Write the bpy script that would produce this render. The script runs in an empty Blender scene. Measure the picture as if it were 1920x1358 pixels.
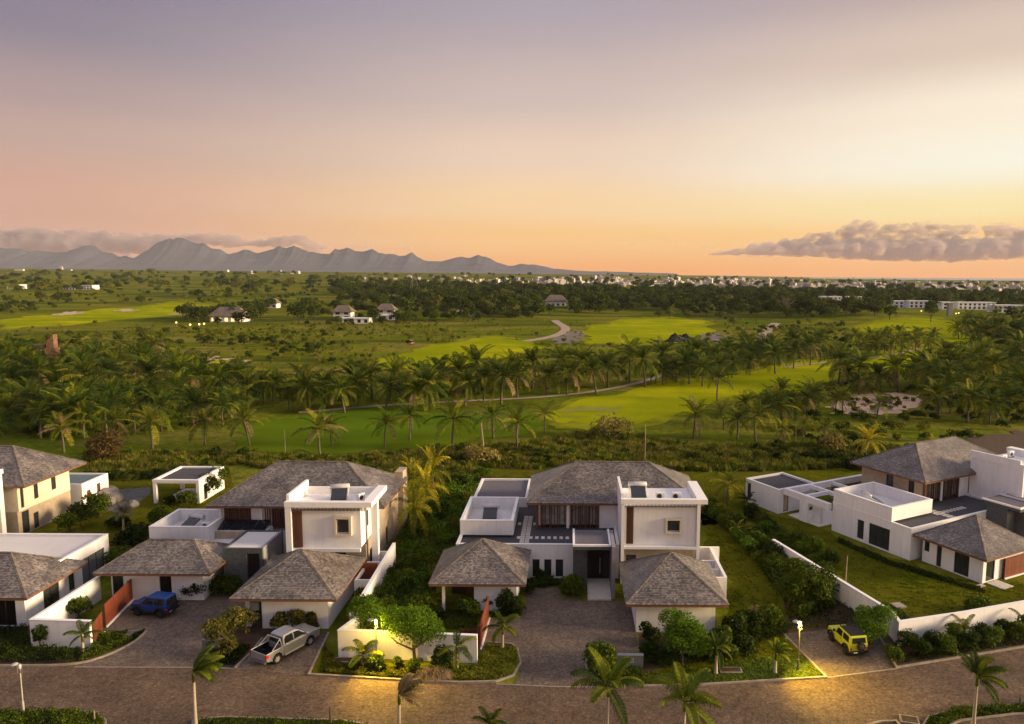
import bpy, bmesh, math, random
import numpy as np
from mathutils import Matrix, Vector

# ------------------------------------------------------------------ scene, camera, world, sun
scene = bpy.context.scene
COL = scene.collection
rng = random.Random(7)
R = math.radians

CAM_H = 30.0
F_PX, PX, PY = 1380.0, 1070.0, 679.0            # focal length and principal point on the 1920 px wide photograph
PITCH = math.atan(165 / F_PX)
ROLL = math.atan(0.006)

cam_data = bpy.data.cameras.new('camera')
cam = bpy.data.objects.new('camera', cam_data)
COL.objects.link(cam)
cam.matrix_world = (Matrix.Translation((0, 0, CAM_H)) @ Matrix.Rotation(math.pi / 2 - PITCH, 4, 'X')
                    @ Matrix.Rotation(ROLL, 4, 'Z'))
cam_data.sensor_width = 36
cam_data.lens = 36 * F_PX / 1920
cam_data.shift_x = (960 - PX) / 1920
cam_data.clip_start = 0.5
cam_data.clip_end = 60000
scene.camera = cam

scene.view_settings.view_transform = 'Standard'
scene.view_settings.look = 'None'
scene.view_settings.exposure = 1.02
scene.view_settings.gamma = 1.0
scene.view_settings.use_curve_mapping = False
scene.render.engine = 'CYCLES'
scene.cycles.max_bounces = 6
scene.cycles.diffuse_bounces = 3
scene.cycles.transparent_max_bounces = 8
scene.cycles.volume_bounces = 1
scene.cycles.use_denoising = True


def lin(r, g, b):
    f = lambda c: (c / 255) / 12.92 if c <= 10.3 else (((c / 255) + 0.055) / 1.055) ** 2.4
    return (f(r), f(g), f(b), 1.0)


world = bpy.data.worlds.new('World')
scene.world = world
world.use_nodes = True
wt = world.node_tree
wt.nodes.clear()


def wn(kind, **kw):
    n = wt.nodes.new(kind)
    for k, v in kw.items():
        setattr(n, k, v)
    return n


def wmath(op, a, b=None):
    n = wn('ShaderNodeMath', operation=op)
    for i, v in enumerate((a, b)):
        if v is None:
            continue
        if isinstance(v, (int, float)):
            n.inputs[i].default_value = v
        else:
            wt.links.new(v, n.inputs[i])
    return n.outputs[0]


def sky_ramp(stops, fac):
    n = wn('ShaderNodeValToRGB')
    cr = n.color_ramp
    cr.interpolation = 'EASE'
    for i, (el, c) in enumerate(stops):
        p = max(0.0, math.sin(R(el)))
        e = cr.elements[i] if i < 2 else cr.elements.new(p)
        e.position = p
        e.color = lin(*c)
    wt.links.new(fac, n.inputs[0])
    return n.outputs[0]


tc = wn('ShaderNodeTexCoord')
sep = wn('ShaderNodeSeparateXYZ')
wt.links.new(tc.outputs['Generated'], sep.inputs[0])
sx, sy, sz = sep.outputs
horiz = wmath('SQRT', wmath('ADD', wmath('ADD', wmath('MULTIPLY', sx, sx), wmath('MULTIPLY', sy, sy)), 1e-6))
west = wmath('DIVIDE', sx, horiz)                 # 1 towards the set sun, -1 away from it
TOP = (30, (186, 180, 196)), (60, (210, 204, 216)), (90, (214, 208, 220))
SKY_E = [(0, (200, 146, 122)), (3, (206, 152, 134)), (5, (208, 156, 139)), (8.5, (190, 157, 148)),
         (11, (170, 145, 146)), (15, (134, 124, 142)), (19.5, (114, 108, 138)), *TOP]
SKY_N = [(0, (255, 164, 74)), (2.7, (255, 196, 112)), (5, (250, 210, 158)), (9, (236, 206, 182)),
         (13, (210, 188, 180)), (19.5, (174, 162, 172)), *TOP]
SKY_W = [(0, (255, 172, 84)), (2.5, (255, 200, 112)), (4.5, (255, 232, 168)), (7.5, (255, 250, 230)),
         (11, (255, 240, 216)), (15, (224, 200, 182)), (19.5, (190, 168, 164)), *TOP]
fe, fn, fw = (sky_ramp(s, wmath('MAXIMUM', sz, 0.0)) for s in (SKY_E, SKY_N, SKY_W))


def wmix(a, b, lo, hi):
    mr = wn('ShaderNodeMapRange', interpolation_type='SMOOTHSTEP')
    mr.inputs['From Min'].default_value = lo
    mr.inputs['From Max'].default_value = hi
    wt.links.new(west, mr.inputs['Value'])
    m = wn('ShaderNodeMix', data_type='RGBA')
    wt.links.new(mr.outputs[0], m.inputs['Factor'])
    wt.links.new(a, m.inputs['A'])
    wt.links.new(b, m.inputs['B'])
    return m.outputs['Result']


dusk = wmix(wmix(fe, fn, -0.66, -0.02), fw, -0.05, 0.55)
# very faint uneven veils so that the gradient is not perfectly clean
vn = wn('ShaderNodeTexNoise')
vn.inputs['Scale'].default_value = 2.2
vn.inputs['Detail'].default_value = 5
vmap = wn('ShaderNodeMapping')
vmap.inputs['Scale'].default_value = (1, 1, 6)
wt.links.new(tc.outputs['Generated'], vmap.inputs[0])
wt.links.new(vmap.outputs[0], vn.inputs['Vector'])
vr = wn('ShaderNodeMapRange')
vr.inputs['From Min'].default_value = 0.3
vr.inputs['From Max'].default_value = 0.7
vr.inputs['To Min'].default_value = 0.965
vr.inputs['To Max'].default_value = 1.03
wt.links.new(vn.outputs[0], vr.inputs['Value'])
veil = wn('ShaderNodeMix', data_type='RGBA', blend_type='MULTIPLY')
veil.inputs['Factor'].default_value = 1
wt.links.new(dusk, veil.inputs['A'])
wt.links.new(vr.outputs[0], veil.inputs['B'])
SUN_AZ, SUN_EL = 95.0, 13.0                       # degrees clockwise from the view direction (+Y), and above the horizon
nishita = wn('ShaderNodeTexSky', sky_type='NISHITA', sun_disc=False)
nishita.sun_elevation = R(3)
nishita.sun_rotation = R(SUN_AZ)
bg1 = wn('ShaderNodeBackground')
bg2 = wn('ShaderNodeBackground')
wt.links.new(veil.outputs['Result'], bg1.inputs['Color'])
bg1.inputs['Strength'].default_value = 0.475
wt.links.new(nishita.outputs[0], bg2.inputs['Color'])
bg2.inputs['Strength'].default_value = 0.008
add = wn('ShaderNodeAddShader')
wt.links.new(bg1.outputs[0], add.inputs[0])
wt.links.new(bg2.outputs[0], add.inputs[1])
wout = wn('ShaderNodeOutputWorld')
wt.links.new(add.outputs[0], wout.inputs['Surface'])

sun_data = bpy.data.lights.new('afterglow_sun', 'SUN')
sun_data.energy = 4.4
sun_data.angle = R(18)
sun_data.color = (1.0, 0.75, 0.43)
sun = bpy.data.objects.new('afterglow_sun', sun_data)
COL.objects.link(sun)
sdir = Vector((math.sin(R(SUN_AZ)) * math.cos(R(SUN_EL)), math.cos(R(SUN_AZ)) * math.cos(R(SUN_EL)), math.sin(R(SUN_EL))))
sun.rotation_euler = sdir.to_track_quat('Z', 'Y').to_euler()
sun.location = (200, -40, 120)


# ------------------------------------------------------------------ helpers: places
def smooth(a, b, t):
    t = min(1.0, max(0.0, (t - a) / (b - a)))
    return t * t * (3 - 2 * t)


def terrain(X, Y):
    if Y < 96:
        return 0.0
    k = X / Y
    b = smooth(96, 190, Y)
    z = b * (0.35 * math.sin(X * 0.043 + 1.3) * math.sin(Y * 0.05 + 0.4) - 0.15)
    c = smooth(180, 420, Y)
    z += c * (0.9 * math.sin(X * 0.017 + Y * 0.006) * math.sin(Y * 0.013 + 0.7) + 0.5 * math.sin(X * 0.041 - Y * 0.03 + 2))
    if Y > 520:
        KX, KZ = (-9, -0.78, -0.1, 0.12, 0.35, 0.62, 9), (42, 42, 31, 24, 8, 2, 2)
        i = 0
        while k > KX[i + 1]: i += 1
        z += (KZ[i] + (KZ[i + 1] - KZ[i]) * (k - KX[i]) / (KX[i + 1] - KX[i])) * smooth(520, 3300, Y) * 0.92
    if k > 0.1:
        z -= smooth(5200, 6200, Y) * 14 * smooth(0.2, 0.36, k)
    return z


def ray(px, py):
    u, v = px - PX, py - PY
    u, v = u * math.cos(ROLL) + v * math.sin(ROLL), -u * math.sin(ROLL) + v * math.cos(ROLL)
    return u, F_PX * math.cos(PITCH) - v * math.sin(PITCH), -(v * math.cos(PITCH) + F_PX * math.sin(PITCH))


def at(px, py, z=None):
    """the place on the ground (or at height z) that the photograph shows at a pixel"""
    a = ray(px, py)
    if z is not None:
        t = (z - CAM_H) / min(a[2], -1.0)
        return a[0] * t, a[1] * t, z
    sl, kx = a[2] / a[1], a[0] / a[1]
    if sl < 0 and -27.5 / sl < 480:
        zz = 0.0
        for _ in range(12):
            Y = (zz - CAM_H) / sl
            zz = 0.5 * zz + 0.5 * terrain(kx * Y, Y)
        return kx * Y, Y, terrain(kx * Y, Y)
    lo = hi = 380.0
    while hi < 6500 and CAM_H + sl * hi > terrain(kx * hi, hi):
        lo, hi = hi, hi * 1.06
    for _ in range(7):
        mid = (lo + hi) / 2
        if CAM_H + sl * mid > terrain(kx * mid, mid): lo = mid
        else: hi = mid
    return kx * hi, hi, terrain(kx * hi, hi)


def inside(poly, x, y):
    c = False
    j = len(poly) - 1
    for i in range(len(poly)):
        (xi, yi), (xj, yj) = poly[i][:2], poly[j][:2]
        if (yi > y) != (yj > y) and x < (xj - xi) * (y - yi) / (yj - yi + 1e-12) + xi:
            c = not c
        j = i
    return c


def sample(poly, n, r=rng, gap=0.0):
    xs, ys = [p[0] for p in poly], [p[1] for p in poly]
    out, tries = [], 0
    while len(out) < n and tries < n * 60:
        tries += 1
        x, y = r.uniform(min(xs), max(xs)), r.uniform(min(ys), max(ys))
        if inside(poly, x, y) and (gap == 0 or all((x - a) ** 2 + ((y - b) * 2.2) ** 2 > gap * gap for a, b in out)):
            out.append((x, y))
    return out


# ------------------------------------------------------------------ helpers: objects
def tag(o, label=None, cat=None, group=None, kind=None):
    if label: o['label'] = label
    if cat: o['category'] = cat
    if group: o['group'] = group
    if kind: o['kind'] = kind
    return o


def thing(name, label, cat, loc=(0, 0, 0), rz=0.0, group=None):
    o = bpy.data.objects.new(name, None)
    o.empty_display_size = 0.3
    COL.objects.link(o)
    o.location = loc
    o.rotation_euler = (0, 0, rz)
    return tag(o, label, cat, group)


def obj(name, mesh, parent=None, loc=None, rot=None, scale=None):
    o = bpy.data.objects.new(name, mesh)
    COL.objects.link(o)
    if parent: o.parent = parent
    if loc is not None: o.location = loc
    if rot is not None: o.rotation_euler = rot
    if scale is not None: o.scale = scale if hasattr(scale, '__len__') else (scale,) * 3
    return o


def dup(root, loc, rz=None, label=None, group=None, scale=None, cat=None):
    def cp(o, par):
        c = o.copy()
        COL.objects.link(c)
        c.parent = par
        for ch in kids.get(o, ()):
            cp(ch, c)
        return c
    kids = {}
    stack = [root]
    while stack:
        o = stack.pop()
        kids[o] = CH.get(o.name, [])
        stack += kids[o]
    c = cp(root, None)
    c.location = loc
    if rz is not None: c.rotation_euler = (0, 0, rz)
    if scale is not None: c.scale = (scale,) * 3
    return tag(c, label, cat, group)


CH = {}


def index_children():
    CH.clear()
    for o in COL.objects:
        if o.parent:
            CH.setdefault(o.parent.name, []).append(o)


class MB:
    """collects shapes and links them as one mesh"""
    def __init__(self, ox=0, oy=0, oz=0):
        self.v, self.f, self.m, self.o = [], [], [], (ox, oy, oz)
        self.smooth = False

    def add(self, vs, fs, mi=0):
        b = len(self.v)
        self.v += [tuple(p) for p in vs]
        self.f += [tuple(i + b for i in f) for f in fs]
        self.m += [mi] * len(fs)
        return self

    def box(self, x0, x1, y0, y1, z0, z1, mi=0):
        if x0 > x1: x0, x1 = x1, x0
        if y0 > y1: y0, y1 = y1, y0
        if z0 > z1: z0, z1 = z1, z0
        return self.add([(x0, y0, z0), (x1, y0, z0), (x1, y1, z0), (x0, y1, z0), (x0, y0, z1), (x1, y0, z1), (x1, y1, z1), (x0, y1, z1)],
                        [(0, 3, 2, 1), (4, 5, 6, 7), (0, 1, 5, 4), (1, 2, 6, 5), (2, 3, 7, 6), (3, 0, 4, 7)], mi)

    def prism(self, poly, z0, z1, mi=0):
        n = len(poly)
        a = sum(poly[i][0] * poly[(i + 1) % n][1] - poly[(i + 1) % n][0] * poly[i][1] for i in range(n))
        if a < 0: poly = poly[::-1]
        return self.add([(x, y, z0) for x, y in poly] + [(x, y, z1) for x, y in poly],
                        [tuple(range(n))[::-1], tuple(range(n, 2 * n))] + [(i, (i + 1) % n, (i + 1) % n + n, i + n) for i in range(n)], mi)

    def wallrun(self, pts, t, z0, z1, mi=0):
        """a wall of thickness t along a path of (x, y) points"""
        L, Rr = offset_path(pts, t / 2)
        return self.strip_solid(L, Rr, z0, z1, mi)

    def strip_solid(self, L, Rr, z0, z1, mi=0):
        n = len(L)
        zt = z1 if hasattr(z1, '__len__') else [z1] * n
        vs = [(x, y, z0) for x, y in L] + [(x, y, z0) for x, y in Rr] + [(L[i][0], L[i][1], zt[i]) for i in range(n)] + [(Rr[i][0], Rr[i][1], zt[i]) for i in range(n)]
        fs = []
        for i in range(n - 1):
            fs += [(i, i + 1, n + i + 1, n + i), (2 * n + i, 3 * n + i, 3 * n + i + 1, 2 * n + i + 1),
                   (i, 2 * n + i, 2 * n + i + 1, i + 1), (n + i, n + i + 1, 3 * n + i + 1, 3 * n + i)]
        fs += [(0, n, 3 * n, 2 * n), (n - 1, 3 * n - 1, 4 * n - 1, 2 * n - 1)]
        return self.add(vs, fs, mi)

    def tube(self, path, rad, n=6, mi=0, cap=True):
        rad = rad if hasattr(rad, '__len__') else [rad] * len(path)
        vs, fs = [], []
        P = [Vector(p) for p in path]
        for i, p in enumerate(P):
            d = (P[min(i + 1, len(P) - 1)] - P[max(i - 1, 0)]).normalized()
            s = d.cross(Vector((0, 0, 1)))
            s = Vector((1, 0, 0)) if s.length < 1e-4 else s.normalized()
            u = s.cross(d).normalized()
            for k in range(n):
                a = 2 * math.pi * k / n
                vs.append(p + (s * math.cos(a) + u * math.sin(a)) * rad[i])
        for i in range(len(P) - 1):
            for k in range(n):
                a, b = i * n + k, i * n + (k + 1) % n
                fs.append((a, b, b + n, a + n))
        if cap:
            fs += [tuple(range(n))[::-1], tuple(range((len(P) - 1) * n, len(P) * n))]
        return self.add(vs, fs, mi)

    def lathe(self, prof, n=16, cx=0, cy=0, mi=0):
        vs, fs = [], []
        for r, z in prof:
            for k in range(n):
                a = 2 * math.pi * k / n
                vs.append((cx + r * math.cos(a), cy + r * math.sin(a), z))
        for i in range(len(prof) - 1):
            for k in range(n):
                a, b = i * n + k, i * n + (k + 1) % n
                fs.append((a, b, b + n, a + n))
        fs += [tuple(range(n))[::-1], tuple(range((len(prof) - 1) * n, len(prof) * n))]
        return self.add(vs, fs, mi)

    def mesh(self, name, mats):
        me = bpy.data.meshes.new(name)
        o = self.o
        me.from_pydata([(x - o[0], y - o[1], z - o[2]) for x, y, z in self.v], [], self.f)
        mats = mats if isinstance(mats, (list, tuple)) else [mats]
        for m in mats:
            me.materials.append(m)
        if len(mats) > 1:
            me.polygons.foreach_set('material_index', self.m)
        if self.smooth:
            me.polygons.foreach_set('use_smooth', [True] * len(me.polygons))
        me.update()
        return me

    def build(self, name, mats, parent=None, label=None, kind=None, bevel=0.0):
        o = obj(name, self.mesh(name, mats), parent)
        if bevel:
            md = o.modifiers.new('edge', 'BEVEL')
            md.width = bevel
            md.segments = 2
            md.limit_method = 'ANGLE'
        return tag(o, label, None, None, kind)


def offset_path(pts, d):
    L, Rr = [], []
    n = len(pts)
    for i in range(n):
        p = Vector(pts[i][:2])
        a = (p - Vector(pts[i - 1][:2])).normalized() if i else None
        b = (Vector(pts[i + 1][:2]) - p).normalized() if i < n - 1 else None
        t = (a + b).normalized() if a and b else (a or b)
        nn = Vector((-t.y, t.x))
        k = 1.0 / max(0.35, nn.dot(Vector((-b.y, b.x)))) if a and b else 1.0
        L.append(tuple(p + nn * d * k))
        Rr.append(tuple(p - nn * d * k))
    return L, Rr


# ------------------------------------------------------------------ materials
MATS = {}


def mat(name, col, rough=0.8, var=0.25, scale=4.0, detail=6.0, col2=None, island=0.0, orand=0.0, bump=0.0, bscale=None,
        trans=0.0, metal=0.0, spec=0.3, stretch=None, big=None, coat=0.0, streak=0.0):
    if name in MATS:
        return MATS[name]
    m = bpy.data.materials.new(name)
    m.use_nodes = True
    t = m.node_tree
    bs = t.nodes['Principled BSDF']
    N, Lk = t.nodes, t.links
    c = N.new('ShaderNodeTexCoord')
    vec = c.outputs['Object']
    if stretch:
        mp = N.new('ShaderNodeMapping')
        mp.inputs['Scale'].default_value = stretch
        Lk.new(vec, mp.inputs[0])
        vec = mp.outputs[0]

    def noise(s, d):
        n = N.new('ShaderNodeTexNoise')
        n.inputs['Scale'].default_value = s
        n.inputs['Detail'].default_value = d
        n.inputs['Roughness'].default_value = 0.6
        Lk.new(vec, n.inputs['Vector'])
        return n.outputs[0]

    def stretch01(s):
        r = N.new('ShaderNodeMapRange')
        r.inputs['From Min'].default_value = 0.32
        r.inputs['From Max'].default_value = 0.68
        Lk.new(s, r.inputs['Value'])
        return r.outputs[0]

    def mixc(f, a, b, bt='MIX'):
        x = N.new('ShaderNodeMix')
        x.data_type = 'RGBA'
        x.blend_type = bt
        for key, v in (('Factor', f), ('A', a), ('B', b)):
            if isinstance(v, (int, float, tuple)):
                x.inputs[key].default_value = v if not isinstance(v, tuple) else (*v[:3], 1)
            else:
                Lk.new(v, x.inputs[key])
        return x.outputs['Result']
    lo = tuple(x * (1 - var) for x in col[:3])
    hi = tuple(x * (1 + var) for x in (col2 or col)[:3])
    n1 = noise(scale, detail)
    out = mixc(stretch01(n1), lo, hi)
    if big:
        out = mixc(stretch01(noise(big[0], 4)), out, big[1])
    if streak:
        mp2 = N.new('ShaderNodeMapping')
        mp2.inputs['Scale'].default_value = (1.7, 1.7, 0.13)
        Lk.new(c.outputs['Object'], mp2.inputs[0])
        n2 = N.new('ShaderNodeTexNoise')
        n2.inputs['Scale'].default_value = 2.0
        n2.inputs['Detail'].default_value = 7
        n2.inputs['Roughness'].default_value = 0.7
        Lk.new(mp2.outputs[0], n2.inputs['Vector'])
        r2 = N.new('ShaderNodeMapRange')
        r2.inputs['From Min'].default_value = 0.5
        r2.inputs['From Max'].default_value = 0.72
        r2.inputs['To Min'].default_value = 1.0
        r2.inputs['To Max'].default_value = 1.0 - streak
        Lk.new(n2.outputs[0], r2.inputs['Value'])
        out = mixc(1.0, out, r2.outputs[0], 'MULTIPLY')
    for amt, src in ((island, 'island'), (orand, 'obj')):
        if amt:
            s = N.new('ShaderNodeNewGeometry').outputs['Random Per Island'] if src == 'island' else N.new('ShaderNodeObjectInfo').outputs['Random']
            r = N.new('ShaderNodeMapRange')
            r.inputs['To Min'].default_value = 1 - amt
            r.inputs['To Max'].default_value = 1 + amt
            Lk.new(s, r.inputs['Value'])
            out = mixc(1.0, out, r.outputs[0], 'MULTIPLY')
    Lk.new(out, bs.inputs['Base Color'])
    bs.inputs['Roughness'].default_value = rough
    bs.inputs['Metallic'].default_value = metal
    bs.inputs['Specular IOR Level'].default_value = spec
    if coat:
        bs.inputs['Coat Weight'].default_value = coat
    if bump:
        b = N.new('ShaderNodeBump')
        b.inputs['Strength'].default_value = bump
        b.inputs['Distance'].default_value = 0.05
        Lk.new(noise(bscale or scale * 4, 5), b.inputs['Height'])
        Lk.new(b.outputs[0], bs.inputs['Normal'])
    if trans:
        tr = N.new('ShaderNodeBsdfTranslucent')
        Lk.new(out, tr.inputs['Color'])
        ms = N.new('ShaderNodeMixShader')
        ms.inputs[0].default_value = trans
        Lk.new(bs.outputs[0], ms.inputs[1])
        Lk.new(tr.outputs[0], ms.inputs[2])
        Lk.new(ms.outputs[0], N['Material Output'].inputs['Surface'])
    MATS[name] = m
    return m


def glow(name, col, strength):
    m = bpy.data.materials.new(name)
    m.use_nodes = True
    b = m.node_tree.nodes['Principled BSDF']
    b.inputs['Base Color'].default_value = (*col, 1)
    b.inputs['Emission Color'].default_value = (*col, 1)
    b.inputs['Emission Strength'].default_value = strength
    return m


def paving(name, col, col2, w, h):
    """small clay pavers: brick pattern with per-brick tint and slightly sunk joints"""
    m = bpy.data.materials.new(name)
    m.use_nodes = True
    N, Lk = m.node_tree.nodes, m.node_tree.links
    bs = N['Principled BSDF']
    c = N.new('ShaderNodeTexCoord')
    b = N.new('ShaderNodeTexBrick')
    b.inputs['Scale'].default_value = 1.0
    b.inputs['Brick Width'].default_value = w
    b.inputs['Row Height'].default_value = h
    b.inputs['Mortar Size'].default_value = 0.012
    b.inputs['Mortar Smooth'].default_value = 0.4
    b.inputs['Bias'].default_value = 0.0
    b.inputs['Color1'].default_value = (*col, 1)
    b.inputs['Color2'].default_value = (*col2, 1)
    b.inputs['Mortar'].default_value = (col[0] * 0.55, col[1] * 0.52, col[2] * 0.5, 1)
    Lk.new(c.outputs['Object'], b.inputs['Vector'])
    prev = b.outputs['Color']
    for s, lo, hi in ((0.22, 0.72, 1.26), (1.7, 0.76, 1.24), (5.0, 0.62, 1.42)):
        n = N.new('ShaderNodeTexNoise')
        n.inputs['Scale'].default_value = s
        n.inputs['Detail'].default_value = 4
        Lk.new(c.outputs['Object'], n.inputs['Vector'])
        r = N.new('ShaderNodeMapRange')
        r.inputs['From Min'].default_value = 0.3
        r.inputs['From Max'].default_value = 0.7
        r.inputs['To Min'].default_value = lo
        r.inputs['To Max'].default_value = hi
        Lk.new(n.outputs[0], r.inputs['Value'])
        x = N.new('ShaderNodeMix')
        x.data_type = 'RGBA'
        x.blend_type = 'MULTIPLY'
        x.inputs['Factor'].default_value = 1
        Lk.new(prev, x.inputs['A'])
        Lk.new(r.outputs[0], x.inputs['B'])
        prev = x.outputs['Result']
    Lk.new(prev, bs.inputs['Base Color'])
    bs.inputs['Roughness'].default_value = 0.85
    bs.inputs['Specular IOR Level'].default_value = 0.2
    bp = N.new('ShaderNodeBump')
    bp.inputs['Strength'].default_value = 0.5
    bp.inputs['Distance'].default_value = 0.02
    Lk.new(b.outputs['Fac'], bp.inputs['Height'])
    bp.invert = True
    Lk.new(bp.outputs[0], bs.inputs['Normal'])
    return m


white = mat('white_render', (0.76, 0.745, 0.775), 0.85, 0.09, 1.3, bump=0.06, bscale=30, big=(0.25, (0.72, 0.70, 0.72)), stretch=(1, 1, 0.35), spec=0.15, streak=0.12)
whitetop = mat('white_coping', (0.76, 0.74, 0.75), 0.8, 0.06, 2.0)
flatroof = mat('white_flat_roof', (0.66, 0.63, 0.635), 0.9, 0.08, 0.6, big=(0.3, (0.56, 0.53, 0.525)))
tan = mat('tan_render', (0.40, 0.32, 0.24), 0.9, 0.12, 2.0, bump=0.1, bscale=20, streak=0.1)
greyw = mat('dark_grey_stone', (0.075, 0.08, 0.085), 0.8, 0.3, 6.0, bump=0.15)
signw = mat('grey_stone', (0.15, 0.15, 0.155), 0.85, 0.25, 7.0, bump=0.1)
gravel = mat('dark_gravel', (0.065, 0.062, 0.072), 0.95, 0.5, 22.0, bump=0.4, bscale=40)
gravel2 = mat('grey_gravel', (0.12, 0.11, 0.13), 0.95, 0.4, 22.0, bump=0.4, bscale=40)
slab = mat('pale_slab', (0.55, 0.50, 0.46), 0.85, 0.12, 4.0, orand=0.08)
timber = mat('brown_timber', (0.095, 0.042, 0.024), 0.6, 0.35, 3.0, stretch=(6, 6, 0.6), orand=0.25)
redwood = mat('red_brown_timber', (0.15, 0.035, 0.016), 0.65, 0.3, 3.0, stretch=(5, 5, 0.5), orand=0.15)
fasc = mat('red_brown_fascia', (0.16, 0.075, 0.045), 0.7, 0.2, 4.0)
shingle = mat('timber_shingle', (0.108, 0.085, 0.072), 0.33, 0.34, 0.5, island=0.55, col2=(0.145, 0.122, 0.108), bump=0.15, bscale=25, spec=0.75)
capm = mat('shingle_cap', (0.135, 0.113, 0.098), 0.9, 0.2, 2.0, island=0.3)
dframe = mat('dark_metal', (0.025, 0.024, 0.024), 0.5, 0.2, 5.0)
glass = mat('dark_glass', (0.03, 0.034, 0.036), 0.06, 0.2, 0.7, spec=0.7)
paleglass = mat('curtained_glass', (0.30, 0.315, 0.305), 0.12, 0.45, 1.2, spec=0.6)
steel = mat('steel', (0.5, 0.5, 0.5), 0.35, 0.1, 3.0, metal=0.8)
tankm = mat('tank_metal', (0.5, 0.48, 0.49), 0.45, 0.12, 2.0, metal=0.3)
acm = mat('appliance_white', (0.68, 0.68, 0.67), 0.5, 0.06, 3.0)
solar = mat('solar_glass', (0.014, 0.016, 0.022), 0.15, 0.2, 2.0, spec=0.6)
wet = mat('pool_water', (0.03, 0.10, 0.11), 0.05, 0.2, 0.8, spec=0.7, bump=0.1, bscale=3)
earth = mat('brown_earth', (0.060, 0.036, 0.020), 0.95, 0.4, 1.4, bump=0.5, bscale=8)
kerbm = mat('kerb_concrete', (0.24, 0.20, 0.17), 0.9, 0.25, 2.0)
lawnm = mat('lawn_grass', (0.038, 0.056, 0.003), 0.95, 0.35, 0.55, col2=(0.085, 0.092, 0.005), detail=10, bump=0.6, bscale=18, big=(0.12, (0.09, 0.08, 0.008)), spec=0.0)
roadm = paving('road_pavers', (0.098, 0.066, 0.045), (0.142, 0.098, 0.068), 0.21, 0.105)
drivem = paving('drive_pavers', (0.128, 0.095, 0.073), (0.172, 0.132, 0.104), 0.2, 0.1)
sandm = mat('bunker_sand', (0.42, 0.30, 0.21), 0.95, 0.18, 0.5)
pathm = mat('path_gravel', (0.30, 0.23, 0.18), 0.95, 0.15, 0.5)
fairm = mat('fairway_grass', (0.25, 0.285, 0.004), 0.95, 0.36, 0.045, col2=(0.31, 0.30, 0.006), detail=11, big=(0.02, (0.17, 0.21, 0.004)), spec=0.0)
trunkm = mat('palm_bark', (0.11, 0.088, 0.062), 0.95, 0.3, 3.0, stretch=(1, 1, 8))
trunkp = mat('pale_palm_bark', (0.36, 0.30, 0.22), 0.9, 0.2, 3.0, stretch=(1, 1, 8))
barkm = mat('bark', (0.09, 0.065, 0.045), 0.95, 0.3, 4.0)
postm = mat('weathered_wood', (0.30, 0.23, 0.17), 0.9, 0.2, 3.0)


def leaf(name, c, c2=None, orand=0.25, island=0.35, trans=0.3, scale=0.5):
    return mat(name, c, 0.6, 0.25, scale, col2=c2, island=island, orand=orand, trans=trans, spec=0.06)


palmg = leaf('palm_frond_green', (0.082, 0.112, 0.008), (0.125, 0.14, 0.010))
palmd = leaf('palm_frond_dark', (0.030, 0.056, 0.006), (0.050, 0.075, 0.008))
palmy = leaf('palm_frond_yellow_lit', (0.20, 0.195, 0.018), (0.26, 0.23, 0.022))  # some own yellow, and some low light put into the frond colour
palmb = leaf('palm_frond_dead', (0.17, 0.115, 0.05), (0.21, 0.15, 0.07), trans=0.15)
goldm = leaf('gold_lit_frond', (0.30, 0.26, 0.012), (0.40, 0.33, 0.016))  # evening light is put into this gold; the fronds themselves are green
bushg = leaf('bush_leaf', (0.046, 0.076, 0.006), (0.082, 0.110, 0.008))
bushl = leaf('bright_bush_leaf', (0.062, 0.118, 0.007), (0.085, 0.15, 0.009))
bushd = leaf('dark_bush_leaf', (0.018, 0.033, 0.005), (0.034, 0.052, 0.006))  # dark leaf, taken lower to stand in for deep shade among shrubs
scrubm = leaf('scrub_leaf', (0.095, 0.112, 0.009), (0.15, 0.15, 0.014), orand=0.4)
straw = leaf('dry_grass_leaf', (0.15, 0.13, 0.028), (0.21, 0.17, 0.045), orand=0.3)
treem = leaf('tree_leaf', (0.034, 0.054, 0.007), (0.066, 0.085, 0.010), orand=0.35, scale=0.15)
treel = leaf('light_tree_leaf', (0.095, 0.105, 0.022), (0.13, 0.135, 0.03), orand=0.3, scale=0.15)


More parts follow.
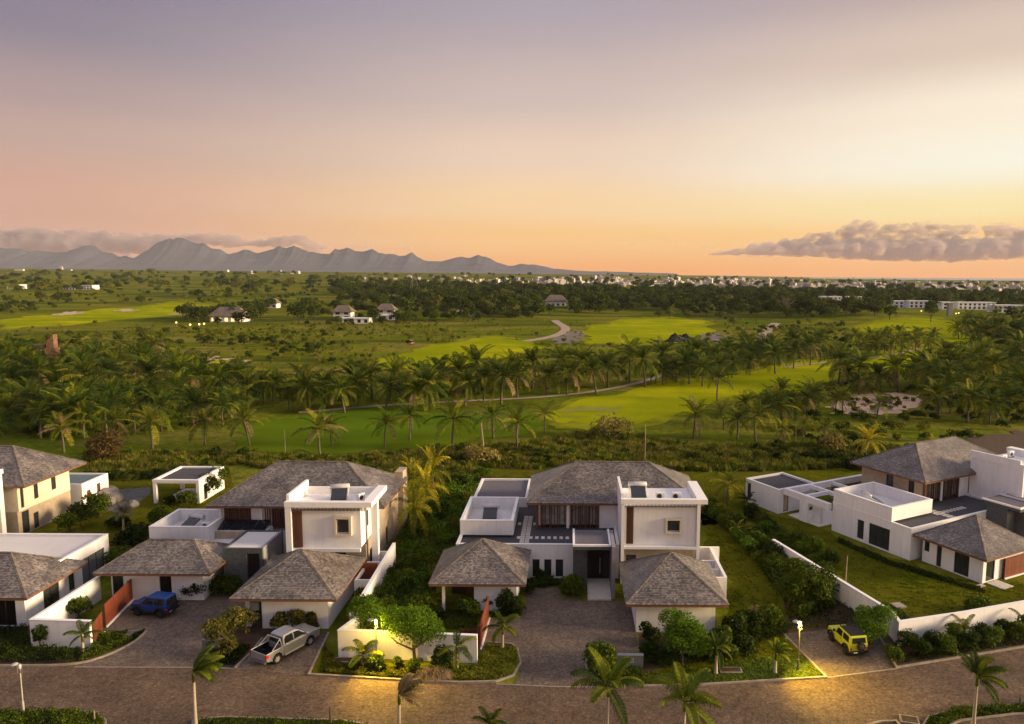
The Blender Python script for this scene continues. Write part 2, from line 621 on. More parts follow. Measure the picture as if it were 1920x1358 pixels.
# ------------------------------------------------------------------ ground, sea, mountains
def ground_material():
    m = bpy.data.materials.new('rough_ground')
    m.use_nodes = True
    N, Lk = m.node_tree.nodes, m.node_tree.links
    bs = N['Principled BSDF']
    c = N.new('ShaderNodeTexCoord').outputs['Object']

    def noise(s, d, lo, hi, st=None):
        v = c
        if st:
            mp = N.new('ShaderNodeMapping')
            mp.inputs['Scale'].default_value = st
            Lk.new(c, mp.inputs[0])
            v = mp.outputs[0]
        n = N.new('ShaderNodeTexNoise')
        n.inputs['Scale'].default_value = s
        n.inputs['Detail'].default_value = d
        n.inputs['Roughness'].default_value = 0.62
        Lk.new(v, n.inputs['Vector'])
        r = N.new('ShaderNodeMapRange')
        r.inputs['From Min'].default_value = lo
        r.inputs['From Max'].default_value = hi
        Lk.new(n.outputs[0], r.inputs['Value'])
        return r.outputs[0]

    def mix(f, a, b):
        x = N.new('ShaderNodeMix')
        x.data_type = 'RGBA'
        Lk.new(f, x.inputs['Factor'])
        for k, v in (('A', a), ('B', b)):
            if isinstance(v, tuple): x.inputs[k].default_value = (*v, 1)
            else: Lk.new(v, x.inputs[k])
        return x.outputs['Result']
    g = mix(noise(0.012, 8, 0.38, 0.62), (0.085, 0.130, 0.006), (0.15, 0.165, 0.009))
    g = mix(noise(0.03, 9, 0.47, 0.66), g, (0.23, 0.19, 0.038))
    g = mix(noise(0.11, 9, 0.52, 0.66), g, (0.045, 0.065, 0.006))
    g = mix(noise(0.006, 7, 0.46, 0.60, (1, 2.5, 1)), g, (0.185, 0.185, 0.014))
    g = mix(noise(0.009, 8, 0.50, 0.60, (0.35, 1.6, 1)), g, (0.052, 0.074, 0.008))
    g = mix(noise(0.02, 9, 0.54, 0.66, (0.5, 1.5, 1)), g, (0.215, 0.17, 0.045))
    g = mix(noise(0.7, 8, 0.42, 0.75), g, (0.055, 0.060, 0.010))
    Lk.new(g, bs.inputs['Base Color'])
    bs.inputs['Roughness'].default_value = 0.95
    bs.inputs['Specular IOR Level'].default_value = 0.0
    b = N.new('ShaderNodeBump')
    b.inputs['Strength'].default_value = 0.7
    b.inputs['Distance'].default_value = 0.25
    n = N.new('ShaderNodeTexNoise')
    n.inputs['Scale'].default_value = 1.6
    n.inputs['Detail'].default_value = 6
    Lk.new(c, n.inputs['Vector'])
    Lk.new(n.outputs[0], b.inputs['Height'])
    Lk.new(b.outputs[0], bs.inputs['Normal'])
    return m


roughm = ground_material()
Ys = [-160, -90, -40, -5, 20]
while Ys[-1] < 14000:
    Ys.append(Ys[-1] + max(3.0, Ys[-1] * 0.020))
Ys = [y for y in Ys if y < 14000] + [14000]
Ks = np.linspace(-1.35, 1.25, 300)
gv, gf = [], []
for y in Ys:
    w = max(abs(y), 120)
    for k in Ks:
        x = k * w
        gv.append((x, y, terrain(x, y)))
nk = len(Ks)
for i in range(len(Ys) - 1):
    for j in range(nk - 1):
        a = i * nk + j
        gf.append((a, a + 1, a + nk + 1, a + nk))
gm = bpy.data.meshes.new('ground')
gm.from_pydata(gv, [], gf)
gm.materials.append(roughm)
gm.polygons.foreach_set('use_smooth', [True] * len(gm.polygons))
tag(obj('ground', gm), kind='structure')

seam = mat('sea_water', (0.10, 0.13, 0.15), 0.25, 0.1, 0.01, spec=0.5)
sea = MB()
sea.add([(900, 4500, -2.5), (17400, 4500, -2.5), (17400, 13990, -2.5), (900, 13990, -2.5)], [(0, 1, 2, 3)])
tag(sea.build('sea', seam), kind='structure')

# mountains: a range seven to nine kilometres away with real depth and spurs
PROFILE = [(-260, 470), (-160, 458), (-60, 468), (0, 462), (30, 467), (60, 471), (110, 475), (150, 471), (172, 465), (180, 463), (188, 464), (200, 471), (230, 478),
           (265, 481), (285, 471), (298, 459), (306, 453), (325, 452), (333, 455), (352, 452), (362, 456), (378, 459), (388, 455), (400, 464), (430, 473),
           (470, 474), (490, 475), (510, 470), (530, 464), (555, 464), (580, 470), (600, 474), (622, 475), (632, 466), (640, 468), (655, 466), (666, 470),
           (690, 473), (700, 469), (712, 474), (745, 472), (760, 477), (775, 473), (788, 482), (800, 488), (840, 490), (858, 484), (880, 482), (898, 480),
           (912, 483), (930, 492), (955, 498), (975, 495), (1000, 496), (1020, 499), (1035, 503), (1080, 507), (1150, 511), (1260, 514)]
YM = 11200.0
mrng = np.random.default_rng(3)


def ridge_noise(n, octs, seed):
    g = np.random.default_rng(seed)
    x = np.linspace(0, 1, n)
    s = np.zeros(n)
    for o in range(octs):
        f = 2 ** o * 6
        s += np.interp(x * f, np.arange(f + 2), g.uniform(-1, 1, f + 2)) / 1.7 ** o
    return s


nx, ny = 560, 26
mx = np.linspace(-260, 1260, nx)
crest = np.interp(mx, [p[0] for p in PROFILE], [p[1] for p in PROFILE])
horizon = 514 + 0.006 * (mx - PX)
ch = 30 + (horizon - crest) / F_PX * YM
ch = ch + (ridge_noise(nx, 7, 5) * 12.0 + 34 * (0.5 - np.abs(ridge_noise(nx, 6, 6)) )) * np.clip((horizon - crest) / 28, 0.12, 1.3)
gj = np.random.default_rng(12)
for step_, amp_ in ((5, 17.0), (11, 20.0), (2, 6.0)):
    kx_ = np.arange(0, nx + step_, step_)
    ch = ch + np.interp(np.arange(nx), kx_, gj.uniform(-1, 1, len(kx_))) * amp_ * np.clip((horizon - crest) / 30, 0.12, 1.2)
spur = ridge_noise(nx, 5, 9)
mv, mf = [], []
for i in range(ny):
    t = i / (ny - 1)                                # 0 foot in front, 0.6 crest, 1 foot behind
    s = (t / 0.6) if t < 0.6 else (1 - (t - 0.6) / 0.4)
    shape = s ** 1.7
    rough_ = ridge_noise(nx, 7, 40 + i) * 22 * (1 - abs(2 * s - 1)) * 0.8
    for j in range(nx):
        Y = YM + (t - 0.6) * 2600 + spur[j] * 520 * s * (1 - s) * 2
        X = (mx[j] - PX) / F_PX * YM * (1 + (t - 0.6) * 0.06)
        z = 6 + (ch[j] - 6) * shape + (0 if s > 0.97 else rough_[j] + spur[j] * 110 * (s * (1 - s)))
        mv.append((X, Y, z))
for i in range(ny - 1):
    for j in range(nx - 1):
        a = i * nx + j
        mf.append((a, a + 1, a + nx + 1, a + nx))
mtm = mat('mountain_scrub', (0.030, 0.036, 0.050), 0.95, 0.35, 0.004, detail=8)
mm = bpy.data.meshes.new('mountains')
mm.from_pydata(mv, [], mf)
mm.materials.append(mtm)
tag(obj('mountains', mm), kind='structure')


# ------------------------------------------------------------------ sheets on the ground
def drape(name, poly_px, material, dz, step=None, kind='structure', px=True, wob=0.0, rings=None):
    """a sheet on the terrain: outline given on the ground, filled with a fan-free grid so that it follows the relief"""
    pts = [at(*p)[:2] for p in poly_px] if px else poly_px
    # subdivide and smooth the outline
    for _ in range(2 if wob else 0):
        q = []
        for i in range(len(pts)):
            a, b = pts[i], pts[(i + 1) % len(pts)]
            q += [(0.75 * a[0] + 0.25 * b[0], 0.75 * a[1] + 0.25 * b[1]), (0.25 * a[0] + 0.75 * b[0], 0.25 * a[1] + 0.75 * b[1])]
        pts = q
    if wob:
        d0 = sum(p[1] for p in pts) / len(pts)
        am = min(3.0, d0 * 0.008, 0.12 * min(max(p[k] for p in pts) - min(p[k] for p in pts) for k in (0, 1)))
        x0_ = pts[0][0]
        for _ in range(2):
            pts = [q for i in range(len(pts)) for q in (pts[i], tuple((pts[i][k] + pts[(i + 1) % len(pts)][k]) / 2 for k in (0, 1)))]
        n_ = len(pts)
        w_ = lambda i, k, p: math.sin(2 * math.pi * k * i / n_ + p)
        pts = [(x + am * (w_(i, 7, x0_) + 0.5 * w_(i, 17, 2)), y + am * 1.3 * (w_(i, 9, 1) + 0.5 * w_(i, 19, x0_))) for i, (x, y) in enumerate(pts)]
    bm = bmesh.new()
    vs = [bm.verts.new((x, y, 0)) for x, y in pts]
    es = [bm.edges.new((vs[i], vs[(i + 1) % len(vs)])) for i in range(len(vs))]
    bmesh.ops.triangle_fill(bm, use_beauty=True, use_dissolve=False, edges=es)
    if step:
        for _ in range(14):
            long = [e for e in bm.edges if e.calc_length() > step]
            if not long or len(bm.verts) > 9000: break
            bmesh.ops.subdivide_edges(bm, edges=long, cuts=1, use_grid_fill=False)
            bmesh.ops.triangulate(bm, faces=[f for f in bm.faces if len(f.verts) > 3])
    for v in bm.verts:
        v.co.z = terrain(v.co.x, v.co.y) + dz
    bmesh.ops.recalc_face_normals(bm, faces=bm.faces)
    if sum(f.normal.z for f in bm.faces) < 0:
        bmesh.ops.reverse_faces(bm, faces=bm.faces)
    me = bpy.data.meshes.new(name)
    bm.to_mesh(me)
    bm.free()
    me.materials.append(material)
    return tag(obj(name, me), kind=kind)


def ribbon(name, px_pts, width, material, dz):
    pts = [at(*p)[:2] for p in px_pts]
    dense = []
    for i in range(len(pts) - 1):
        n = max(2, int(math.hypot(pts[i + 1][0] - pts[i][0], pts[i + 1][1] - pts[i][1]) / 5))
        dense += [(pts[i][0] + (pts[i + 1][0] - pts[i][0]) * k / n, pts[i][1] + (pts[i + 1][1] - pts[i][1]) * k / n) for k in range(n)]
    dense.append(pts[-1])
    for _ in range(6):
        dense = [dense[0]] + [tuple((dense[i - 1][k] + 2 * dense[i][k] + dense[i + 1][k]) / 4 for k in (0, 1)) for i in range(1, len(dense) - 1)] + [dense[-1]]
    L, Rr = offset_path(dense, width / 2)
    m = MB()
    n = len(L)
    m.add([(x, y, terrain(x, y) + dz) for x, y in L] + [(x, y, terrain(x, y) + dz) for x, y in Rr], [(i, n + i, n + i + 1, i + 1) for i in range(n - 1)])
    return tag(m.build(name, material), kind='structure')


FAIRWAYS = [
    [(0, 598), (70, 592), (140, 588), (240, 577), (330, 566), (400, 572), (392, 588), (250, 598), (130, 608), (40, 616), (0, 616)],
    [(318, 678), (345, 668), (420, 676), (452, 690), (445, 705), (380, 712), (330, 700)],
    [(-40, 672), (20, 664), (80, 668), (86, 688), (20, 694), (-40, 694)],
    [(690, 690), (730, 668), (790, 655), (860, 640), (930, 632), (1000, 644), (1020, 656), (940, 672), (850, 690), (760, 697)],
    [(1095, 628), (1130, 606), (1200, 597), (1290, 598), (1335, 608), (1330, 628), (1255, 644), (1180, 647), (1110, 643)],
    [(1035, 775), (1110, 745), (1200, 726), (1290, 712), (1400, 698), (1480, 682), (1600, 668), (1720, 652), (1800, 655), (1800, 676), (1700, 690),
     (1590, 704), (1520, 728), (1420, 742), (1330, 752), (1290, 778), (1210, 792), (1110, 800), (1045, 794)],
    [(1590, 612), (1690, 596), (1780, 600), (1815, 620), (1818, 645), (1770, 662), (1690, 660), (1650, 640)],
    [(560, 780), (700, 755), (860, 770), (1010, 770), (1030, 800), (900, 830), (700, 850), (560, 850), (430, 846), (450, 800)],
]
semim = mat('semi_rough_grass', (0.13, 0.16, 0.006), 0.95, 0.3, 0.12, col2=(0.19, 0.19, 0.012), detail=9, spec=0.0)
for i, p in enumerate(FAIRWAYS[:7]):
    cx_, cy_ = sum(q[0] for q in p) / len(p), sum(q[1] for q in p) / len(p)
    drape('semi_rough', [(cx_ + (q[0] - cx_) * 1.05, cy_ + (q[1] - cy_) * 1.13) for q in p], semim, 0.035, step=14, wob=1)
for i, p in enumerate(FAIRWAYS):
    drape('fairway', p, fairm if i < 7 else mat('dark_green_turf', (0.065, 0.12, 0.006), 0.95, 0.3, 0.08, detail=9, big=(0.03, (0.105, 0.145, 0.007)), spec=0.0), 0.07 if i != 1 else 0.09, step=14, wob=1)  # the last patch is a darker green turf
drape('green', [(1050, 772), (1090, 762), (1150, 762), (1160, 774), (1120, 784), (1065, 784)], mat('green_turf', (0.19, 0.19, 0.012), 0.95, 0.1, 0.2), 0.12, step=8, wob=1)
BUNKERS = [[(1262, 706), (1275, 694), (1310, 690), (1325, 694), (1310, 704), (1285, 710)],
           [(1556, 775), (1556, 760), (1600, 744), (1650, 738), (1720, 740), (1738, 748), (1712, 768), (1660, 776), (1600, 782)],
           [(376, 672), (400, 670), (450, 674), (452, 683), (420, 684), (384, 680)], [(18, 686), (40, 680), (52, 684), (36, 690)],
           [(74, 680), (96, 677), (100, 682), (80, 685)], [(98, 591), (125, 585), (152, 584), (150, 589), (115, 592)],
           [(212, 584), (236, 579), (262, 581), (240, 585)], [(322, 590), (338, 586), (352, 590), (336, 592)]]
for p in BUNKERS:
    drape('sand_bunker', p, sandm, 0.14, step=6, wob=1)
ribbon('cart_path', [(560, 775), (640, 766), (760, 758), (900, 752), (1030, 747), (1100, 738), (1170, 726), (1212, 716), (1248, 702), (1275, 688)], 2.2, pathm, 0.16)
ribbon('cart_path', [(985, 640), (1020, 636), (1052, 627), (1064, 618), (1046, 606), (1040, 601)], 5.0, pathm, 0.16)
ribbon('cart_path', [(1470, 690), (1520, 682), (1600, 675), (1680, 666), (1720, 655)], 2.2, pathm, 0.16)
ribbon('cart_path', [(1425, 640), (1440, 618), (1455, 606)], 6.0, pathm, 0.16)
drape('dirt_patch', [(1030, 642), (1060, 622), (1090, 618), (1092, 634), (1075, 646)], mat('grey_dirt', (0.14, 0.115, 0.10), 0.95, 0.2, 0.2), 0.14, step=10, wob=1)
drape('dirt_patch', [(1310, 632), (1340, 622), (1365, 630), (1350, 642), (1320, 644)], mat('grey_dirt', (0, 0, 0)), 0.14, step=10, wob=1)
drape('dirt_patch', [(1770, 838), (1820, 818), (1960, 806), (1960, 868), (1880, 860), (1800, 850)], earth, 0.1, step=4, wob=1)

# the street and the drives
ROAD_FAR = [(-300, 1250), (0, 1250), (140, 1249), (300, 1251), (470, 1255), (580, 1265), (750, 1275), (980, 1284), (1110, 1290), (1300, 1285), (1550, 1270),
            (1680, 1252), (1919, 1213), (2200, 1168)]
rf = [at(*p)[:2] for p in ROAD_FAR]
drape('street', rf + [(rf[-1][0] + 6, 30), (rf[0][0] - 4, 30)], roadm, 0.006, px=False)
DRIVES = [
    [(140, 1250), (190, 1235), (232, 1216), (262, 1198), (274, 1183), (240, 1183), (198, 1182), (268, 1110), (330, 1112), (372, 1127), (392, 1110), (500, 1112), (478, 1166),
     (400, 1166), (384, 1190), (384, 1222), (374, 1251)],
    [(440, 1254), (468, 1228), (492, 1196), (560, 1182), (616, 1186), (578, 1266)],
    [(965, 1284), (972, 1268), (977, 1240), (968, 1211), (916, 1206), (905, 1224), (899, 1218), (914, 1163), (976, 1160), (988, 1103), (1052, 1102), (1054, 1120), (1100, 1127), (1172, 1128),
     (1194, 1160), (1198, 1222), (1152, 1227), (1096, 1230), (1100, 1256), (1130, 1288), (1040, 1288)],
    [(1468, 1188), (1638, 1176), (1680, 1253), (1550, 1271)],
]
for p in DRIVES:
    drape('driveway', p, drivem, 0.011)
LAWNS = [
    [(1306, 990), (1330, 955), (1362, 975), (1378, 1000), (1425, 1060), (1462, 1120), (1470, 1165), (1400, 1175), (1366, 1140), (1350, 1060)],
    [(1206, 1266), (1290, 1240), (1400, 1215), (1466, 1190), (1548, 1269), (1300, 1284), (1206, 1288)],
    [(1398, 965), (1410, 950), (1560, 1000), (1660, 1045), (1760, 1078), (1850, 1098), (2050, 1080), (2050, 1120), (1920, 1138), (1690, 1180), (1672, 1150), (1562, 1080), (1450, 1020)],
    [(850, 925), (900, 884), (1000, 876), (1250, 884), (1450, 885), (1640, 872), (1640, 900), (1560, 960), (1400, 960), (1340, 985), (1200, 985), (960, 985)],
    [(185, 905), (290, 895), (430, 875), (440, 930), (420, 960), (330, 985), (250, 1050), (180, 1050), (140, 965)],
    [(580, 1266), (610, 1205), (640, 1240), (900, 1252), (900, 1230), (958, 1214), (966, 1244), (950, 1268), (925, 1278), (750, 1275)],
    [(640, 1240), (648, 1170), (700, 1140), (830, 1130), (905, 1130), (900, 1240), (760, 1244)],
]
for i, p in enumerate(LAWNS):
    drape('lawn', p, lawnm, 0.018 if i in (1, 5, 6) else 0.008, step=6, wob=1 if i in (0, 2) else 0)
drape('patio', [(196, 920), (282, 914), (282, 926), (250, 950), (200, 960)], mat('grey_patio', (0.09, 0.085, 0.085), 0.9, 0.2, 1.0), 0.02)


def kerb(px_pts, w=0.16, hgt=0.13, curve=False):
    pts = [at(*p)[:2] for p in px_pts]
    for _ in range(2 if curve else 0):
        q = [pts[0]]
        for i in range(len(pts) - 1):
            a, b = pts[i], pts[i + 1]
            q += [(0.75 * a[0] + 0.25 * b[0], 0.75 * a[1] + 0.25 * b[1]), (0.25 * a[0] + 0.75 * b[0], 0.25 * a[1] + 0.75 * b[1])]
        pts = q + [pts[-1]]
    return tag(MB().wallrun(pts, w, 0, hgt).build('kerb', kerbm), kind='structure')


kerb([(-300, 1250), (0, 1250), (140, 1249), (200, 1231), (240, 1212), (262, 1198), (274, 1184)], curve=True)
kerb([(140, 1251), (374, 1252), (440, 1254)], 0.12, 0.03)
kerb([(440, 1254), (468, 1228), (492, 1198)])
kerb([(616, 1188), (579, 1266), (750, 1276), (860, 1281), (930, 1279), (962, 1268), (976, 1245), (970, 1218), (960, 1209), (916, 1206)], curve=False)
kerb([(1098, 1232), (1100, 1256), (1130, 1282), (1150, 1289), (1300, 1286), (1549, 1271), (1468, 1189)])
kerb([(1640, 1178), (1681, 1253), (1919, 1214), (2150, 1176)])
kerb([(930, 1283), (1040, 1288), (1128, 1289)], 0.12, 0.03)
kerb([(1551, 1271), (1681, 1254)], 0.12, 0.03)
NEAR_BEDS = [[(-200, 1338), (0, 1334), (130, 1333), (180, 1338), (198, 1352), (200, 1390), (-200, 1390)],
             [(362, 1352), (420, 1346), (640, 1352), (700, 1362), (700, 1400), (355, 1400)],
             [(1730, 1362), (1742, 1345), (1800, 1330), (1919, 1322), (2150, 1300), (2150, 1330), (1900, 1340), (1800, 1352), (1760, 1372)],
             [(1620, 1362), (1650, 1354), (1680, 1353), (1690, 1364), (1660, 1390), (1620, 1390)]]
for p in NEAR_BEDS:
    drape('planting_bed', p, earth, 0.016)
    kerb(p + [p[0]], 0.14, 0.1)
for p in ([(-300, 1248), (138, 1246), (236, 1209), (270, 1182), (196, 1182), (176, 1170), (172, 1222), (60, 1218), (55, 1150), (-300, 1160)],
          [(376, 1249), (386, 1190), (420, 1163), (590, 1168), (600, 1184), (560, 1182), (490, 1196), (466, 1228), (438, 1252)],
          [(1100, 1254), (1132, 1282), (1204, 1287), (1206, 1264), (1290, 1238), (1400, 1213), (1466, 1188), (1640, 1174), (1560, 1090), (1470, 1060), (1470, 1165), (1340, 1195), (1198, 1190), (1199, 1224), (1099, 1234)],
          [(1642, 1178), (1684, 1250), (1919, 1211), (2150, 1172), (2150, 1130), (1919, 1166), (1690, 1206)]):
    drape('planting_bed', p, earth, 0.005)


# ------------------------------------------------------------------ house building kit
def hip_roof(root, x0, x1, y0, y1, ze, zr, o, rx=None, seed=1, along='x', ry=None):
    """hipped shingle roof: eave rectangle, ridge from rx[0] to rx[1]; deck and fascia, courses of shingles, ridge and hip caps"""
    r = random.Random(seed)
    cx, cy = (x0 + x1) / 2, (y0 + y1) / 2
    rx = rx or (cx, cx)
    A, B, C_, D = Vector((x0, y0, ze)), Vector((x1, y0, ze)), Vector((x1, y1, ze)), Vector((x0, y1, ze))
    if ry:
        S, T = Vector((cx, ry[0], zr)), Vector((cx, ry[1], zr))
        faces = [(A, B, S, S), (B, C_, S, T), (C_, D, T, T), (D, A, T, S)]
        hips = [(A, S), (B, S), (C_, T), (D, T), (S, T)]
    else:
        S, T = Vector((rx[0], cy, zr)), Vector((rx[1], cy, zr))
        faces = [(A, B, S, T), (B, C_, T, T), (C_, D, T, S), (D, A, S, S)]
        hips = [(A, S), (D, S), (B, T), (C_, T)] + ([(S, T)] if (T - S).length > 0.1 else [])
    deck = MB(*o)
    lo = Vector((0, 0, -0.05))
    th = 0.2
    base = [A, B, C_, D]
    vs = [p + lo for p in base] + [p + lo - Vector((0, 0, th)) for p in base] + [S + lo, T + lo]
    deck.add(vs, [(4, 7, 6, 5), (0, 4, 5, 1), (1, 5, 6, 2), (2, 6, 7, 3), (3, 7, 4, 0)], 1)
    ix = {id(S): 8, id(T): 9}
    for P, Q, a, b in faces:
        i0, i1 = base.index(P), base.index(Q)
        f = (i0, i1, ix[id(b)], ix[id(a)]) if a is not b else (i0, i1, ix[id(a)])
        deck.add(vs, [f], 0)
    roof = deck.build('roof', [shingle, fasc], root)
    sh = MB(*o)
    for P, Q, a, b in faces:
        if (Q - P).length < 0.5: continue
        u = (Q - P).normalized()
        n = (Q - P).cross(a - P).normalized()
        v = n.cross(u)
        W, Ht = (Q - P).length, (a - P).dot(v)
        ua, ub = (a - P).dot(u), (b - P).dot(u)
        nc = max(4, int(Ht / 0.165))
        dv = Ht / nc
        for i in range(nc):
            v0, v1 = i * dv - (0.04 if i == 0 else 0), min(Ht, (i + 1) * dv + 0.03)
            t0, t1 = max(0, v0 / Ht), v1 / Ht
            l0, r0, l1, r1 = ua * t0, W + (ub - W) * t0, ua * t1, W + (ub - W) * t1
            x = l0 - r.uniform(0, 0.3)
            while x < r0:
                w = r.uniform(0.12, 0.25)
                a0, b0 = max(x, l0), min(x + w - 0.012, r0)
                a1, b1 = min(max(x, l1), r1), max(min(x + w - 0.012, r1), l1)
                if b0 - a0 > 0.03:
                    hgt = r.uniform(0.022, 0.05)
                    dr = r.uniform(-0.02, 0.012)
                    q = [P + u * a0 + v * (v0 + dr) + n * hgt, P + u * b0 + v * (v0 + dr) + n * hgt, P + u * max(b1, a1) + v * v1 + n * 0.006, P + u * a1 + v * v1 + n * 0.006,
                         P + u * a0 + v * (v0 + dr) - n * 0.01, P + u * b0 + v * (v0 + dr) - n * 0.01]
                    sh.add(q, [(0, 1, 2, 3), (4, 5, 1, 0)])
                x += w
    tag(sh.build('shingle_layer', shingle, roof), kind='stuff')
    cap = MB(*o)
    for p, q in hips:
        d = q - p
        n = max(3, int(d.length / 0.32))
        s = d.cross(Vector((0, 0, 1))).normalized() * 0.13
        up = s.cross(d).normalized()
        if up.z < 0: up = -up
        for i in range(n):
            a, b = p + d * (i / n), p + d * ((i + 1.1) / n)
            hh = 0.075 + r.uniform(0, 0.02)
            cap.add([a - s + up * 0.01, a + up * hh, a + s + up * 0.01, b - s + up * 0.0, b + up * (hh - 0.03), b + s + up * 0.0], [(0, 1, 4, 3), (1, 2, 5, 4), (0, 2, 1)])
    tag(cap.build('ridge_cap', capm, roof), kind='stuff')
    return roof


def wall(root, axis, c, a0, a1, z0, z1, o, m, t=0.25, holes=(), face=-1, frame=dframe, pane=glass, div=1, name='wall'):
    """a wall in the plane axis = c (thickness t behind it), pierced by real openings with a frame and a pane set back in each.
    holes: (a, b, z0, z1[, pane]). face -1: outer side looks towards -axis."""
    mb = MB(*o)
    us = sorted({a0, a1, *[h[0] for h in holes], *[h[1] for h in holes]})
    zs = sorted({z0, z1, *[h[2] for h in holes], *[h[3] for h in holes]})

    def bx(M, a, b, p, q, d0, d1, mi=0):
        e0, e1 = (c - face * d0, c - face * d1)
        if axis == 'y': M.box(a, b, e0, e1, p, q, mi)
        else: M.box(e0, e1, a, b, p, q, mi)
    for i in range(len(us) - 1):
        j = 0
        while j < len(zs) - 1:
            um, zm = (us[i] + us[i + 1]) / 2, (zs[j] + zs[j + 1]) / 2
            if any(h[0] < um < h[1] and h[2] < zm < h[3] for h in holes):
                j += 1
                continue
            k = j
            while k + 1 < len(zs) - 1 and not any(h[0] < um < h[1] and h[2] < (zs[k + 1] + zs[k + 2]) / 2 < h[3] for h in holes):
                k += 1
            bx(mb, us[i], us[i + 1], zs[j], zs[k + 1], 0, t)
            j = k + 1
    w = mb.build(name, m, root)
    for h in holes:
        a, b, p, q = h[:4]
        pn = h[4] if len(h) > 4 else pane
        e = 0.002
        f = MB(*o)
        s = 0.07
        for args in ((a + e, b - e, p + e, p + s), (a + e, b - e, q - s, q - e), (a + e, a + s, p + s, q - s), (b - s, b - e, p + s, q - s)):
            bx(f, *args, 0.08, 0.16)
        n = max(1, round((b - a) / 1.0)) if div else 1
        for i in range(1, n):
            x = a + (b - a) * i / n
            bx(f, x - 0.03, x + 0.03, p + s, q - s, 0.08, 0.16)
        win = f.build('window', frame, root)
        g = MB(*o)
        bx(g, a + s, b - s, p + s, q - s, 0.115, 0.13)
        g.build('pane', pn, win)
    return w


def block(root, x0, x1, y0, y1, z0, z1, o, m, t=0.25, holes=None, floor=None, fm=None, skip='', coping=True):
    """four walls round a rectangle; floor = height of a roof deck between them (below z1: a parapet is left)"""
    holes = holes or {}
    if 'f' not in skip: wall(root, 'y', y0, x0, x1, z0, z1, o, m, t, holes.get('f', ()), -1)
    if 'b' not in skip: wall(root, 'y', y1, x0, x1, z0, z1, o, m, t, holes.get('b', ()), 1)
    if 'l' not in skip: wall(root, 'x', x0, y0 + t, y1 - t, z0, z1, o, m, t, holes.get('l', ()), -1)
    if 'r' not in skip: wall(root, 'x', x1, y0 + t, y1 - t, z0, z1, o, m, t, holes.get('r', ()), 1)
    if floor is not None:
        MB(*o).box(x0 + t + 0.002, x1 - t - 0.002, y0 + t + 0.002, y1 - t - 0.002, floor - 0.2, floor).build('roof_deck', fm or flatroof, root)
    if coping:
        c = MB(*o)
        e, hh = 0.03, 0.05
        c.box(x0 - e, x1 + e, y0 - e, y0 + t + e, z1, z1 + hh).box(x0 - e, x1 + e, y1 - t - e, y1 + e, z1, z1 + hh)
        c.box(x0 - e, x0 + t + e, y0 + t + e, y1 - t - e, z1, z1 + hh).box(x1 - t - e, x1 + e, y0 + t + e, y1 - t - e, z1, z1 + hh)
        c.build('coping', whitetop, root)


def louvres(root, x0, x1, y0, y1, z0, z1, o, vertical=False, pitch=0.11, name='louvre_screen'):
    m = MB(*o)
    if vertical:
        n = max(2, int((x1 - x0) / pitch))
        for i in range(n):
            x = x0 + (i + 0.5) * (x1 - x0) / n
            m.box(x - 0.03, x + 0.03, y0, y1, z0, z1)
    else:
        n = max(2, int((z1 - z0) / pitch))
        for i in range(n):
            z = z0 + (i + 0.5) * (z1 - z0) / n
            m.add([(x0, y0, z - 0.04), (x1, y0, z - 0.04), (x1, y1, z + 0.03), (x0, y1, z + 0.03), (x0, y0, z - 0.02), (x1, y0, z - 0.02), (x1, y1, z + 0.05), (x0, y1, z + 0.05)],
                  [(0, 3, 2, 1), (4, 5, 6, 7), (0, 1, 5, 4), (1, 2, 6, 5), (2, 3, 7, 6), (3, 0, 4, 7)])
        for x in (x0 + 0.02, (x0 + x1) / 2, x1 - 0.02):
            m.box(x - 0.02, x + 0.02, y1 + 0.002, y1 + 0.04, z0, z1)
    return tag(m.build(name, timber, root), kind='stuff')


def slat_row(root, xs, y, z0, z1, o, w=0.10, d=0.06):
    for x in xs:
        MB(*o).box(x - w / 2, x + w / 2, y - d, y, z0, z1).build('slat', timber, root)


def solar_heater(label, x, y, z, rz, group='solar water heaters on the flat roofs'):
    t = thing('solar_water_heater', label, 'water heater', (x, y, z), rz, group)
    m = MB()
    m.smooth = True
    m.tube([(-0.95, 0.55, 1.02), (-0.9, 0.55, 1.02), (0.9, 0.55, 1.02), (0.95, 0.55, 1.02)], [0.2, 0.28, 0.28, 0.2], 16)
    m.build('tank', tankm, t)
    p = MB()
    p.add([(-0.75, -1.15, 0.12), (0.75, -1.15, 0.12), (0.75, 0.45, 0.9), (-0.75, 0.45, 0.9), (-0.75, -1.19, 0.2), (0.75, -1.19, 0.2), (0.75, 0.41, 0.98), (-0.75, 0.41, 0.98)],
          [(0, 3, 2, 1), (4, 5, 6, 7), (0, 1, 5, 4), (1, 2, 6, 5), (2, 3, 7, 6), (3, 0, 4, 7)])
    p.build('collector_panel', solar, t)
    f = MB()
    for s in (-0.85, 0.85):
        f.tube([(s, -1.2, 0.1), (s, 0.55, 0.95)], 0.03, 5).tube([(s, 0.62, 0.0), (s, 0.6, 0.85)], 0.03, 5).tube([(s, -1.2, 0.0), (s, -1.2, 0.14)], 0.03, 5)
        f.tube([(s, -1.2, 0.06), (s, 0.62, 0.06)], 0.025, 5)
    f.build('stand', acm, t)
    return t


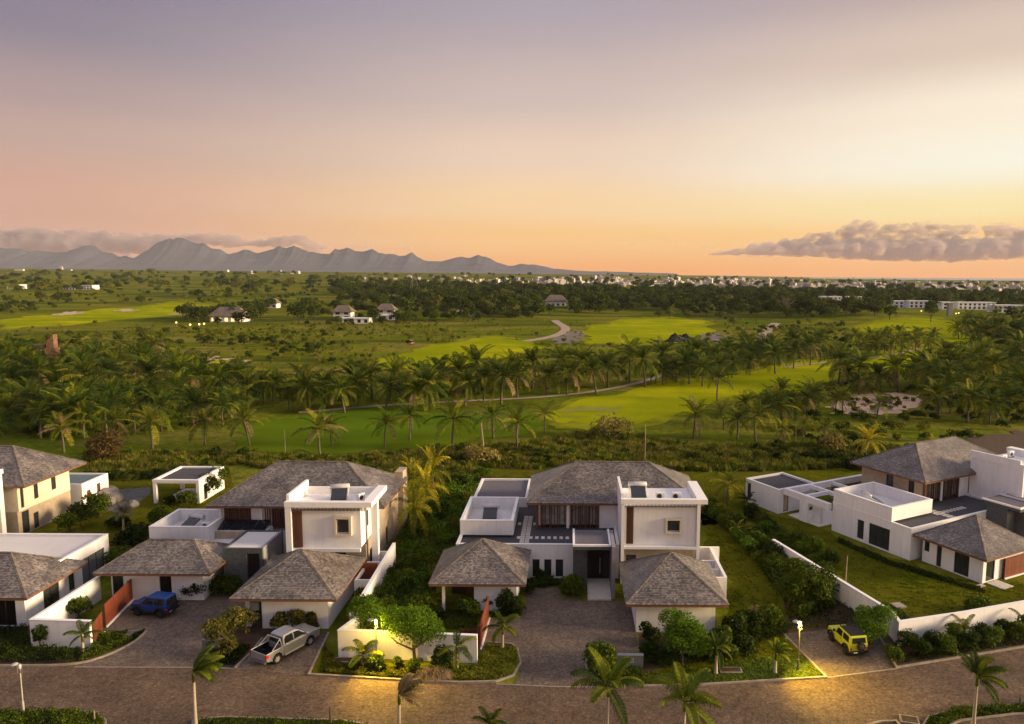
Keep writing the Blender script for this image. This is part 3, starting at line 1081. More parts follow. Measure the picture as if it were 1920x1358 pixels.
def ac_unit(label, x, y, z, rz):
    t = thing('air_conditioner', label, 'air conditioner', (x, y, z), rz, 'outdoor air conditioning units on the roofs')
    MB().box(-0.45, 0.45, -0.17, 0.17, 0.08, 0.78).build('casing', acm, t, bevel=0.02)
    f = MB().lathe([(0.24, 0), (0.24, 0.03), (0.2, 0.035)], 16)
    o = f.build('fan_grille', dframe, t)
    o.location = (-0.1, -0.17, 0.43)
    o.rotation_euler = (R(90), 0, 0)
    MB().box(-0.4, -0.3, -0.2, 0.2, 0, 0.08).box(0.3, 0.4, -0.2, 0.2, 0, 0.08).build('foot', dframe, t)
    return t


# ------------------------------------------------------------------ the repeated house type (built twice: once facing the street, once turned)
def terrace_house(root, o, left_x=-11.2, seed=10, carport_open=True, right_wing=True, back_roof=True):
    Y0 = 70.0
    # lower storey
    fh = [(-3.66, -2.96, 0.15, 1.95), (-2.49, -1.79, 0.15, 1.95), (-1.37, -0.62, 0.15, 1.95)]
    lh = [(76.0, 76.9, 0.3, 2.5), (72.6, 75.3, 0.15, 2.55)] if not carport_open else []
    block(root, left_x, 4.9, Y0, 84.3 if back_roof else 80.55, 0, 3.45, o, white, holes={'f': fh, 'l': lh}, floor=3.25, fm=gravel)
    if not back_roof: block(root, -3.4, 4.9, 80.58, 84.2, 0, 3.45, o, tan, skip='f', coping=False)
    # parapet box with the solar heater
    block(root, left_x + 0.03, -5.75, 72.5, 80.5, 3.5, 5.0, o, white, floor=3.75, fm=flatroof)
    # gravel roof behind
    if back_roof: block(root, left_x + 0.1, -4.9, 82.3, 90.4, 0, 4.3, o, white, floor=4.15, fm=gravel2)
    # upper storey under the big roof
    uh = [(-3.05, -0.35, 3.5, 6.0, paleglass), (0.15, 2.95, 3.5, 6.0, paleglass)]
    wl = [(79.5, 80.5, 4.2, 6.0), (76.6, 77.4, 3.5, 6.0)]
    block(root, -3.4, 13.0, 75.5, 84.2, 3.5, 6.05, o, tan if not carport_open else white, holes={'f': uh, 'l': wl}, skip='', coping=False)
    MB(*o).box(-0.35, -0.05, 75.2, 75.47, 3.3, 6.05).build('column', white, root)
    MB(*o).box(-3.6, -3.3, 75.0, 75.3, 3.3, 6.05).build('column', timber, root)
    MB(*o).box(3.12, 4.98, 75.3, 75.47, 3.3, 6.05).build('wall', white, root)
    r = random.Random(seed)
    slat_row(root, [-3.05, -2.83, -2.6, -2.1, -1.95, -1.62, -1.3, -1.05, -0.55, 0.12, 0.3, 0.62, 0.95, 1.12, 1.32, 1.62, 1.78, 2.1, 2.42, 2.75, 2.92, 3.05], 75.3, 3.3, 6.05, o)
    hip_roof(root, -4.5, 14.0, 74.4, 85.2, 6.3, 9.35, o, rx=(0.7, 8.6), seed=seed)
    # white box with the timber screens
    block(root, 5.32, 12.3, 69.3, 75.28, 3.75, 7.62, o, white, holes={'f': [(9.5, 10.68, 5.2, 6.32)]}, skip='b', coping=False)
    fr = MB(*o)
    fr.box(9.3, 10.9, 68.95, 69.298, 6.34, 6.5).box(9.3, 10.9, 68.95, 69.298, 5.02, 5.18).box(9.3, 9.48, 68.95, 69.298, 5.18, 6.34).box(10.7, 10.9, 68.95, 69.298, 5.18, 6.34)
    fr.build('window_surround', mat('pale_tan_render', (0.52, 0.45, 0.38), 0.9, 0.08, 2.0), root)
    f = MB(*o)
    f.box(5.0, 5.3, 68.8, 75.2, 0, 8.05).box(12.32, 12.62, 68.8, 69.29, 0, 8.05).box(12.32, 12.6, 69.3, 75.2, 7.63, 8.05)
    f.box(5.3, 12.32, 68.8, 69.28, 3.5, 3.74)
    f.build('frame', white, root)
    MB(*o).box(5.33, 12.28, 69.32, 75.25, 7.64, 7.7).box(4.95, 13.3, 68.75, 69.2, 8.052, 8.5).box(12.32, 13.3, 69.202, 75.25, 8.052, 8.5).box(4.95, 5.2, 69.202, 75.25, 8.052, 8.95).build('parapet', whitetop, root)
    louvres(root, 5.52, 6.2, 69.15, 69.27, 3.9, 7.6, o)
    louvres(root, 5.34, 12.28, 69.0, 69.1, 7.64, 8.03, o, vertical=True, pitch=0.13)
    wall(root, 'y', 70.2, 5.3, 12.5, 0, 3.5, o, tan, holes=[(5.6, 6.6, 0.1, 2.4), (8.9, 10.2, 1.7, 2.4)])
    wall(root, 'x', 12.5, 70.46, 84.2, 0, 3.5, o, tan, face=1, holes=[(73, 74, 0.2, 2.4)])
    # entrance block of dark stone
    MB(*o).box(0.3, 3.9, 66.2, 70.6, 4.4, 4.72).build('entrance_roof', greyw, root)
    c = MB(*o)
    c.box(0.3, 0.5, 66.2, 70.6, 4.722, 4.9).box(3.72, 3.9, 66.2, 70.6, 4.722, 4.9).box(0.5, 3.72, 66.2, 66.4, 4.722, 4.9)
    c.build('coping', whitetop, root)
    MB(*o).box(0.52, 3.7, 66.42, 70.6, 4.722, 4.76).build('roof_deck', gravel2, root)
    MB(*o).box(0.35, 1.7, 67.6, 69.96, 0, 4.398).build('wall', greyw, root)
    MB(*o).box(3.92, 4.25, 65.4, 69.98, 0, 5.0).build('wall', mat('mid_grey_stone', (0.22, 0.21, 0.22), 0.85, 0.15, 4.0), root)
    wall(root, 'y', 69.0, 1.72, 3.9, 0.45, 4.39, o, dframe, holes=[(1.95, 3.4, 0.47, 3.4)], pane=mat('dark_door', (0.012, 0.010, 0.009), 0.3, 0.2, 2.0))
    MB(*o).box(2.95, 3.0, 68.9, 68.98, 1.0, 2.6).build('door_handle', steel, root)
    MB(*o).box(1.72, 3.9, 66.4, 68.98, 0, 0.45).build('step', slab, root)
    MB(*o).box(1.72, 3.9, 65.7, 66.39, 0, 0.3).build('step', slab, root)
    MB(*o).box(1.72, 3.9, 65.05, 65.69, 0, 0.15).build('step', slab, root)
    # stepping slabs laid across the gravel terrace
    me = MB().box(-0.17, 0.17, -0.36, 0.36, 0, 0.05).mesh('paving_slab', slab)
    ox, oy, oz = o
    x = -5.2
    spots = []
    while x < 0.1:
        if abs(x + 4.55) > 0.55: spots.append((x, 72.4, 0))
        x += 0.62
    y = 70.6
    while y < 79.0:
        spots.append((-4.8, y, 1))
        y += 0.52
        spots.append((-4.3, y - 0.52, 1))
    spots += [(-5.4, 76.6, 0), (-3.75, 76.6, 0)]
    for (px_, py_, turn) in spots:
        if px_ < -3.4 or py_ < 75:
            ob = obj('paving_slab', me, root, (px_ - ox, py_ - oy, 3.252 - oz), (0, 0, R(90) if turn else 0))
            ob.scale = (1.0, 0.62 if turn else 0.9, 1)
    # front pavilion (left) and garage (right)
    hip_roof(root, -12.35, -3.85, 61.9, 69.9, 2.9, 5.55, o, seed=seed + 1)
    if carport_open:
        MB(*o).box(-11.35, -11.1, 62.7, 62.95, 0, 2.7).build('post', white, root)
        MB(*o).box(-11.35, -11.1, 68.9, 69.15, 0, 2.7).build('post', white, root)
        wall(root, 'y', 62.75, -8.5, -4.7, 0, 2.72, o, white)
        wall(root, 'x', -4.7, 63.02, 69.4, 0, 2.72, o, white, face=1)
        MB(*o).box(-11.05, -4.98, 66.3, 66.5, 0, 2.7).build('timber_screen', timber, root)
    else:
        wall(root, 'y', 62.75, -11.4, -4.7, 0, 2.72, o, white, holes=[(-10.9, -9.5, 0.1, 2.3)])
        wall(root, 'x', -11.4, 63.02, 69.4, 0, 2.72, o, white, holes=[(64.2, 64.95, 0.1, 2.35), (64.95, 65.8, 0.1, 2.35), (67.2, 67.75, 0.05, 2.6), (68.6, 69.2, 1.2, 2.4)])
        wall(root, 'x', -4.7, 63.02, 69.4, 0, 2.72, o, white, face=1)
        MB(*o).box(-10.9, -9.3, 60.9, 62.6, 0, 0.08).build('step', slab, root)
    if right_wing:
        hip_roof(root, 4.7, 13.2, 58.1, 66.9, 2.9, 5.65, o, seed=seed + 2)
        block(root, 5.65, 12.3, 59.0, 66.2, 0, 2.72, o, white, coping=False, skip='')
        # service yard
        MB(*o).box(12.66, 15.2, 71.9, 72.12, 0, 2.5).box(14.2, 14.4, 64.4, 71.88, 0, 2.5).box(12.64, 14.18, 69.0, 69.2, 0, 2.3).box(12.64, 14.18, 66.9, 67.1, 0, 2.3).box(13.3, 14.18, 64.4, 64.6, 0, 2.5).build('yard_wall', white, root)
        MB(*o).box(13.3, 14.4, 64.4, 64.6, 2.502, 2.56).box(14.17, 14.43, 64.6, 71.9, 2.502, 2.56).box(12.66, 15.2, 71.88, 72.14, 2.502, 2.56).build('coping', whitetop, root)


# ------------------------------------------------------------------ the villas along the street
O2 = (0.5, 72.0, 0.0)
villa2 = thing('villa', 'villa facing the middle drive, with stepping slabs on its gravel terrace', 'house', O2, 0, 'grey shingle roofed white villas along the street')
terrace_house(villa2, O2)

plank_me = MB().box(-0.8, 0.8, -0.09, 0.09, 0, 0.05).mesh('plank', mat('grey_decking', (0.15, 0.10, 0.07), 0.85, 0.25, 3.0, orand=0.25))
for i_ in range(34):
    obj('plank', plank_me, villa2, (-12.15 - O2[0], 69.8 + i_ * 0.27 - O2[1], 0.5))
A3 = R(28.5)
L0 = (-12.35, 61.9, 0.0)
W0 = at(1850, 1051, 2.88)
villa3 = thing('villa', 'villa turned at an angle on the right, with a pergola', 'house', (W0[0], W0[1], 0), A3, 'grey shingle roofed white villas along the street')
terrace_house(villa3, L0, left_x=-12.55, seed=40, carport_open=False, back_roof=False)
o = L0
pg = MB(*o)
pg.box(-13.2, -12.9, 83.8, 85.1, 0, 2.5).box(-12.1, -11.7, 82.7, 84.0, 0, 2.5)
pg.build('pergola_pier', white, villa3)
pb = MB(*o)
pb.box(-13.2, -12.7, 80.55, 87.4, 2.502, 3.3).box(-13.2, 4.0, 87.42, 87.9, 2.502, 3.3).box(-12.68, -9.0, 84.4, 84.7, 2.802, 3.25).box(-9.0, -8.6, 82.0, 87.4, 2.802, 3.27).box(-5.2, -4.9, 82.4, 87.4, 2.802, 3.2)
pb.build('pergola_beam', white, villa3)
MB(*o).box(-4.6, 3.8, 87.95, 88.0, 0.6, 2.9).build('glass_screen', paleglass, villa3)
MB(*o).box(-13.1, -7.0, 82.0, 87.0, 0, 0.08).build('floor', slab, villa3)

pav3 = thing('pavilion', 'small white flat roofed pavilion at the far end of the right pergola', 'pavilion', (W0[0], W0[1], 0), A3, 'white garden pavilions')
block(pav3, -13.9, -7.4, 88.0, 94.0, 0, 3.1, o, white, holes={'l': [(93.0, 93.7, 0.4, 2.6)], 'f': [(-13.0, -12.1, 0.1, 2.4, mat('pale_door', (0.42, 0.33, 0.24), 0.7, 0.15, 2.0))]}, floor=2.9, fm=gravel)

# villa on the left of the drive (second from the left)
O1 = (-28.0, 74.0, 0.0)
v1 = thing('villa', 'villa with roof solar panels, between the blue car and the yellow palms', 'house', O1, 0, 'grey shingle roofed white villas along the street')
o = O1
hip_roof(v1, -37.3, -19.0, 73.1, 84.0, 6.2, 9.5, o, rx=(-31.9, -24.5), seed=21)
block(v1, -36.2, -19.9, 74.2, 83.0, 3.4, 5.95, o, white, holes={'f': [(-35.9, -33.2, 3.5, 5.8, glass), (-31.0, -27.6, 3.5, 5.8, glass)]}, coping=False, skip='r')
wall(v1, 'x', -19.9, 74.45, 82.75, 0, 5.95, o, tan, face=1, holes=[(77.0, 77.8, 0.5, 2.6)])
block(v1, -36.2, -20.2, 74.24, 83.1, 0, 3.38, o, white, coping=False)
MB(*o).box(-36.4, -36.15, 73.9, 74.15, 3.4, 5.95).box(-32.2, -31.9, 73.9, 74.15, 3.4, 5.95).build('column', white, v1)
slat_row(v1, [-35.8 + 0.19 * i for i in range(14)] + [-31.6 + 0.24 * i for i in range(18)], 74.0, 3.4, 5.95, o, w=0.12)
MB(*o).box(-20.2, -19.3, 82.8, 85.0, 0, 7.2).build('wall', tan, v1)
block(v1, -26.1, -19.95, 67.9, 73.95, 3.85, 7.55, o, white, holes={'f': [(-22.15, -21.0, 5.35, 6.75)], 'r': [(70.0, 70.6, 5.2, 6.8)]}, skip='b', coping=False)
fr = MB(*o)
fr.box(-22.4, -20.75, 67.5, 67.898, 6.77, 7.0).box(-22.4, -20.75, 67.5, 67.898, 5.1, 5.33).box(-22.4, -22.17, 67.5, 67.898, 5.33, 6.77).box(-20.98, -20.75, 67.5, 67.898, 5.33, 6.77)
fr.build('window_surround', mat('pale_tan_render', (0, 0, 0)), v1)
f = MB(*o)
f.box(-26.95, -26.4, 67.4, 68.2, 0, 7.95).box(-26.95, -26.7, 68.2, 73.0, 3.4, 7.95).box(-19.35, -18.75, 69.4, 70.0, 0, 7.95)
f.box(-26.38, -19.97, 67.6, 67.88, 3.5, 3.84)
f.build('frame', white, v1)
MB(*o).box(-26.68, -19.96, 67.96, 73.2, 7.57, 7.63).box(-26.98, -18.72, 67.37, 67.95, 7.952, 8.46).box(-19.6, -18.72, 67.952, 73.2, 7.952, 8.46).box(-26.98, -26.7, 67.952, 73.2, 7.952, 9.0).box(-26.69, -19.61, 72.9, 73.19, 7.64, 8.3).build('parapet', whitetop, v1)
louvres(v1, -26.38, -25.5, 67.65, 67.8, 3.9, 7.5, o)
louvres(v1, -26.38, -19.4, 67.5, 67.62, 7.58, 7.93, o, vertical=True, pitch=0.13)
wall(v1, 'y', 69.3, -26.4, -19.9, 0, 3.6, o, tan, holes=[(-23.0, -21.9, 2.2, 3.0)])
wall(v1, 'x', -19.9, 69.56, 73.9, 0, 3.8, o, tan, face=1, holes=[(70.6, 71.6, 0.3, 2.6)])
# entrance block
block(v1, -32.6, -28.9, 66.6, 71.6, 0, 4.2, o, greyw, holes={'f': [(-30.4, -29.2, 0.1, 3.7, mat('dark_door', (0, 0, 0)))]}, floor=4.1, fm=flatroof, skip='r', coping=False)
wall(v1, 'x', -28.9, 66.86, 71.34, 0, 4.19, o, mat('mid_grey_stone', (0, 0, 0)), face=1)  # lighter stone here stands in for light falling on this side
MB(*o).box(-37.6, -32.62, 69.4, 71.8, 2.9, 3.2).build('roof_deck', flatroof, v1)
MB(*o).box(-37.5, -32.7, 71.82, 72.05, 0, 3.9).build('wall', tan, v1)
block(v1, -41.8, -35.9, 70.6, 76.2, 0, 4.8, o, white, floor=3.7, fm=flatroof, coping=True)
# solar panels on a low frame
for i in range(4):
    p = MB(*o)
    xa = -36.4 + i * 1.22 + (0.6 if i >= 0 else 0)
    p.add([(xa, 72.3, 3.95), (xa + 1.15, 72.3, 3.95), (xa + 1.15, 73.7, 4.5), (xa, 73.7, 4.5), (xa, 72.28, 4.0), (xa + 1.15, 72.28, 4.0), (xa + 1.15, 73.68, 4.55), (xa, 73.68, 4.55)],
          [(0, 3, 2, 1), (4, 5, 6, 7), (0, 1, 5, 4), (1, 2, 6, 5), (2, 3, 7, 6), (3, 0, 4, 7)])
    p.build('solar_panel', solar, v1)
MB(*o).box(-36.0, -30.8, 72.3, 73.8, 3.4, 3.9).build('panel_base', white, v1)
# carport and garage
hip_roof(v1, -42.9, -32.4, 63.5, 70.3, 3.0, 4.95, o, rx=(-39.5, -35.4), seed=23)
wall(v1, 'y', 64.6, -42.0, -33.6, 0, 2.82, o, white, holes=[(-37.6, -36.5, 0.05, 2.4, mat('dark_door', (0, 0, 0))), (-41.9, -40.9, 0.05, 2.4, mat('dark_door', (0, 0, 0)))])
wall(v1, 'x', -33.6, 64.86, 69.8, 0, 2.82, o, white, face=1)
wall(v1, 'x', -42.0, 64.86, 69.8, 0, 2.82, o, white)
hip_roof(v1, -28.3, -19.4, 58.5, 67.3, 3.0, 5.6, o, seed=24)
wall(v1, 'y', 59.3, -26.0, -20.4, 0, 2.82, o, white)
wall(v1, 'x', -20.4, 59.56, 66.8, 0, 2.82, o, white, face=1)
wall(v1, 'y', 66.55, -27.4, -20.66, 0, 2.82, o, white, face=1)
MB(*o).box(-27.5, -27.1, 59.6, 59.9, 0, 2.8).build('post', white, v1)
MB(*o).box(-27.08, -26.02, 60.6, 60.8, 0, 2.8).build('timber_screen', mat('teal_door', (0.03, 0.045, 0.045), 0.5, 0.2, 2.0), v1)
MB(*o).box(-27.0, -26.3, 59.4, 59.7, 1.55, 2.25).build('meter_box', mat('grey_box', (0.22, 0.24, 0.26), 0.6, 0.1, 2.0), v1)
MB(*o).box(-20.3, -18.2, 66.9, 67.05, 0, 2.7).build('timber_screen', redwood, v1)

# first villa, cut by the left edge of the picture
O0 = (-64.0, 80.0, 0.0)
v0 = thing('villa', 'villa cut by the left edge, with a cream lit side wall', 'house', O0, 0, 'grey shingle roofed white villas along the street')
o = O0
hip_roof(v0, -80.0, -60.7, 79.6, 90.2, 6.2, 9.5, o, rx=(-74.5, -65.7), seed=31)
cream = mat('sunlit_cream_render', (0.70, 0.60, 0.46), 0.9, 0.08, 1.0)  # warm side light put into the render colour; it fades to tan below
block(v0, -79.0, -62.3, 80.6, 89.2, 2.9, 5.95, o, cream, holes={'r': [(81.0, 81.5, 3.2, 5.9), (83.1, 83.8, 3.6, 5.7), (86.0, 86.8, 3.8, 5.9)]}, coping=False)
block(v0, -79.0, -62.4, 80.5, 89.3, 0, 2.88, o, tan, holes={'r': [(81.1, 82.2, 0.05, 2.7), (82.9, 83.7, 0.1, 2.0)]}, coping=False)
block(v0, -72.0, -63.6, 71.8, 78.0, 3.4, 7.6, o, white, holes={'r': [(73.6, 75.0, 4.6, 6.6)]}, coping=False)
f = MB(*o)
f.box(-64.5, -63.0, 78.9, 79.5, 0, 7.7).box(-72, -62.8, 71.3, 79.5, 7.7, 8.2).box(-72, -63.2, 71.5, 71.78, 3.1, 7.69)
f.build('frame', white, v0)
block(v0, -71.8, -63.8, 72.0, 78.8, 0, 3.38, o, tan, coping=False)
louvres(v0, -63.58, -63.3, 74.0, 78.0, 6.9, 7.6, o)
block(v0, -62.0, -46.4, 64.4, 71.4, 0, 3.75, o, white, holes={'r': [(65.3, 66.1, 0.4, 2.5), (67.2, 70.6, 0.1, 2.7, mat('grey_louvre', (0.12, 0.125, 0.135), 0.6, 0.15, 2.0))]}, floor=3.55, fm=flatroof)
hip_roof(v0, -54.2, -45.2, 58.5, 66.3, 2.95, 5.35, o, rx=(-50.3, -49.3), seed=32)
block(v0, -53.2, -46.1, 59.4, 64.35, 0, 2.75, o, white, holes={'r': [(61.6, 63.6, 0.05, 2.4)], 'f': [(-52.5, -46.9, 0.05, 2.4, mat('dark_door', (0, 0, 0)))]}, coping=False)

pool = thing('raised_pool', 'raised white pool tank with teal water and red brown doors behind the left villa', 'swimming pool', (-66.0, 92.0, 0), 0)
o = (-66.0, 92.0, 0)
block(pool, -70.0, -61.6, 90.3, 95.6, 0, 3.3, o, white, t=0.3, holes={'r': [(91.2, 91.9, 0.2, 2.2, redwood), (93.2, 93.9, 0.2, 2.5, redwood)]}, coping=False)
MB(*o).box(-69.69, -61.91, 90.61, 95.29, 2.4, 3.1).build('water', wet, pool)

pav1 = thing('pavilion', 'open white garden pavilion with a gravel roof left of the second villa', 'pavilion', (-51.2, 96.4, 0), 0, 'white garden pavilions')
o = (-51.2, 96.4, 0)
m = MB(*o)
m.box(-54.2, -53.8, 93.0, 93.4, 0, 2.7).box(-48.6, -48.2, 93.0, 93.4, 0, 2.7).box(-54.2, -53.8, 99.5, 99.9, 0, 2.7).box(-51.4, -51.1, 99.5, 99.9, 0, 2.7)
m.build('post', white, pav1)
wall(pav1, 'x', -48.2, 93.42, 99.9, 0, 2.7, o, white, face=1, holes=[(94.2, 95.1, 0.1, 2.2)])
MB(*o).box(-54.2, -48.2, 93.0, 99.9, 2.702, 2.9).build('roof', white, pav1)
MB(*o).box(-54.24, -48.16, 92.96, 93.4, 2.902, 3.15).box(-54.24, -48.16, 99.5, 99.94, 2.902, 3.15).box(-54.24, -53.8, 93.4, 99.5, 2.902, 3.15).box(-48.6, -48.16, 93.4, 99.5, 2.902, 3.15).build('parapet', whitetop, pav1)
MB(*o).box(-53.79, -48.61, 93.41, 99.49, 2.902, 2.97).build('roof_deck', gravel, pav1)
MB(*o).box(-53.5, -49.2, 94.0, 99.4, 0, 0.12).build('floor', slab, pav1)

# things on the roofs
solar_heater('solar water heater inside the left parapet of the villa facing the drive', -8.6, 77.4, 3.76, 0)
solar_heater('solar water heater on the white box roof of the villa facing the drive', 6.9, 72.6, 7.71, 0)
solar_heater('solar water heater on the white box roof of the villa beside the yellow palms', -23.0, 71.4, 7.64, R(12))
solar_heater('solar water heater beside two fan units on the second villa', -39.0, 73.6, 3.71, R(-20))
c3, s3 = math.cos(A3), math.sin(A3)
v3 = lambda x, y: (W0[0] + (x - L0[0]) * c3 - (y - L0[1]) * s3, W0[1] + (x - L0[0]) * s3 + (y - L0[1]) * c3)
solar_heater('solar water heater lying in the parapet box of the right villa', *v3(-9.6, 77.6), 3.76, A3 + R(60))
ac_unit('left air conditioner on the white box roof of the villa facing the drive', 9.0, 71.2, 7.71, 0)
ac_unit('right air conditioner on the white box roof of the villa facing the drive', 10.6, 71.2, 7.71, 0)
ac_unit('left fan unit beside the roof solar panels', -37.3, 73.0, 3.71, 0)
ac_unit('right fan unit against the roof solar panels', -36.45, 74.2, 3.71, 0)
ac_unit('slim air conditioner at the right end of the roof beside the yellow palms', -20.6, 70.4, 7.64, R(65))
ac_unit('front air conditioner on the white box roof at the right edge', *v3(8.0, 73.0), 7.71, A3)
ac_unit('rear air conditioner on the white box roof at the right edge', *v3(10.8, 73.8), 7.71, A3)

# ------------------------------------------------------------------ garden walls, fences, signs
gw = lambda label, cat='wall': thing('garden_wall', label, cat, (0, 0, 0), 0, 'white garden walls')


def garden_wall(label, pts, hgt, t=0.25, z=None):
    x0, y0 = pts[0]
    root = thing('garden_wall', label, 'wall', (x0, y0, 0), 0, 'white garden walls')
    L, Rr = offset_path(pts, t / 2)
    hs = hgt if hasattr(hgt, '__len__') else [hgt] * len(pts)
    MB(x0, y0).strip_solid(L, Rr, 0, hs).build('wall', white, root)
    L, Rr = offset_path(pts, t / 2 + 0.03)
    c = MB(x0, y0)
    n = len(pts)
    for i in range(n - 1):
        a, b = i, i + 1
        c.add([(*L[a], hs[a] + .002), (*Rr[a], hs[a] + .002), (*L[b], hs[b] + .002), (*Rr[b], hs[b] + .002), (*L[a], hs[a] + .06), (*Rr[a], hs[a] + .06), (*L[b], hs[b] + .06), (*Rr[b], hs[b] + .06)],
              [(4, 5, 7, 6), (0, 2, 6, 4), (1, 5, 7, 3)] + ([(0, 4, 5, 1)] if i == 0 else []) + ([(2, 3, 7, 6)] if i == n - 2 else []))
    c.build('coping', whitetop, root)
    return root


garden_wall('white wall wrapping the bed left of the blue car, its front face to the street', [(-38.3, 55.95), (-43.15, 56.2), (-43.15, 64.6)], 2.2)
w = garden_wall('long stepped white wall left of the dark strip of shrubs', [(-17.8, 57.2), (-17.8, 62.0), (-17.8, 66.0), (-17.8, 72.0)], [2.3, 2.45, 2.6, 2.75])
MB(-17.8, 57.2).box(-19.6, -17.95, 70.6, 70.8, 0, 2.4).box(-19.6, -17.95, 68.4, 68.6, 0, 2.2).box(-19.6, -17.95, 64.2, 64.4, 0, 2.2).box(-19.6, -19.4, 64.41, 67.0, 1.9, 2.2).build('yard_wall', white, w)
garden_wall('white wall behind the left lit street lamp', [(-17.2, 57.0), (-17.93, 54.75), (-7.1, 54.0)], 2.2)
garden_wall('white wall between the right lawns, turning along the street behind the hedge', [(21.73, 75.74), (27.05, 59.2), (26.97, 57.1), (33.1, 58.85), (39.5, 60.9), (52.0, 65.0)], [2.0, 2.0, 2.0, 2.0, 2.05, 2.1])


def board_fence(label, p0, p1, z1, plinth=True, z0=0.1):
    d = math.hypot(p1[0] - p0[0], p1[1] - p0[1])
    root = thing('timber_fence', label, 'fence', (p0[0], p0[1], 0), math.atan2(p1[1] - p0[1], p1[0] - p0[0]), 'red brown timber fences')
    n = int(d / 0.2)
    me = MB().box(0.006, d / n - 0.006, -0.03, 0.03, z0, z1).mesh('board', redwood)
    for i in range(n):
        obj('board', me, root, (i * d / n, rng.uniform(-0.006, 0.006), 0))
    MB().box(0, d, 0.032, 0.09, 0.5, 0.6).box(0, d, 0.032, 0.09, z1 - 0.4, z1 - 0.3).build('rail', timber, root)
    for i in range(max(2, int(d / 2.2) + 1)):
        k = max(1, int(d / 2.2))
        MB().box(i * (d - 0.1) / k, i * (d - 0.1) / k + 0.1, 0.092, 0.19, 0, z1 - 0.05).build('post', timber, root)
    if plinth:
        MB().box(-0.05, d + 0.05, -0.16, -0.035, 0, 0.12).build('plinth', whitetop, root)
    return root


board_fence('long red brown fence behind the blue car', (-39.3, 59.3), (-40.5, 66.7), 2.05)
board_fence('short red brown fence at the end of the left front wall', (-38.25, 56.15), (-38.9, 58.3), 1.9)
board_fence('red brown fence between the front lawn and the middle drive', (-7.15, 55.9), (-7.05, 61.3), 2.1)
board_fence('low dark gate panel beside the middle red fence', (-9.0, 57.2), (-7.3, 57.2), 1.1, plinth=False)
e0, e1 = v3(-8.3, 62.45), v3(-2.6, 62.3)
board_fence('red brown fence by the corner of the right villa', e0, e1, 2.1)


def sign_wall(label, x, y, w, hgt):
    root = thing('sign_wall', label, 'sign', (x, y, 0), 0, 'low grey stone walls with a house plate')
    MB().box(-w / 2, w / 2, -0.16, 0.16, 0, hgt).build('wall', signw, root)
    MB().box(-w / 2 - 0.02, w / 2 + 0.02, -0.18, 0.18, hgt + 0.002, hgt + 0.06).build('coping', mat('pale_grey_stone', (0.26, 0.255, 0.25), 0.85, 0.15, 5), root)
    MB().box(-w * 0.2, w * 0.16, -0.2, -0.163, hgt * 0.42, hgt * 0.82).build('plate', mat('plate', (0.30, 0.30, 0.30), 0.5, 0.15, 6), root)


sign_wall('grey stone wall with a house plate beside the middle drive', 4.66, 53.5, 2.1, 0.95)
sign_wall('grey stone wall with a house plate behind the flowering bush near the silver pickup', -28.1, 55.5, 2.1, 0.95)


# ------------------------------------------------------------------ street lamps
def street_lamp(label, x, y, hgt, lit, lean=0.0):
    root = thing('street_lamp', label, 'street lamp', (x, y, 0), 0, 'street lamps')
    pm = mat('lamp_post_grey', (0.10, 0.095, 0.085), 0.5, 0.15, 3.0) if lit else mat('lamp_post_pale', (0.42, 0.39, 0.36), 0.6, 0.15, 3.0)
    MB().lathe([(0.075, 0), (0.075, 0.9), (0.045, 0.95), (0.04, hgt - 0.62)], 10).build('post', pm, root)
    MB().lathe([(0.11, 0), (0.11, 0.06)], 10).build('base_plate', pm, root)
    hd = MB()
    hd.smooth = True
    hd.lathe([(0.03, hgt + 0.13), (0.17, hgt + 0.11), (0.24, hgt + 0.06), (0.24, hgt + 0.03), (0.19, hgt + 0.02), (0.03, hgt + 0.06)], 18)
    cap_ = hd.build('lamp_cap', mat('lamp_cap', (0.36, 0.34, 0.32), 0.5, 0.08, 3.0), root)
    cap_.location = (0.06, -0.05, 0)
    cap_.rotation_euler = (0, R(-6), 0)
    b = MB()
    b.smooth = True
    b.lathe([(0.05, hgt - 0.34), (0.09, hgt - 0.27), (0.10, hgt - 0.1), (0.08, hgt + 0.0)], 14)
    b.build('lantern', glow('lit_lantern', (1.0, 0.72, 0.25), 5.0) if lit else mat('frosted_glass', (0.5, 0.5, 0.48), 0.3, 0.05, 3.0), root)
    r_ = MB()
    for k in range(3):
        a = k * 2.1
        r_.tube([(0.13 * math.cos(a), 0.13 * math.sin(a), hgt - 0.62), (0.14 * math.cos(a), 0.14 * math.sin(a), hgt + 0.03)], 0.008, 4)
    r_.build('stay', pm, root)
    if lit:
        sd = bpy.data.lights.new('lamp_reflector', 'SPOT')
        sd.energy = 2100
        sd.color = (1.0, 0.64, 0.05)
        sd.spot_size = R(112)
        sd.spot_blend = 0.75
        sd.shadow_soft_size = 0.1
        so = bpy.data.objects.new('lamp_reflector', sd)
        COL.objects.link(so)
        so.parent = root
        so.location = (0.06, -0.12, hgt - 0.45)
        so.rotation_euler = Vector((-1.9, 2.3, hgt)).to_track_quat('Z', 'Y').to_euler()
        ld = bpy.data.lights.new('lamp_bulb', 'POINT')
        ld.energy = 430
        ld.color = (1.0, 0.66, 0.08)
        ld.shadow_soft_size = 0.13
        lo = bpy.data.objects.new('lamp_bulb', ld)
        COL.objects.link(lo)
        lo.parent = root
        lo.location = (0.0, -0.05, hgt - 0.50)
    return root


street_lamp('lit street lamp in front of the white wall with the round bush', -14.63, 52.95, 3.95, True)
street_lamp('lit street lamp beside the yellow car drive', 17.5, 53.05, 3.95, True)
street_lamp('unlit pale street lamp at the left edge of the street', -37.1, 46.9, 3.6, False)


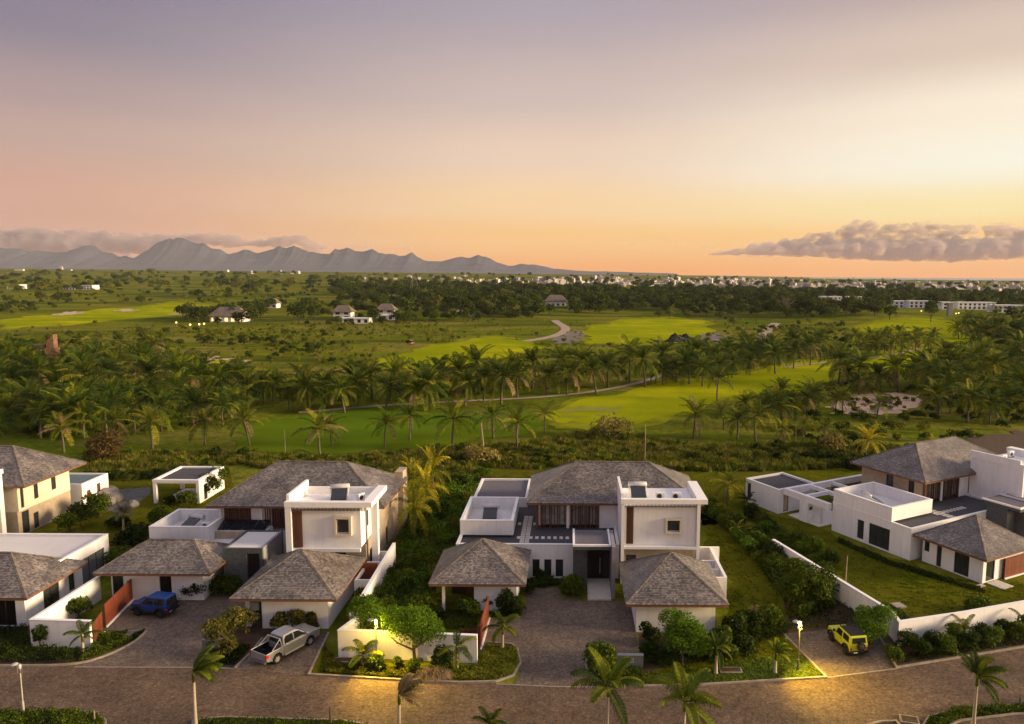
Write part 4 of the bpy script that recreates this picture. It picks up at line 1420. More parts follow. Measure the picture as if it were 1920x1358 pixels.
# ------------------------------------------------------------------ vehicles
def extrude_side(poly, hw, tuck=None):
    """side outline (x, z) extruded across the width; tuck(z) narrows it upwards"""
    tuck = tuck or (lambda z: 0)
    n = len(poly)
    m = MB()
    m.add([(x, -(hw - tuck(z)), z) for x, z in poly] + [(x, hw - tuck(z), z) for x, z in poly],
          [tuple(range(n)), tuple(range(n, 2 * n))[::-1]] + [(i, i + n, (i + 1) % n + n, (i + 1) % n) for i in range(n)])
    return m


def arch(cx, r, z0, n=7):
    return [(cx + r * math.cos(a), z0 + r * math.sin(a)) for a in np.linspace(0, math.pi, n)]


def wheel(root, x, y, r, w, side, rimm, tyrem):
    wroot = MB().lathe([(r * 0.62, -w / 2), (r * 0.9, -w / 2), (r, -w * 0.32), (r, w * 0.32), (r * 0.9, w / 2), (r * 0.62, w / 2)], 24)
    wroot.smooth = False
    t = wroot.build('wheel', tyrem, root)
    t.location = (x, y, r)
    t.rotation_euler = (R(90), 0, 0)
    d = MB()
    s = -side
    z = s * (w * 0.5 + 0.012)
    d.lathe([(r * 0.61, z - 0.02), (r * 0.61, z), (r * 0.5, z - 0.03 * s), (r * 0.1, z)], 20)
    for k in range(6):
        a = k * math.pi / 3
        d.add([(0.07 * math.cos(a + 1.2), 0.07 * math.sin(a + 1.2), z + .02 * s), (0.07 * math.cos(a - 1.2), 0.07 * math.sin(a - 1.2), z + .02 * s),
               (r * .6 * math.cos(a - .16), r * .6 * math.sin(a - .16), z + .02 * s), (r * .6 * math.cos(a + .16), r * .6 * math.sin(a + .16), z + .02 * s)], [(0, 1, 2, 3) if s < 0 else (3, 2, 1, 0)])
    d.build('rim', rimm, t)


tyre = mat('tyre_rubber', (0.012, 0.012, 0.012), 0.85, 0.2, 5.0)
rimm = mat('alloy_rim', (0.42, 0.41, 0.40), 0.5, 0.1, 3.0)
darkrim = mat('dark_rim', (0.04, 0.035, 0.03), 0.5, 0.1, 3.0)
trimm = mat('black_trim', (0.015, 0.015, 0.016), 0.6, 0.2, 5.0)
carglass = mat('car_glass', (0.012, 0.014, 0.016), 0.05, 0.1, 2.0, spec=0.6)
redl = mat('red_tail_light', (0.5, 0.015, 0.01), 0.25, 0.1, 3.0)
clearl = mat('clear_lens', (0.6, 0.6, 0.58), 0.15, 0.1, 3.0)


def pane(root, pts, m=None, name='window'):
    mb = MB()
    P = [Vector(p) for p in pts]
    n = (P[1] - P[0]).cross(P[2] - P[0]).normalized() * 0.012
    k = len(P)
    mb.add([p + n for p in P] + [p - n for p in P], [tuple(range(k)), tuple(range(k, 2 * k))[::-1]] + [(i, k + i, k + (i + 1) % k, (i + 1) % k) for i in range(k)])
    return mb.build(name, m or carglass, root)


def pickup(label, loc, rz):
    root = thing('pickup_truck', label, 'pickup truck', loc, rz)
    paint = mat('silver_paint', (0.34, 0.335, 0.36), 0.38, 0.04, 2.0, metal=0.5, coat=0.4)
    fx, rx = 1.6, -1.62                                # axles
    low = [(2.62, 0.45), (2.66, 0.75), (2.58, 1.0), (2.4, 1.1), (1.2, 1.2), (-0.95, 1.16), (-2.55, 1.14), (-2.62, 1.05), (-2.62, 0.55), (-2.4, 0.48)]
    low += [(p[0], p[1]) for p in reversed(arch(rx, 0.47, 0.42))] + [(0.9, 0.38)] + [(p[0], p[1]) for p in reversed(arch(fx, 0.47, 0.42))]
    low = low[:10] + [(x, z) for x, z in sorted(arch(rx, 0.47, 0.42), key=lambda p: p[0])] + [(-0.9, 0.36), (0.9, 0.36)] + [(x, z) for x, z in sorted(arch(fx, 0.47, 0.42), key=lambda p: p[0])]
    # the bed is hollow: body without the bed, then the two bed sides and the tailgate
    bodyf = [p for p in low if p[0] > -0.92] + []
    front = [(2.62, 0.45), (2.66, 0.75), (2.62, 1.0), (2.5, 1.1), (1.45, 1.17), (-0.95, 1.16), (-0.95, 0.36), (0.9, 0.36)] + sorted(arch(fx, 0.47, 0.42), key=lambda p: p[0])
    extrude_side(front, 0.93, None).build('body', paint, root, bevel=0.06)
    side = [(-0.97, 1.16), (-2.55, 1.14), (-2.6, 1.05), (-2.6, 0.55), (-2.4, 0.48)] + sorted(arch(rx, 0.47, 0.42), key=lambda p: p[0]) + [(-0.97, 0.38)]
    for s in (-1, 1):
        m = extrude_side(side, 0.05)
        m.v = [(x, y + s * 0.87, z) for x, y, z in m.v]
        m.build('bed_side', paint, root, bevel=0.03)
    MB().box(-2.62, -2.55, -0.8, 0.8, 0.58, 1.13).build('tailgate', paint, root, bevel=0.02)
    MB().box(-2.54, -0.97, -0.81, 0.81, 0.62, 0.7).box(-2.54, -0.99, -0.812, -0.80, 0.7, 1.1).box(-2.54, -0.99, 0.80, 0.812, 0.7, 1.1).box(-2.545, -2.53, -0.8, 0.8, 0.7, 1.1).build('bed_liner', mat('bed_liner_black', (0.006, 0.006, 0.006), 0.9, 0.1, 3, spec=0.05), root)
    cab = [(1.46, 1.14), (0.62, 1.78), (0.3, 1.86), (-0.6, 1.87), (-0.86, 1.8), (-0.98, 1.14)]
    tk = lambda z: 0.04 + max(0, z - 1.14) * 0.27
    extrude_side(cab, 0.9, tk).build('cab', paint, root, bevel=0.05)
    for s in (-1, 1):
        yy = lambda z: s * (0.9 - tk(z) + 0.006)
        fwd = [(1.2, yy(1.22), 1.22), (0.6, yy(1.70), 1.70), (0.12, yy(1.75), 1.75), (0.12, yy(1.22), 1.22)]
        bck = [(0.04, yy(1.22), 1.22), (0.04, yy(1.75), 1.75), (-0.6, yy(1.75), 1.75), (-0.78, yy(1.55), 1.55), (-0.8, yy(1.22), 1.22)]
        pane(root, fwd)
        pane(root, bck)
        MB().box(1.1, 1.28, s * 0.9, s * 1.12, 1.2, 1.38).build('mirror', paint, root, bevel=0.03)
        MB().box(-0.9, 0.95, s * 0.88, s * 1.0, 0.36, 0.44).build('side_step', rimm, root)
        MB().box(-2.63, -2.4, s * 0.83, s * 0.935, 0.82, 1.08).build('tail_light', redl, root)
        MB().box(2.4, 2.63, s * 0.6, s * 0.9, 0.85, 1.02).build('headlight', clearl, root)
        rb = MB()
        rb.tube([(-1.05, s * 0.8, 1.14), (-1.12, s * 0.68, 1.72)], 0.04, 6).tube([(-1.12, s * 0.68, 1.72), (-1.95, s * 0.8, 1.14)], 0.035, 6)
        rb.build('roll_bar', rimm, root)
        for x in (fx, rx):
            wheel(root, x, s * 0.8, 0.385, 0.26, s, rimm, tyre)
            a = MB()
            L = arch(x, 0.47, 0.42, 9)
            L2 = arch(x, 0.53, 0.42, 9)
            a.add([(p[0], s * 0.90, p[1]) for p in L] + [(p[0], s * 0.955, p[1]) for p in L] + [(p[0], s * 0.90, p[1]) for p in L2] + [(p[0], s * 0.955, p[1]) for p in L2],
                  [(i, i + 1, 10 + i, 9 + i) for i in range(8)] + [(9 + i, 10 + i, 28 + i, 27 + i) for i in range(8)] + [(27 + i, 28 + i, 19 + i, 18 + i) for i in range(8)])
            a.build('wheel_arch', paint, root)
    MB().tube([(-1.12, -0.7, 1.72), (-1.12, 0.7, 1.72)], 0.045, 6).build('roll_bar', rimm, root)
    pane(root, [(1.41, -0.76, 1.2), (1.41, 0.76, 1.2), (0.74, 0.66, 1.71), (0.74, -0.66, 1.71)], name='windscreen')
    pane(root, [(-0.985, 0.7, 1.22), (-0.985, -0.7, 1.22), (-0.885, -0.6, 1.66), (-0.885, 0.6, 1.66)], name='rear_window')
    MB().box(-2.72, -2.6, -0.85, 0.85, 0.42, 0.56).build('rear_bumper', mat('chrome_bumper', (0.2, 0.2, 0.2), 0.4, 0.1, 3, metal=0.5), root)
    MB().box(2.6, 2.7, -0.55, 0.55, 0.62, 0.92).build('grille', trimm, root)
    MB().box(-2.3, 2.3, -0.7, 0.7, 0.3, 0.5).build('chassis', trimm, root)
    return root


def jeep(label, cat, loc, rz, colour, rack, bikes=False):
    root = thing('off_roader', label, cat, loc, rz, 'boxy off roaders')
    paint = mat('car_paint_%d' % int(colour[0] * 1000), colour, 0.42, 0.05, 2.0, coat=0.3)
    fx, rx = 1.12, -1.13
    fa, ra = arch(fx, 0.46, 0.42), arch(rx, 0.46, 0.42)
    body = [(1.72, 0.55), (1.74, 0.98), (1.66, 1.08), (0.62, 1.12), (-1.68, 1.12), (-1.72, 1.05), (-1.72, 0.5), (-1.62, 0.48)] + sorted(ra, key=lambda p: p[0]) + [(-0.6, 0.4), (0.6, 0.4)] + sorted(fa, key=lambda p: p[0])
    extrude_side(body, 0.76).build('body', paint, root, bevel=0.04)
    tk = lambda z: 0.02 + max(0, z - 1.1) * 0.13
    cab = [(0.66, 1.1), (0.3, 1.7), (0.2, 1.76), (-1.6, 1.76), (-1.66, 1.7), (-1.72, 1.1)]
    extrude_side(cab, 0.76, tk).build('cabin', paint, root, bevel=0.04)
    for s in (-1, 1):
        yy = lambda z: s * (0.76 - tk(z) + 0.006)
        pane(root, [(0.5, yy(1.14), 1.14), (0.2, yy(1.64), 1.64), (-0.42, yy(1.64), 1.64), (-0.42, yy(1.14), 1.14)])
        pane(root, [(-0.58, yy(1.16), 1.16), (-0.58, yy(1.64), 1.64), (-1.4, yy(1.64), 1.64), (-1.45, yy(1.16), 1.16)])
        MB().box(0.5, 0.66, s * 0.78, s * 0.95, 1.14, 1.34).build('mirror', trimm, root, bevel=0.03)
        MB().box(-0.42, -0.26, s * 0.765, s * 0.79, 0.98, 1.02).build('handle', trimm, root)
        MB().box(-1.74, -1.7, s * 0.6, s * 0.74, 0.66, 0.86).build('tail_light', redl, root)
        o_ = MB().lathe([(0.12, 0), (0.12, 0.05), (0.06, 0.07)], 14).build('headlight', clearl, root)
        o_.location = (1.72, s * 0.55, 0.86)
        o_.rotation_euler = (0, R(90), 0)
        MB().box(-0.66, 0.66, s * 0.74, s * 0.82, 0.38, 0.52).build('sill', trimm, root)
        for x in (fx, rx):
            wheel(root, x, s * 0.72, 0.37, 0.24, s, darkrim, tyre)
            a = MB()
            L, L2 = arch(x, 0.44, 0.42, 9), arch(x, 0.54, 0.42, 9)
            a.add([(p[0], s * 0.74, p[1]) for p in L] + [(p[0], s * 0.86, p[1]) for p in L] + [(p[0], s * 0.74, p[1]) for p in L2] + [(p[0], s * 0.86, p[1]) for p in L2],
                  [(i, i + 1, 10 + i, 9 + i) for i in range(8)] + [(9 + i, 10 + i, 28 + i, 27 + i) for i in range(8)] + [(27 + i, 28 + i, 19 + i, 18 + i) for i in range(8)])
            a.build('wheel_arch', trimm, root)
    pane(root, [(0.655, -0.66, 1.16), (0.655, 0.66, 1.16), (0.345, 0.6, 1.66), (0.345, -0.6, 1.66)], name='windscreen')
    pane(root, [(-1.722, 0.58, 1.2), (-1.722, -0.58, 1.2), (-1.675, -0.54, 1.62), (-1.675, 0.54, 1.62)], name='rear_window')
    sp = MB().lathe([(0.18, -0.1), (0.3, -0.1), (0.34, -0.06), (0.34, 0.06), (0.3, 0.1), (0.18, 0.1), (0.05, 0.07)], 22).build('spare_wheel', tyre, root)
    sp.location = (-1.87, -0.12, 0.98)
    sp.rotation_euler = (0, R(-90), 0)
    MB().lathe([(0.19, 0.1), (0.12, 0.12), (0.04, 0.12)], 14).build('rim', darkrim, sp)
    MB().box(-1.86, -1.7, -0.78, 0.78, 0.42, 0.6).build('rear_bumper', trimm, root, bevel=0.03)
    MB().box(-1.875, -1.862, 0.16, 0.5, 0.46, 0.56).build('number_plate', mat('plate_white', (0.6, 0.58, 0.55), 0.5, 0.1, 3), root)
    MB().box(1.7, 1.86, -0.78, 0.78, 0.42, 0.6).build('front_bumper', trimm, root, bevel=0.03)
    MB().box(1.735, 1.76, -0.42, 0.42, 0.72, 0.98).build('grille', trimm, root)
    if rack:
        MB().box(-1.55, 0.15, -0.6, 0.6, 1.762, 1.8).build('roof_panel', trimm, root)
        r_ = MB()
        for s in (-0.62, 0.62):
            r_.tube([(0.2, s, 1.88), (-1.6, s, 1.88)], 0.025, 6)
        for i in range(9):
            x = 0.18 - i * 0.22
            r_.box(x - 0.03, x + 0.03, -0.6, 0.6, 1.86, 1.89)
        for x in (0.1, -0.7, -1.5):
            for s in (-0.62, 0.62):
                r_.box(x - 0.02, x + 0.02, s - 0.02, s + 0.02, 1.76, 1.88)
        r_.build('roof_rack', trimm, root)
    if bikes:
        b = MB()
        for k in (-0.45, 0.0, 0.45):
            b.tube([(-1.75, k, 0.6), (-2.15, k, 1.15), (-1.95, k, 1.7)], 0.025, 5)
        for q in (0, 1):
            cx = -2.0 - q * 0.14
            for yy in (-0.5, 0.5):
                ring = [(cx, yy + 0.31 * math.cos(a), 1.0 + 0.31 * math.sin(a)) for a in np.linspace(0, 2 * math.pi, 15)]
                b.tube(ring, 0.018, 4, cap=False)
            b.tube([(cx, -0.5, 1.0), (cx, -0.12, 1.4), (cx, 0.4, 1.42), (cx, 0.5, 1.0)], 0.02, 5).tube([(cx, -0.1, 1.4), (cx, 0.05, 0.98), (cx, 0.4, 1.42)], 0.018, 5)
        b.build('bicycle_rack', trimm, root)
    return root


pickup('silver double cab pickup with a roll bar and open bed', (-22.5, 55.45, 0.02), R(61.5))
jeep('lime yellow off roader with black roof rack and spare wheel', 'car', (22.6, 56.7, 0.02), R(99), (0.42, 0.44, 0.012), True)
jeep('bright blue off roader with a bicycle rack by the red fence', 'car', (-36.6, 61.95, 0.02), R(169), (0.004, 0.036, 0.18), False, bikes=True)

# concrete covers and stakes in the grass
def cover(label, px, py, w, d, m=None, rz=0.0):
    x, y, z = at(px, py)
    root = thing('drain_cover', label, 'drain cover', (x, y, 0), rz, 'concrete covers set in the ground')
    MB().box(-w / 2, w / 2, -d / 2, d / 2, 0, 0.14).build('frame', kerbm, root)
    MB().box(-w / 2 + 0.12, w / 2 - 0.12, -d / 2 + 0.12, d / 2 - 0.12, 0.141, 0.165).build('lid', m or signw, root)


cover('square concrete cover in the right lawn', 1684, 1137, 1.1, 1.0, mat('pale_cover', (0.3, 0.25, 0.22), 0.9, 0.15, 3), R(15))
cover('brown framed cover in the verge by the small palm', 1370, 1259, 1.7, 0.8, earth)
cover('framed cover by the left lit lamp', 645, 1240, 1.6, 0.7, earth)
cover('framed cover on the near verge at bottom right', 1705, 1352, 1.2, 0.9, earth, R(-15))
cover('pale slab by the right villa step', 1838, 1100, 0.9, 0.5, slab, A3)
cover('flat slab in the left kerb bed', 246, 1190, 1.6, 1.0, drivem, R(10))


def stake(label, px, py, hgt, r0, m, lean=0.0):
    x, y, z = at(px, py)
    o_ = MB().tube([(0, 0, -0.1), (lean * 0.5, 0, hgt * 0.5), (lean, 0, hgt)], [r0, r0 * 0.9, r0 * 0.7], 7).build('stake', m)
    o_.location = (x, y, z)
    tag(o_, label, 'pole', 'bare poles and stakes')


stake('bare wooden stake standing in the right lawn', 1585, 1102, 3.2, 0.05, postm, 0.05)
stake('leaning pale stump of a pole behind the garden with the yellow palms', 908, 852, 5.3, 0.16, postm, -0.5)
stake('thin pale pole behind the middle villa ridge', 1209, 868, 6.2, 0.07, postm)
stake('thin pole in the dark turf left of the palms', 535, 848, 3.8, 0.06, postm)
stake('straight pole among the young palms right of centre', 1492, 822, 3.6, 0.08, postm)
stake('short bollard post in the bottom left bed', 178, 1356, 0.9, 0.05, postm)
stake('short wooden post at the bottom of the street', 620, 1360, 1.3, 0.09, barkm)
stake('small post at the far right verge', 1912, 1330, 0.9, 0.1, greyw)


# ------------------------------------------------------------------ vegetation kit
def quads_mesh(name, V, mats, mi=None, F=None):
    """V: (n, 4, 3) array of separate quads"""
    n = len(V)
    me = bpy.data.meshes.new(name)
    me.vertices.add(n * 4)
    me.vertices.foreach_set('co', np.asarray(V, dtype=np.float32).ravel())
    me.loops.add(n * 4)
    me.loops.foreach_set('vertex_index', np.arange(n * 4, dtype=np.int32))
    me.polygons.add(n)
    me.polygons.foreach_set('loop_start', np.arange(0, n * 4, 4, dtype=np.int32))
    for m in (mats if isinstance(mats, (list, tuple)) else [mats]):
        me.materials.append(m)
    if mi is not None:
        me.polygons.foreach_set('material_index', np.asarray(mi, dtype=np.int32))
    me.update(calc_edges=True)
    return me


def leaf_quads(P, N, size, g, aspect=0.55, jitter=0.9):
    """one folded-looking leaf quad at each point, roughly facing outwards"""
    n = len(P)
    N = N + g.normal(0, jitter, (n, 3))
    N /= np.linalg.norm(N, axis=1, keepdims=True) + 1e-9
    T = np.cross(N, g.normal(0, 1, (n, 3)))
    T /= np.linalg.norm(T, axis=1, keepdims=True) + 1e-9
    B = np.cross(N, T)
    s = (size * g.uniform(0.55, 1.35, n))[:, None]
    return np.stack([P - T * s, P - B * s * aspect + N * s * 0.12, P + T * s, P + B * s * aspect + N * s * 0.12], axis=1)


def lobes_cloud(lobes, n, size, g, shell=0.62, flat=0.0):
    """lobes: (x, y, z, rx, ry, rz); leaves near the surface of each lobe"""
    L = np.array(lobes, dtype=float)
    w = (L[:, 3] * L[:, 4] + L[:, 5] * L[:, 3])
    idx = g.choice(len(L), n, p=w / w.sum())
    d = g.normal(0, 1, (n, 3))
    d /= np.linalg.norm(d, axis=1, keepdims=True)
    d[:, 2] = np.where(d[:, 2] < -0.35, -d[:, 2] * 0.6, d[:, 2])
    r = shell + (1.06 - shell) * g.uniform(0, 1, n) ** 0.6
    P = L[idx, :3] + d * r[:, None] * L[idx, 3:6]
    P[:, 2] = np.maximum(P[:, 2], 0.03)
    return leaf_quads(P, d, size, g)


def blob_lobes(w, h, k, g, base=0.0, spread=0.75):
    out = [(0, 0, base + (h - base) * 0.55, w * 0.36, w * 0.36, (h - base) * 0.46)]
    for _ in range(k):
        a, q = g.uniform(0, 2 * math.pi), g.uniform(0.25, spread)
        r = w * g.uniform(0.16, 0.28)
        z = base + (h - base) * g.uniform(0.25, 0.85)
        out.append((math.cos(a) * w * 0.42 * q, math.sin(a) * w * 0.42 * q, z, r, r, r * 0.85))
    return out


def bush_mesh(name, w, h, n, size, seed, m, base=0.0, k=9):
    g = np.random.default_rng(seed)
    return quads_mesh(name, lobes_cloud(blob_lobes(w, h, k, g, base), n, size, g), m)


def stem_mesh(name, h, r, seed, limbs=4, m=None, w=1.0):
    g = random.Random(seed)
    b = MB()
    b.tube([(0, 0, -0.15), (g.uniform(-.05, .05) * h, g.uniform(-.05, .05) * h, h * 0.5), (0, 0, h)], [r, r * 0.8, r * 0.5], 7)
    for i in range(limbs):
        a = i * 2 * math.pi / max(1, limbs) + g.uniform(-.4, .4)
        z = h * g.uniform(0.35, 0.7)
        b.tube([(0, 0, z), (math.cos(a) * w * 0.25, math.sin(a) * w * 0.25, z + h * 0.3), (math.cos(a) * w * 0.42, math.sin(a) * w * 0.42, z + h * 0.65)], [r * 0.6, r * 0.4, r * 0.15], 5)
    return b.mesh(name, m or barkm)


# fronds ------------------------------------------------------------
def frond_quads(length, elev, droop, nl, g, ll=0.7, hang=0.6, wind=0.0, width=0.05, fold=0.5, roll=0.0):
    """a feather frond along +X: rachis plus leaflets; returns (quads, rachis end points)"""
    Q = []
    pts = []
    p = np.array([0.0, 0.0, 0.0])
    seg = 16
    ang = elev
    for i in range(seg + 1):
        pts.append(p.copy())
        p = p + np.array([math.cos(ang), 0, math.sin(ang)]) * length / seg
        ang -= droop / seg * (0.4 + 1.2 * i / seg)
    pts = np.array(pts)
    for i in range(seg):
        a, b = pts[i], pts[i + 1]
        w0, w1 = 0.045 * (1 - i / seg) + 0.008, 0.045 * (1 - (i + 1) / seg) + 0.008
        Q.append([a + (0, -w0, 0), a + (0, w0, 0), b + (0, w1, 0), b + (0, -w1, 0)])
        Q.append([a + (0, 0, -w0), a + (0, 0, w0), b + (0, 0, w1), b + (0, 0, -w1)])
    for k in range(nl):
        t = 0.12 + 0.88 * (k + 0.5) / nl
        f = t * seg
        i = min(seg - 1, int(f))
        q = pts[i] + (pts[i + 1] - pts[i]) * (f - i)
        d = pts[i + 1] - pts[i]
        d = d / np.linalg.norm(d)
        up = np.cross(d, np.array([0, 1.0, 0]))
        up = up if up[2] > 0 else -up
        L = ll * (math.sin(math.pi * min(1, 0.12 + t * 0.88)) ** 0.6 * 0.85 + 0.18)
        for s in (-1, 1):
            hh = hang * g.uniform(0.6, 1.4)
            v = d * g.uniform(0.45, 0.75) + np.array([0, s * 1.0, 0]) + up * (fold * 0.5) 
            v = v / np.linalg.norm(v)
            e = q + v * L * 0.55
            tip = e + (v * 0.45 + np.array([wind, 0, -hh])) * L * 0.6
            wv = d * width
            Q.append([q - wv * 0.6, q + wv * 0.6, e + wv, e - wv])
            Q.append([e - wv, e + wv, tip + wv * 0.15, tip - wv * 0.15])
    return np.array(Q)


def rotz(Q, a):
    c, s = math.cos(a), math.sin(a)
    M = np.array([[c, -s, 0], [s, c, 0], [0, 0, 1]])
    return Q @ M.T


def crown_mesh(name, seed, n, length, ll, nl, mats, share, emin=-0.75, emax=1.35, width=0.05, droop=1.0, nuts=False):
    g = np.random.default_rng(seed)
    parts, mi = [], []
    for i in range(n):
        t = i / (n - 1)
        el = emax + (emin - emax) * t ** 1.15 + g.uniform(-.12, .12)
        az = i * 2.399 + g.uniform(-.3, .3)
        Ln = length * g.uniform(0.82, 1.1) * (0.8 if t < 0.1 else 1)
        q = frond_quads(Ln, el, droop * g.uniform(0.7, 1.35), nl, g, ll * g.uniform(.85, 1.15), hang=0.35 + 0.5 * t, width=width)
        parts.append(rotz(q, az))
        r = g.uniform()
        k = 3 if (t > 0.86 and r < share[2]) else (2 if r < share[1] else (1 if r < share[1] + share[0] else 0))
        mi += [k] * len(q)
    V = np.concatenate(parts)
    return quads_mesh(name, V, mats, mi)


def palm_trunk(name, h, r0, r1, bend, seed, m, bulge=0.0):
    b = MB()
    b.smooth = True
    n = 9
    path, rad = [], []
    for i in range(n + 1):
        t = i / n
        path.append((bend * t * t, bend * 0.3 * math.sin(t * 2), -0.15 + (h + 0.15) * t))
        rad.append((r0 * (1 - t) + r1 * t) * (1.35 if i == 0 else 1.0) + bulge * math.exp(-((t - 0.12) / 0.14) ** 2))
    b.tube(path, rad, 8)
    return b.mesh(name, m)


PALM_MATS = [palmg, palmd, palmy, palmb]
H_PALM = 4.5
coco_crowns = [crown_mesh('crown', 100 + i, 24, 4.35, 1.05, 17, PALM_MATS, (0.30, 0.09, 0.3), width=0.085) for i in range(4)]
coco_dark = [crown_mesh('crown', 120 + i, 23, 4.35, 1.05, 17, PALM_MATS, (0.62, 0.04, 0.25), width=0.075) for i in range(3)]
coco_far = [crown_mesh('crown', 130 + i, 19, 4.35, 1.1, 9, PALM_MATS, (0.5, 0.05, 0.25), width=0.13) for i in range(3)]
coco_trunks = [palm_trunk('trunk', H_PALM, 0.2, 0.13, b, 1, trunkm) for b in (0.3, -0.5, 0.9, 0.0)]
GROUP_P = 'coconut palms on the golf course'


def coco(label, x, y, z, s, kind, group, hscale=1.0, r=rng):
    t = thing('coconut_palm', label, 'palm tree', (x, y, z), r.uniform(0, 6.28), group)
    t.scale = (s, s, s)
    i = r.randrange(4)
    bend = (0.3, -0.5, 0.9, 0.0)[i]
    t.rotation_euler = (r.uniform(-.07, .07), r.uniform(-.07, .07), t.rotation_euler[2])
    tr = obj('trunk', coco_trunks[i], t)
    tr.scale = (1, 1, hscale)
    lib = {'near': coco_crowns, 'dark': coco_dark, 'far': coco_far}[kind]
    obj('crown', r.choice(lib), t, (bend, bend * 0.3 * math.sin(2), H_PALM * hscale), (r.uniform(-.22, .22), r.uniform(-.22, .22), r.uniform(0, 6.28)), r.uniform(0.82, 1.18))
    return t


# fronds as parts of the nearest coconut palms
frond_lib = {}
for e_, el in enumerate((1.25, 0.95, 0.6, 0.25, -0.1, -0.45)):
    for v_ in range(2):
        for c_, m_ in enumerate((palmg, palmd, palmy, palmb, goldm)):
            g_ = np.random.default_rng(300 + e_ * 10 + v_)
            frond_lib[(e_, v_, c_)] = None
            if c_ == 0:
                base_q = frond_quads(4.2, el, 1.05 + 0.2 * v_, 20, g_, 0.95, hang=0.4 + 0.07 * e_, width=0.06)
            frond_lib[(e_, v_, c_)] = quads_mesh('frond', base_q, m_)


def coco_fronds(label, x, y, z, s, group, weights, hscale=1.0, n=20, r=rng):
    t = thing('coconut_palm', label, 'palm tree', (x, y, z), r.uniform(0, 6.28), group)
    t.scale = (s, s, s)
    i = r.randrange(4)
    bend = (0.3, -0.5, 0.9, 0.0)[i]
    tr = obj('trunk', coco_trunks[i], t)
    tr.scale = (1, 1, hscale)
    for k in range(n):
        e_ = min(5, int(6 * (k / n) ** 1.1 + r.uniform(-.3, .3)) if k else 0)
        e_ = max(0, e_)
        c_ = r.choices((0, 1, 2, 3, 4), weights)[0]
        if e_ == 5 and r.random() < 0.4: c_ = 3 if weights[4] == 0 else 4
        f = obj('frond', frond_lib[(e_, r.randrange(2), c_)], t, (bend, bend * 0.3 * math.sin(2), H_PALM * hscale), (r.uniform(-.15, .15), r.uniform(-.1, .1), k * 2.399 + r.uniform(-.25, .25)))
        f.scale = (r.uniform(0.82, 1.12),) * 3
    return t


def palm_px(label, px, py, top, group, kind='fronds', weights=(5, 2.2, 1.2, 0.4, 0), r=rng):
    """palm whose foot stands at the pixel (px, py) and whose crown reaches the pixel row top"""
    x, y, z = at(px, py)
    tall = (py - top) / F_PX * y * 1.0
    s = min(1.5, max(0.35, tall / 8.7))
    if kind == 'fronds':
        return coco_fronds(label, x, y, z, s, group, weights, r=r)
    return coco(label, x, y, z, s, kind, group, r.uniform(0.8, 1.15), r=r)


FRONT = [(120, 850, 755, 'palm behind the left villa roof with drooping fronds'), (212, 834, 745, 'palm in shade between the left villa and the pavilion'), (286, 842, 742, 'wide palm with pale fronds above the pavilion'),
         (384, 834, 742, 'slim palm standing alone in the dark turf on the left'), (468, 836, 738, 'round headed palm with yellow tips in the left turf'), (601, 858, 755, 'tall front palm right behind the second villa roof'),
         (622, 838, 760, 'palm just right of the tall one behind the second villa'), (722, 838, 752, 'dark palm left of the yellow palm row'), (768, 826, 732, 'dark leaning palm above the yellow palms'),
         (848, 842, 728, 'large palm with an orange coconut cluster in the centre turf'), (925, 822, 735, 'dark palm behind the leaning pole'), (970, 845, 742, 'big palm with hanging dead fronds in the centre'),
         (1021, 812, 742, 'upright young palm at the edge of the green'), (1300, 822, 732, 'palm at the left of the right fairway edge group'), (1357, 806, 738, 'slim palm second in the right front group'),
         (1382, 824, 748, 'dark palm third in the right front group'), (1417, 828, 738, 'palm fourth in the right front group with a drooping frond'), (1345, 752, 672, 'dark palm alone on the right fairway'),
         (1462, 832, 778, 'low pale palm at the right end of the front group'), (1536, 762, 706, 'palm left of the pink sand'), (1566, 778, 720, 'palm on the left rim of the pink sand'),
         (1580, 778, 712, 'taller palm on the left rim of the pink sand'), (1644, 790, 722, 'palm in the middle of the pink sand'), (1592, 730, 672, 'dark palm behind the pink sand'), (1610, 742, 680, 'second dark palm behind the pink sand'),
         (1505, 822, 768, 'yellowish low palm beside the straight pole'), (1545, 826, 775, 'low palm right of the straight pole'), (1838, 730, 655, 'tall palm with a yellow neighbour on the right')]
for px, py, top, lab in FRONT:
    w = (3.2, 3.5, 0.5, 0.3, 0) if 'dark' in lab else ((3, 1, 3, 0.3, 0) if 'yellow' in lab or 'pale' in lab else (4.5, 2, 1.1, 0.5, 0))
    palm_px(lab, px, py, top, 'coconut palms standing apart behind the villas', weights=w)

def where(px, py, poly):
    xs, ys = [p[0] for p in poly], [p[1] for p in poly]
    a = (px - min(xs)) / (max(xs) - min(xs))
    b = (py - min(ys)) / (max(ys) - min(ys))
    return '%s %s' % (('near the back', 'midway', 'near the front')[min(2, int(b * 3))], ('left', 'inner left', 'centre', 'inner right', 'right')[min(4, int(a * 5))])


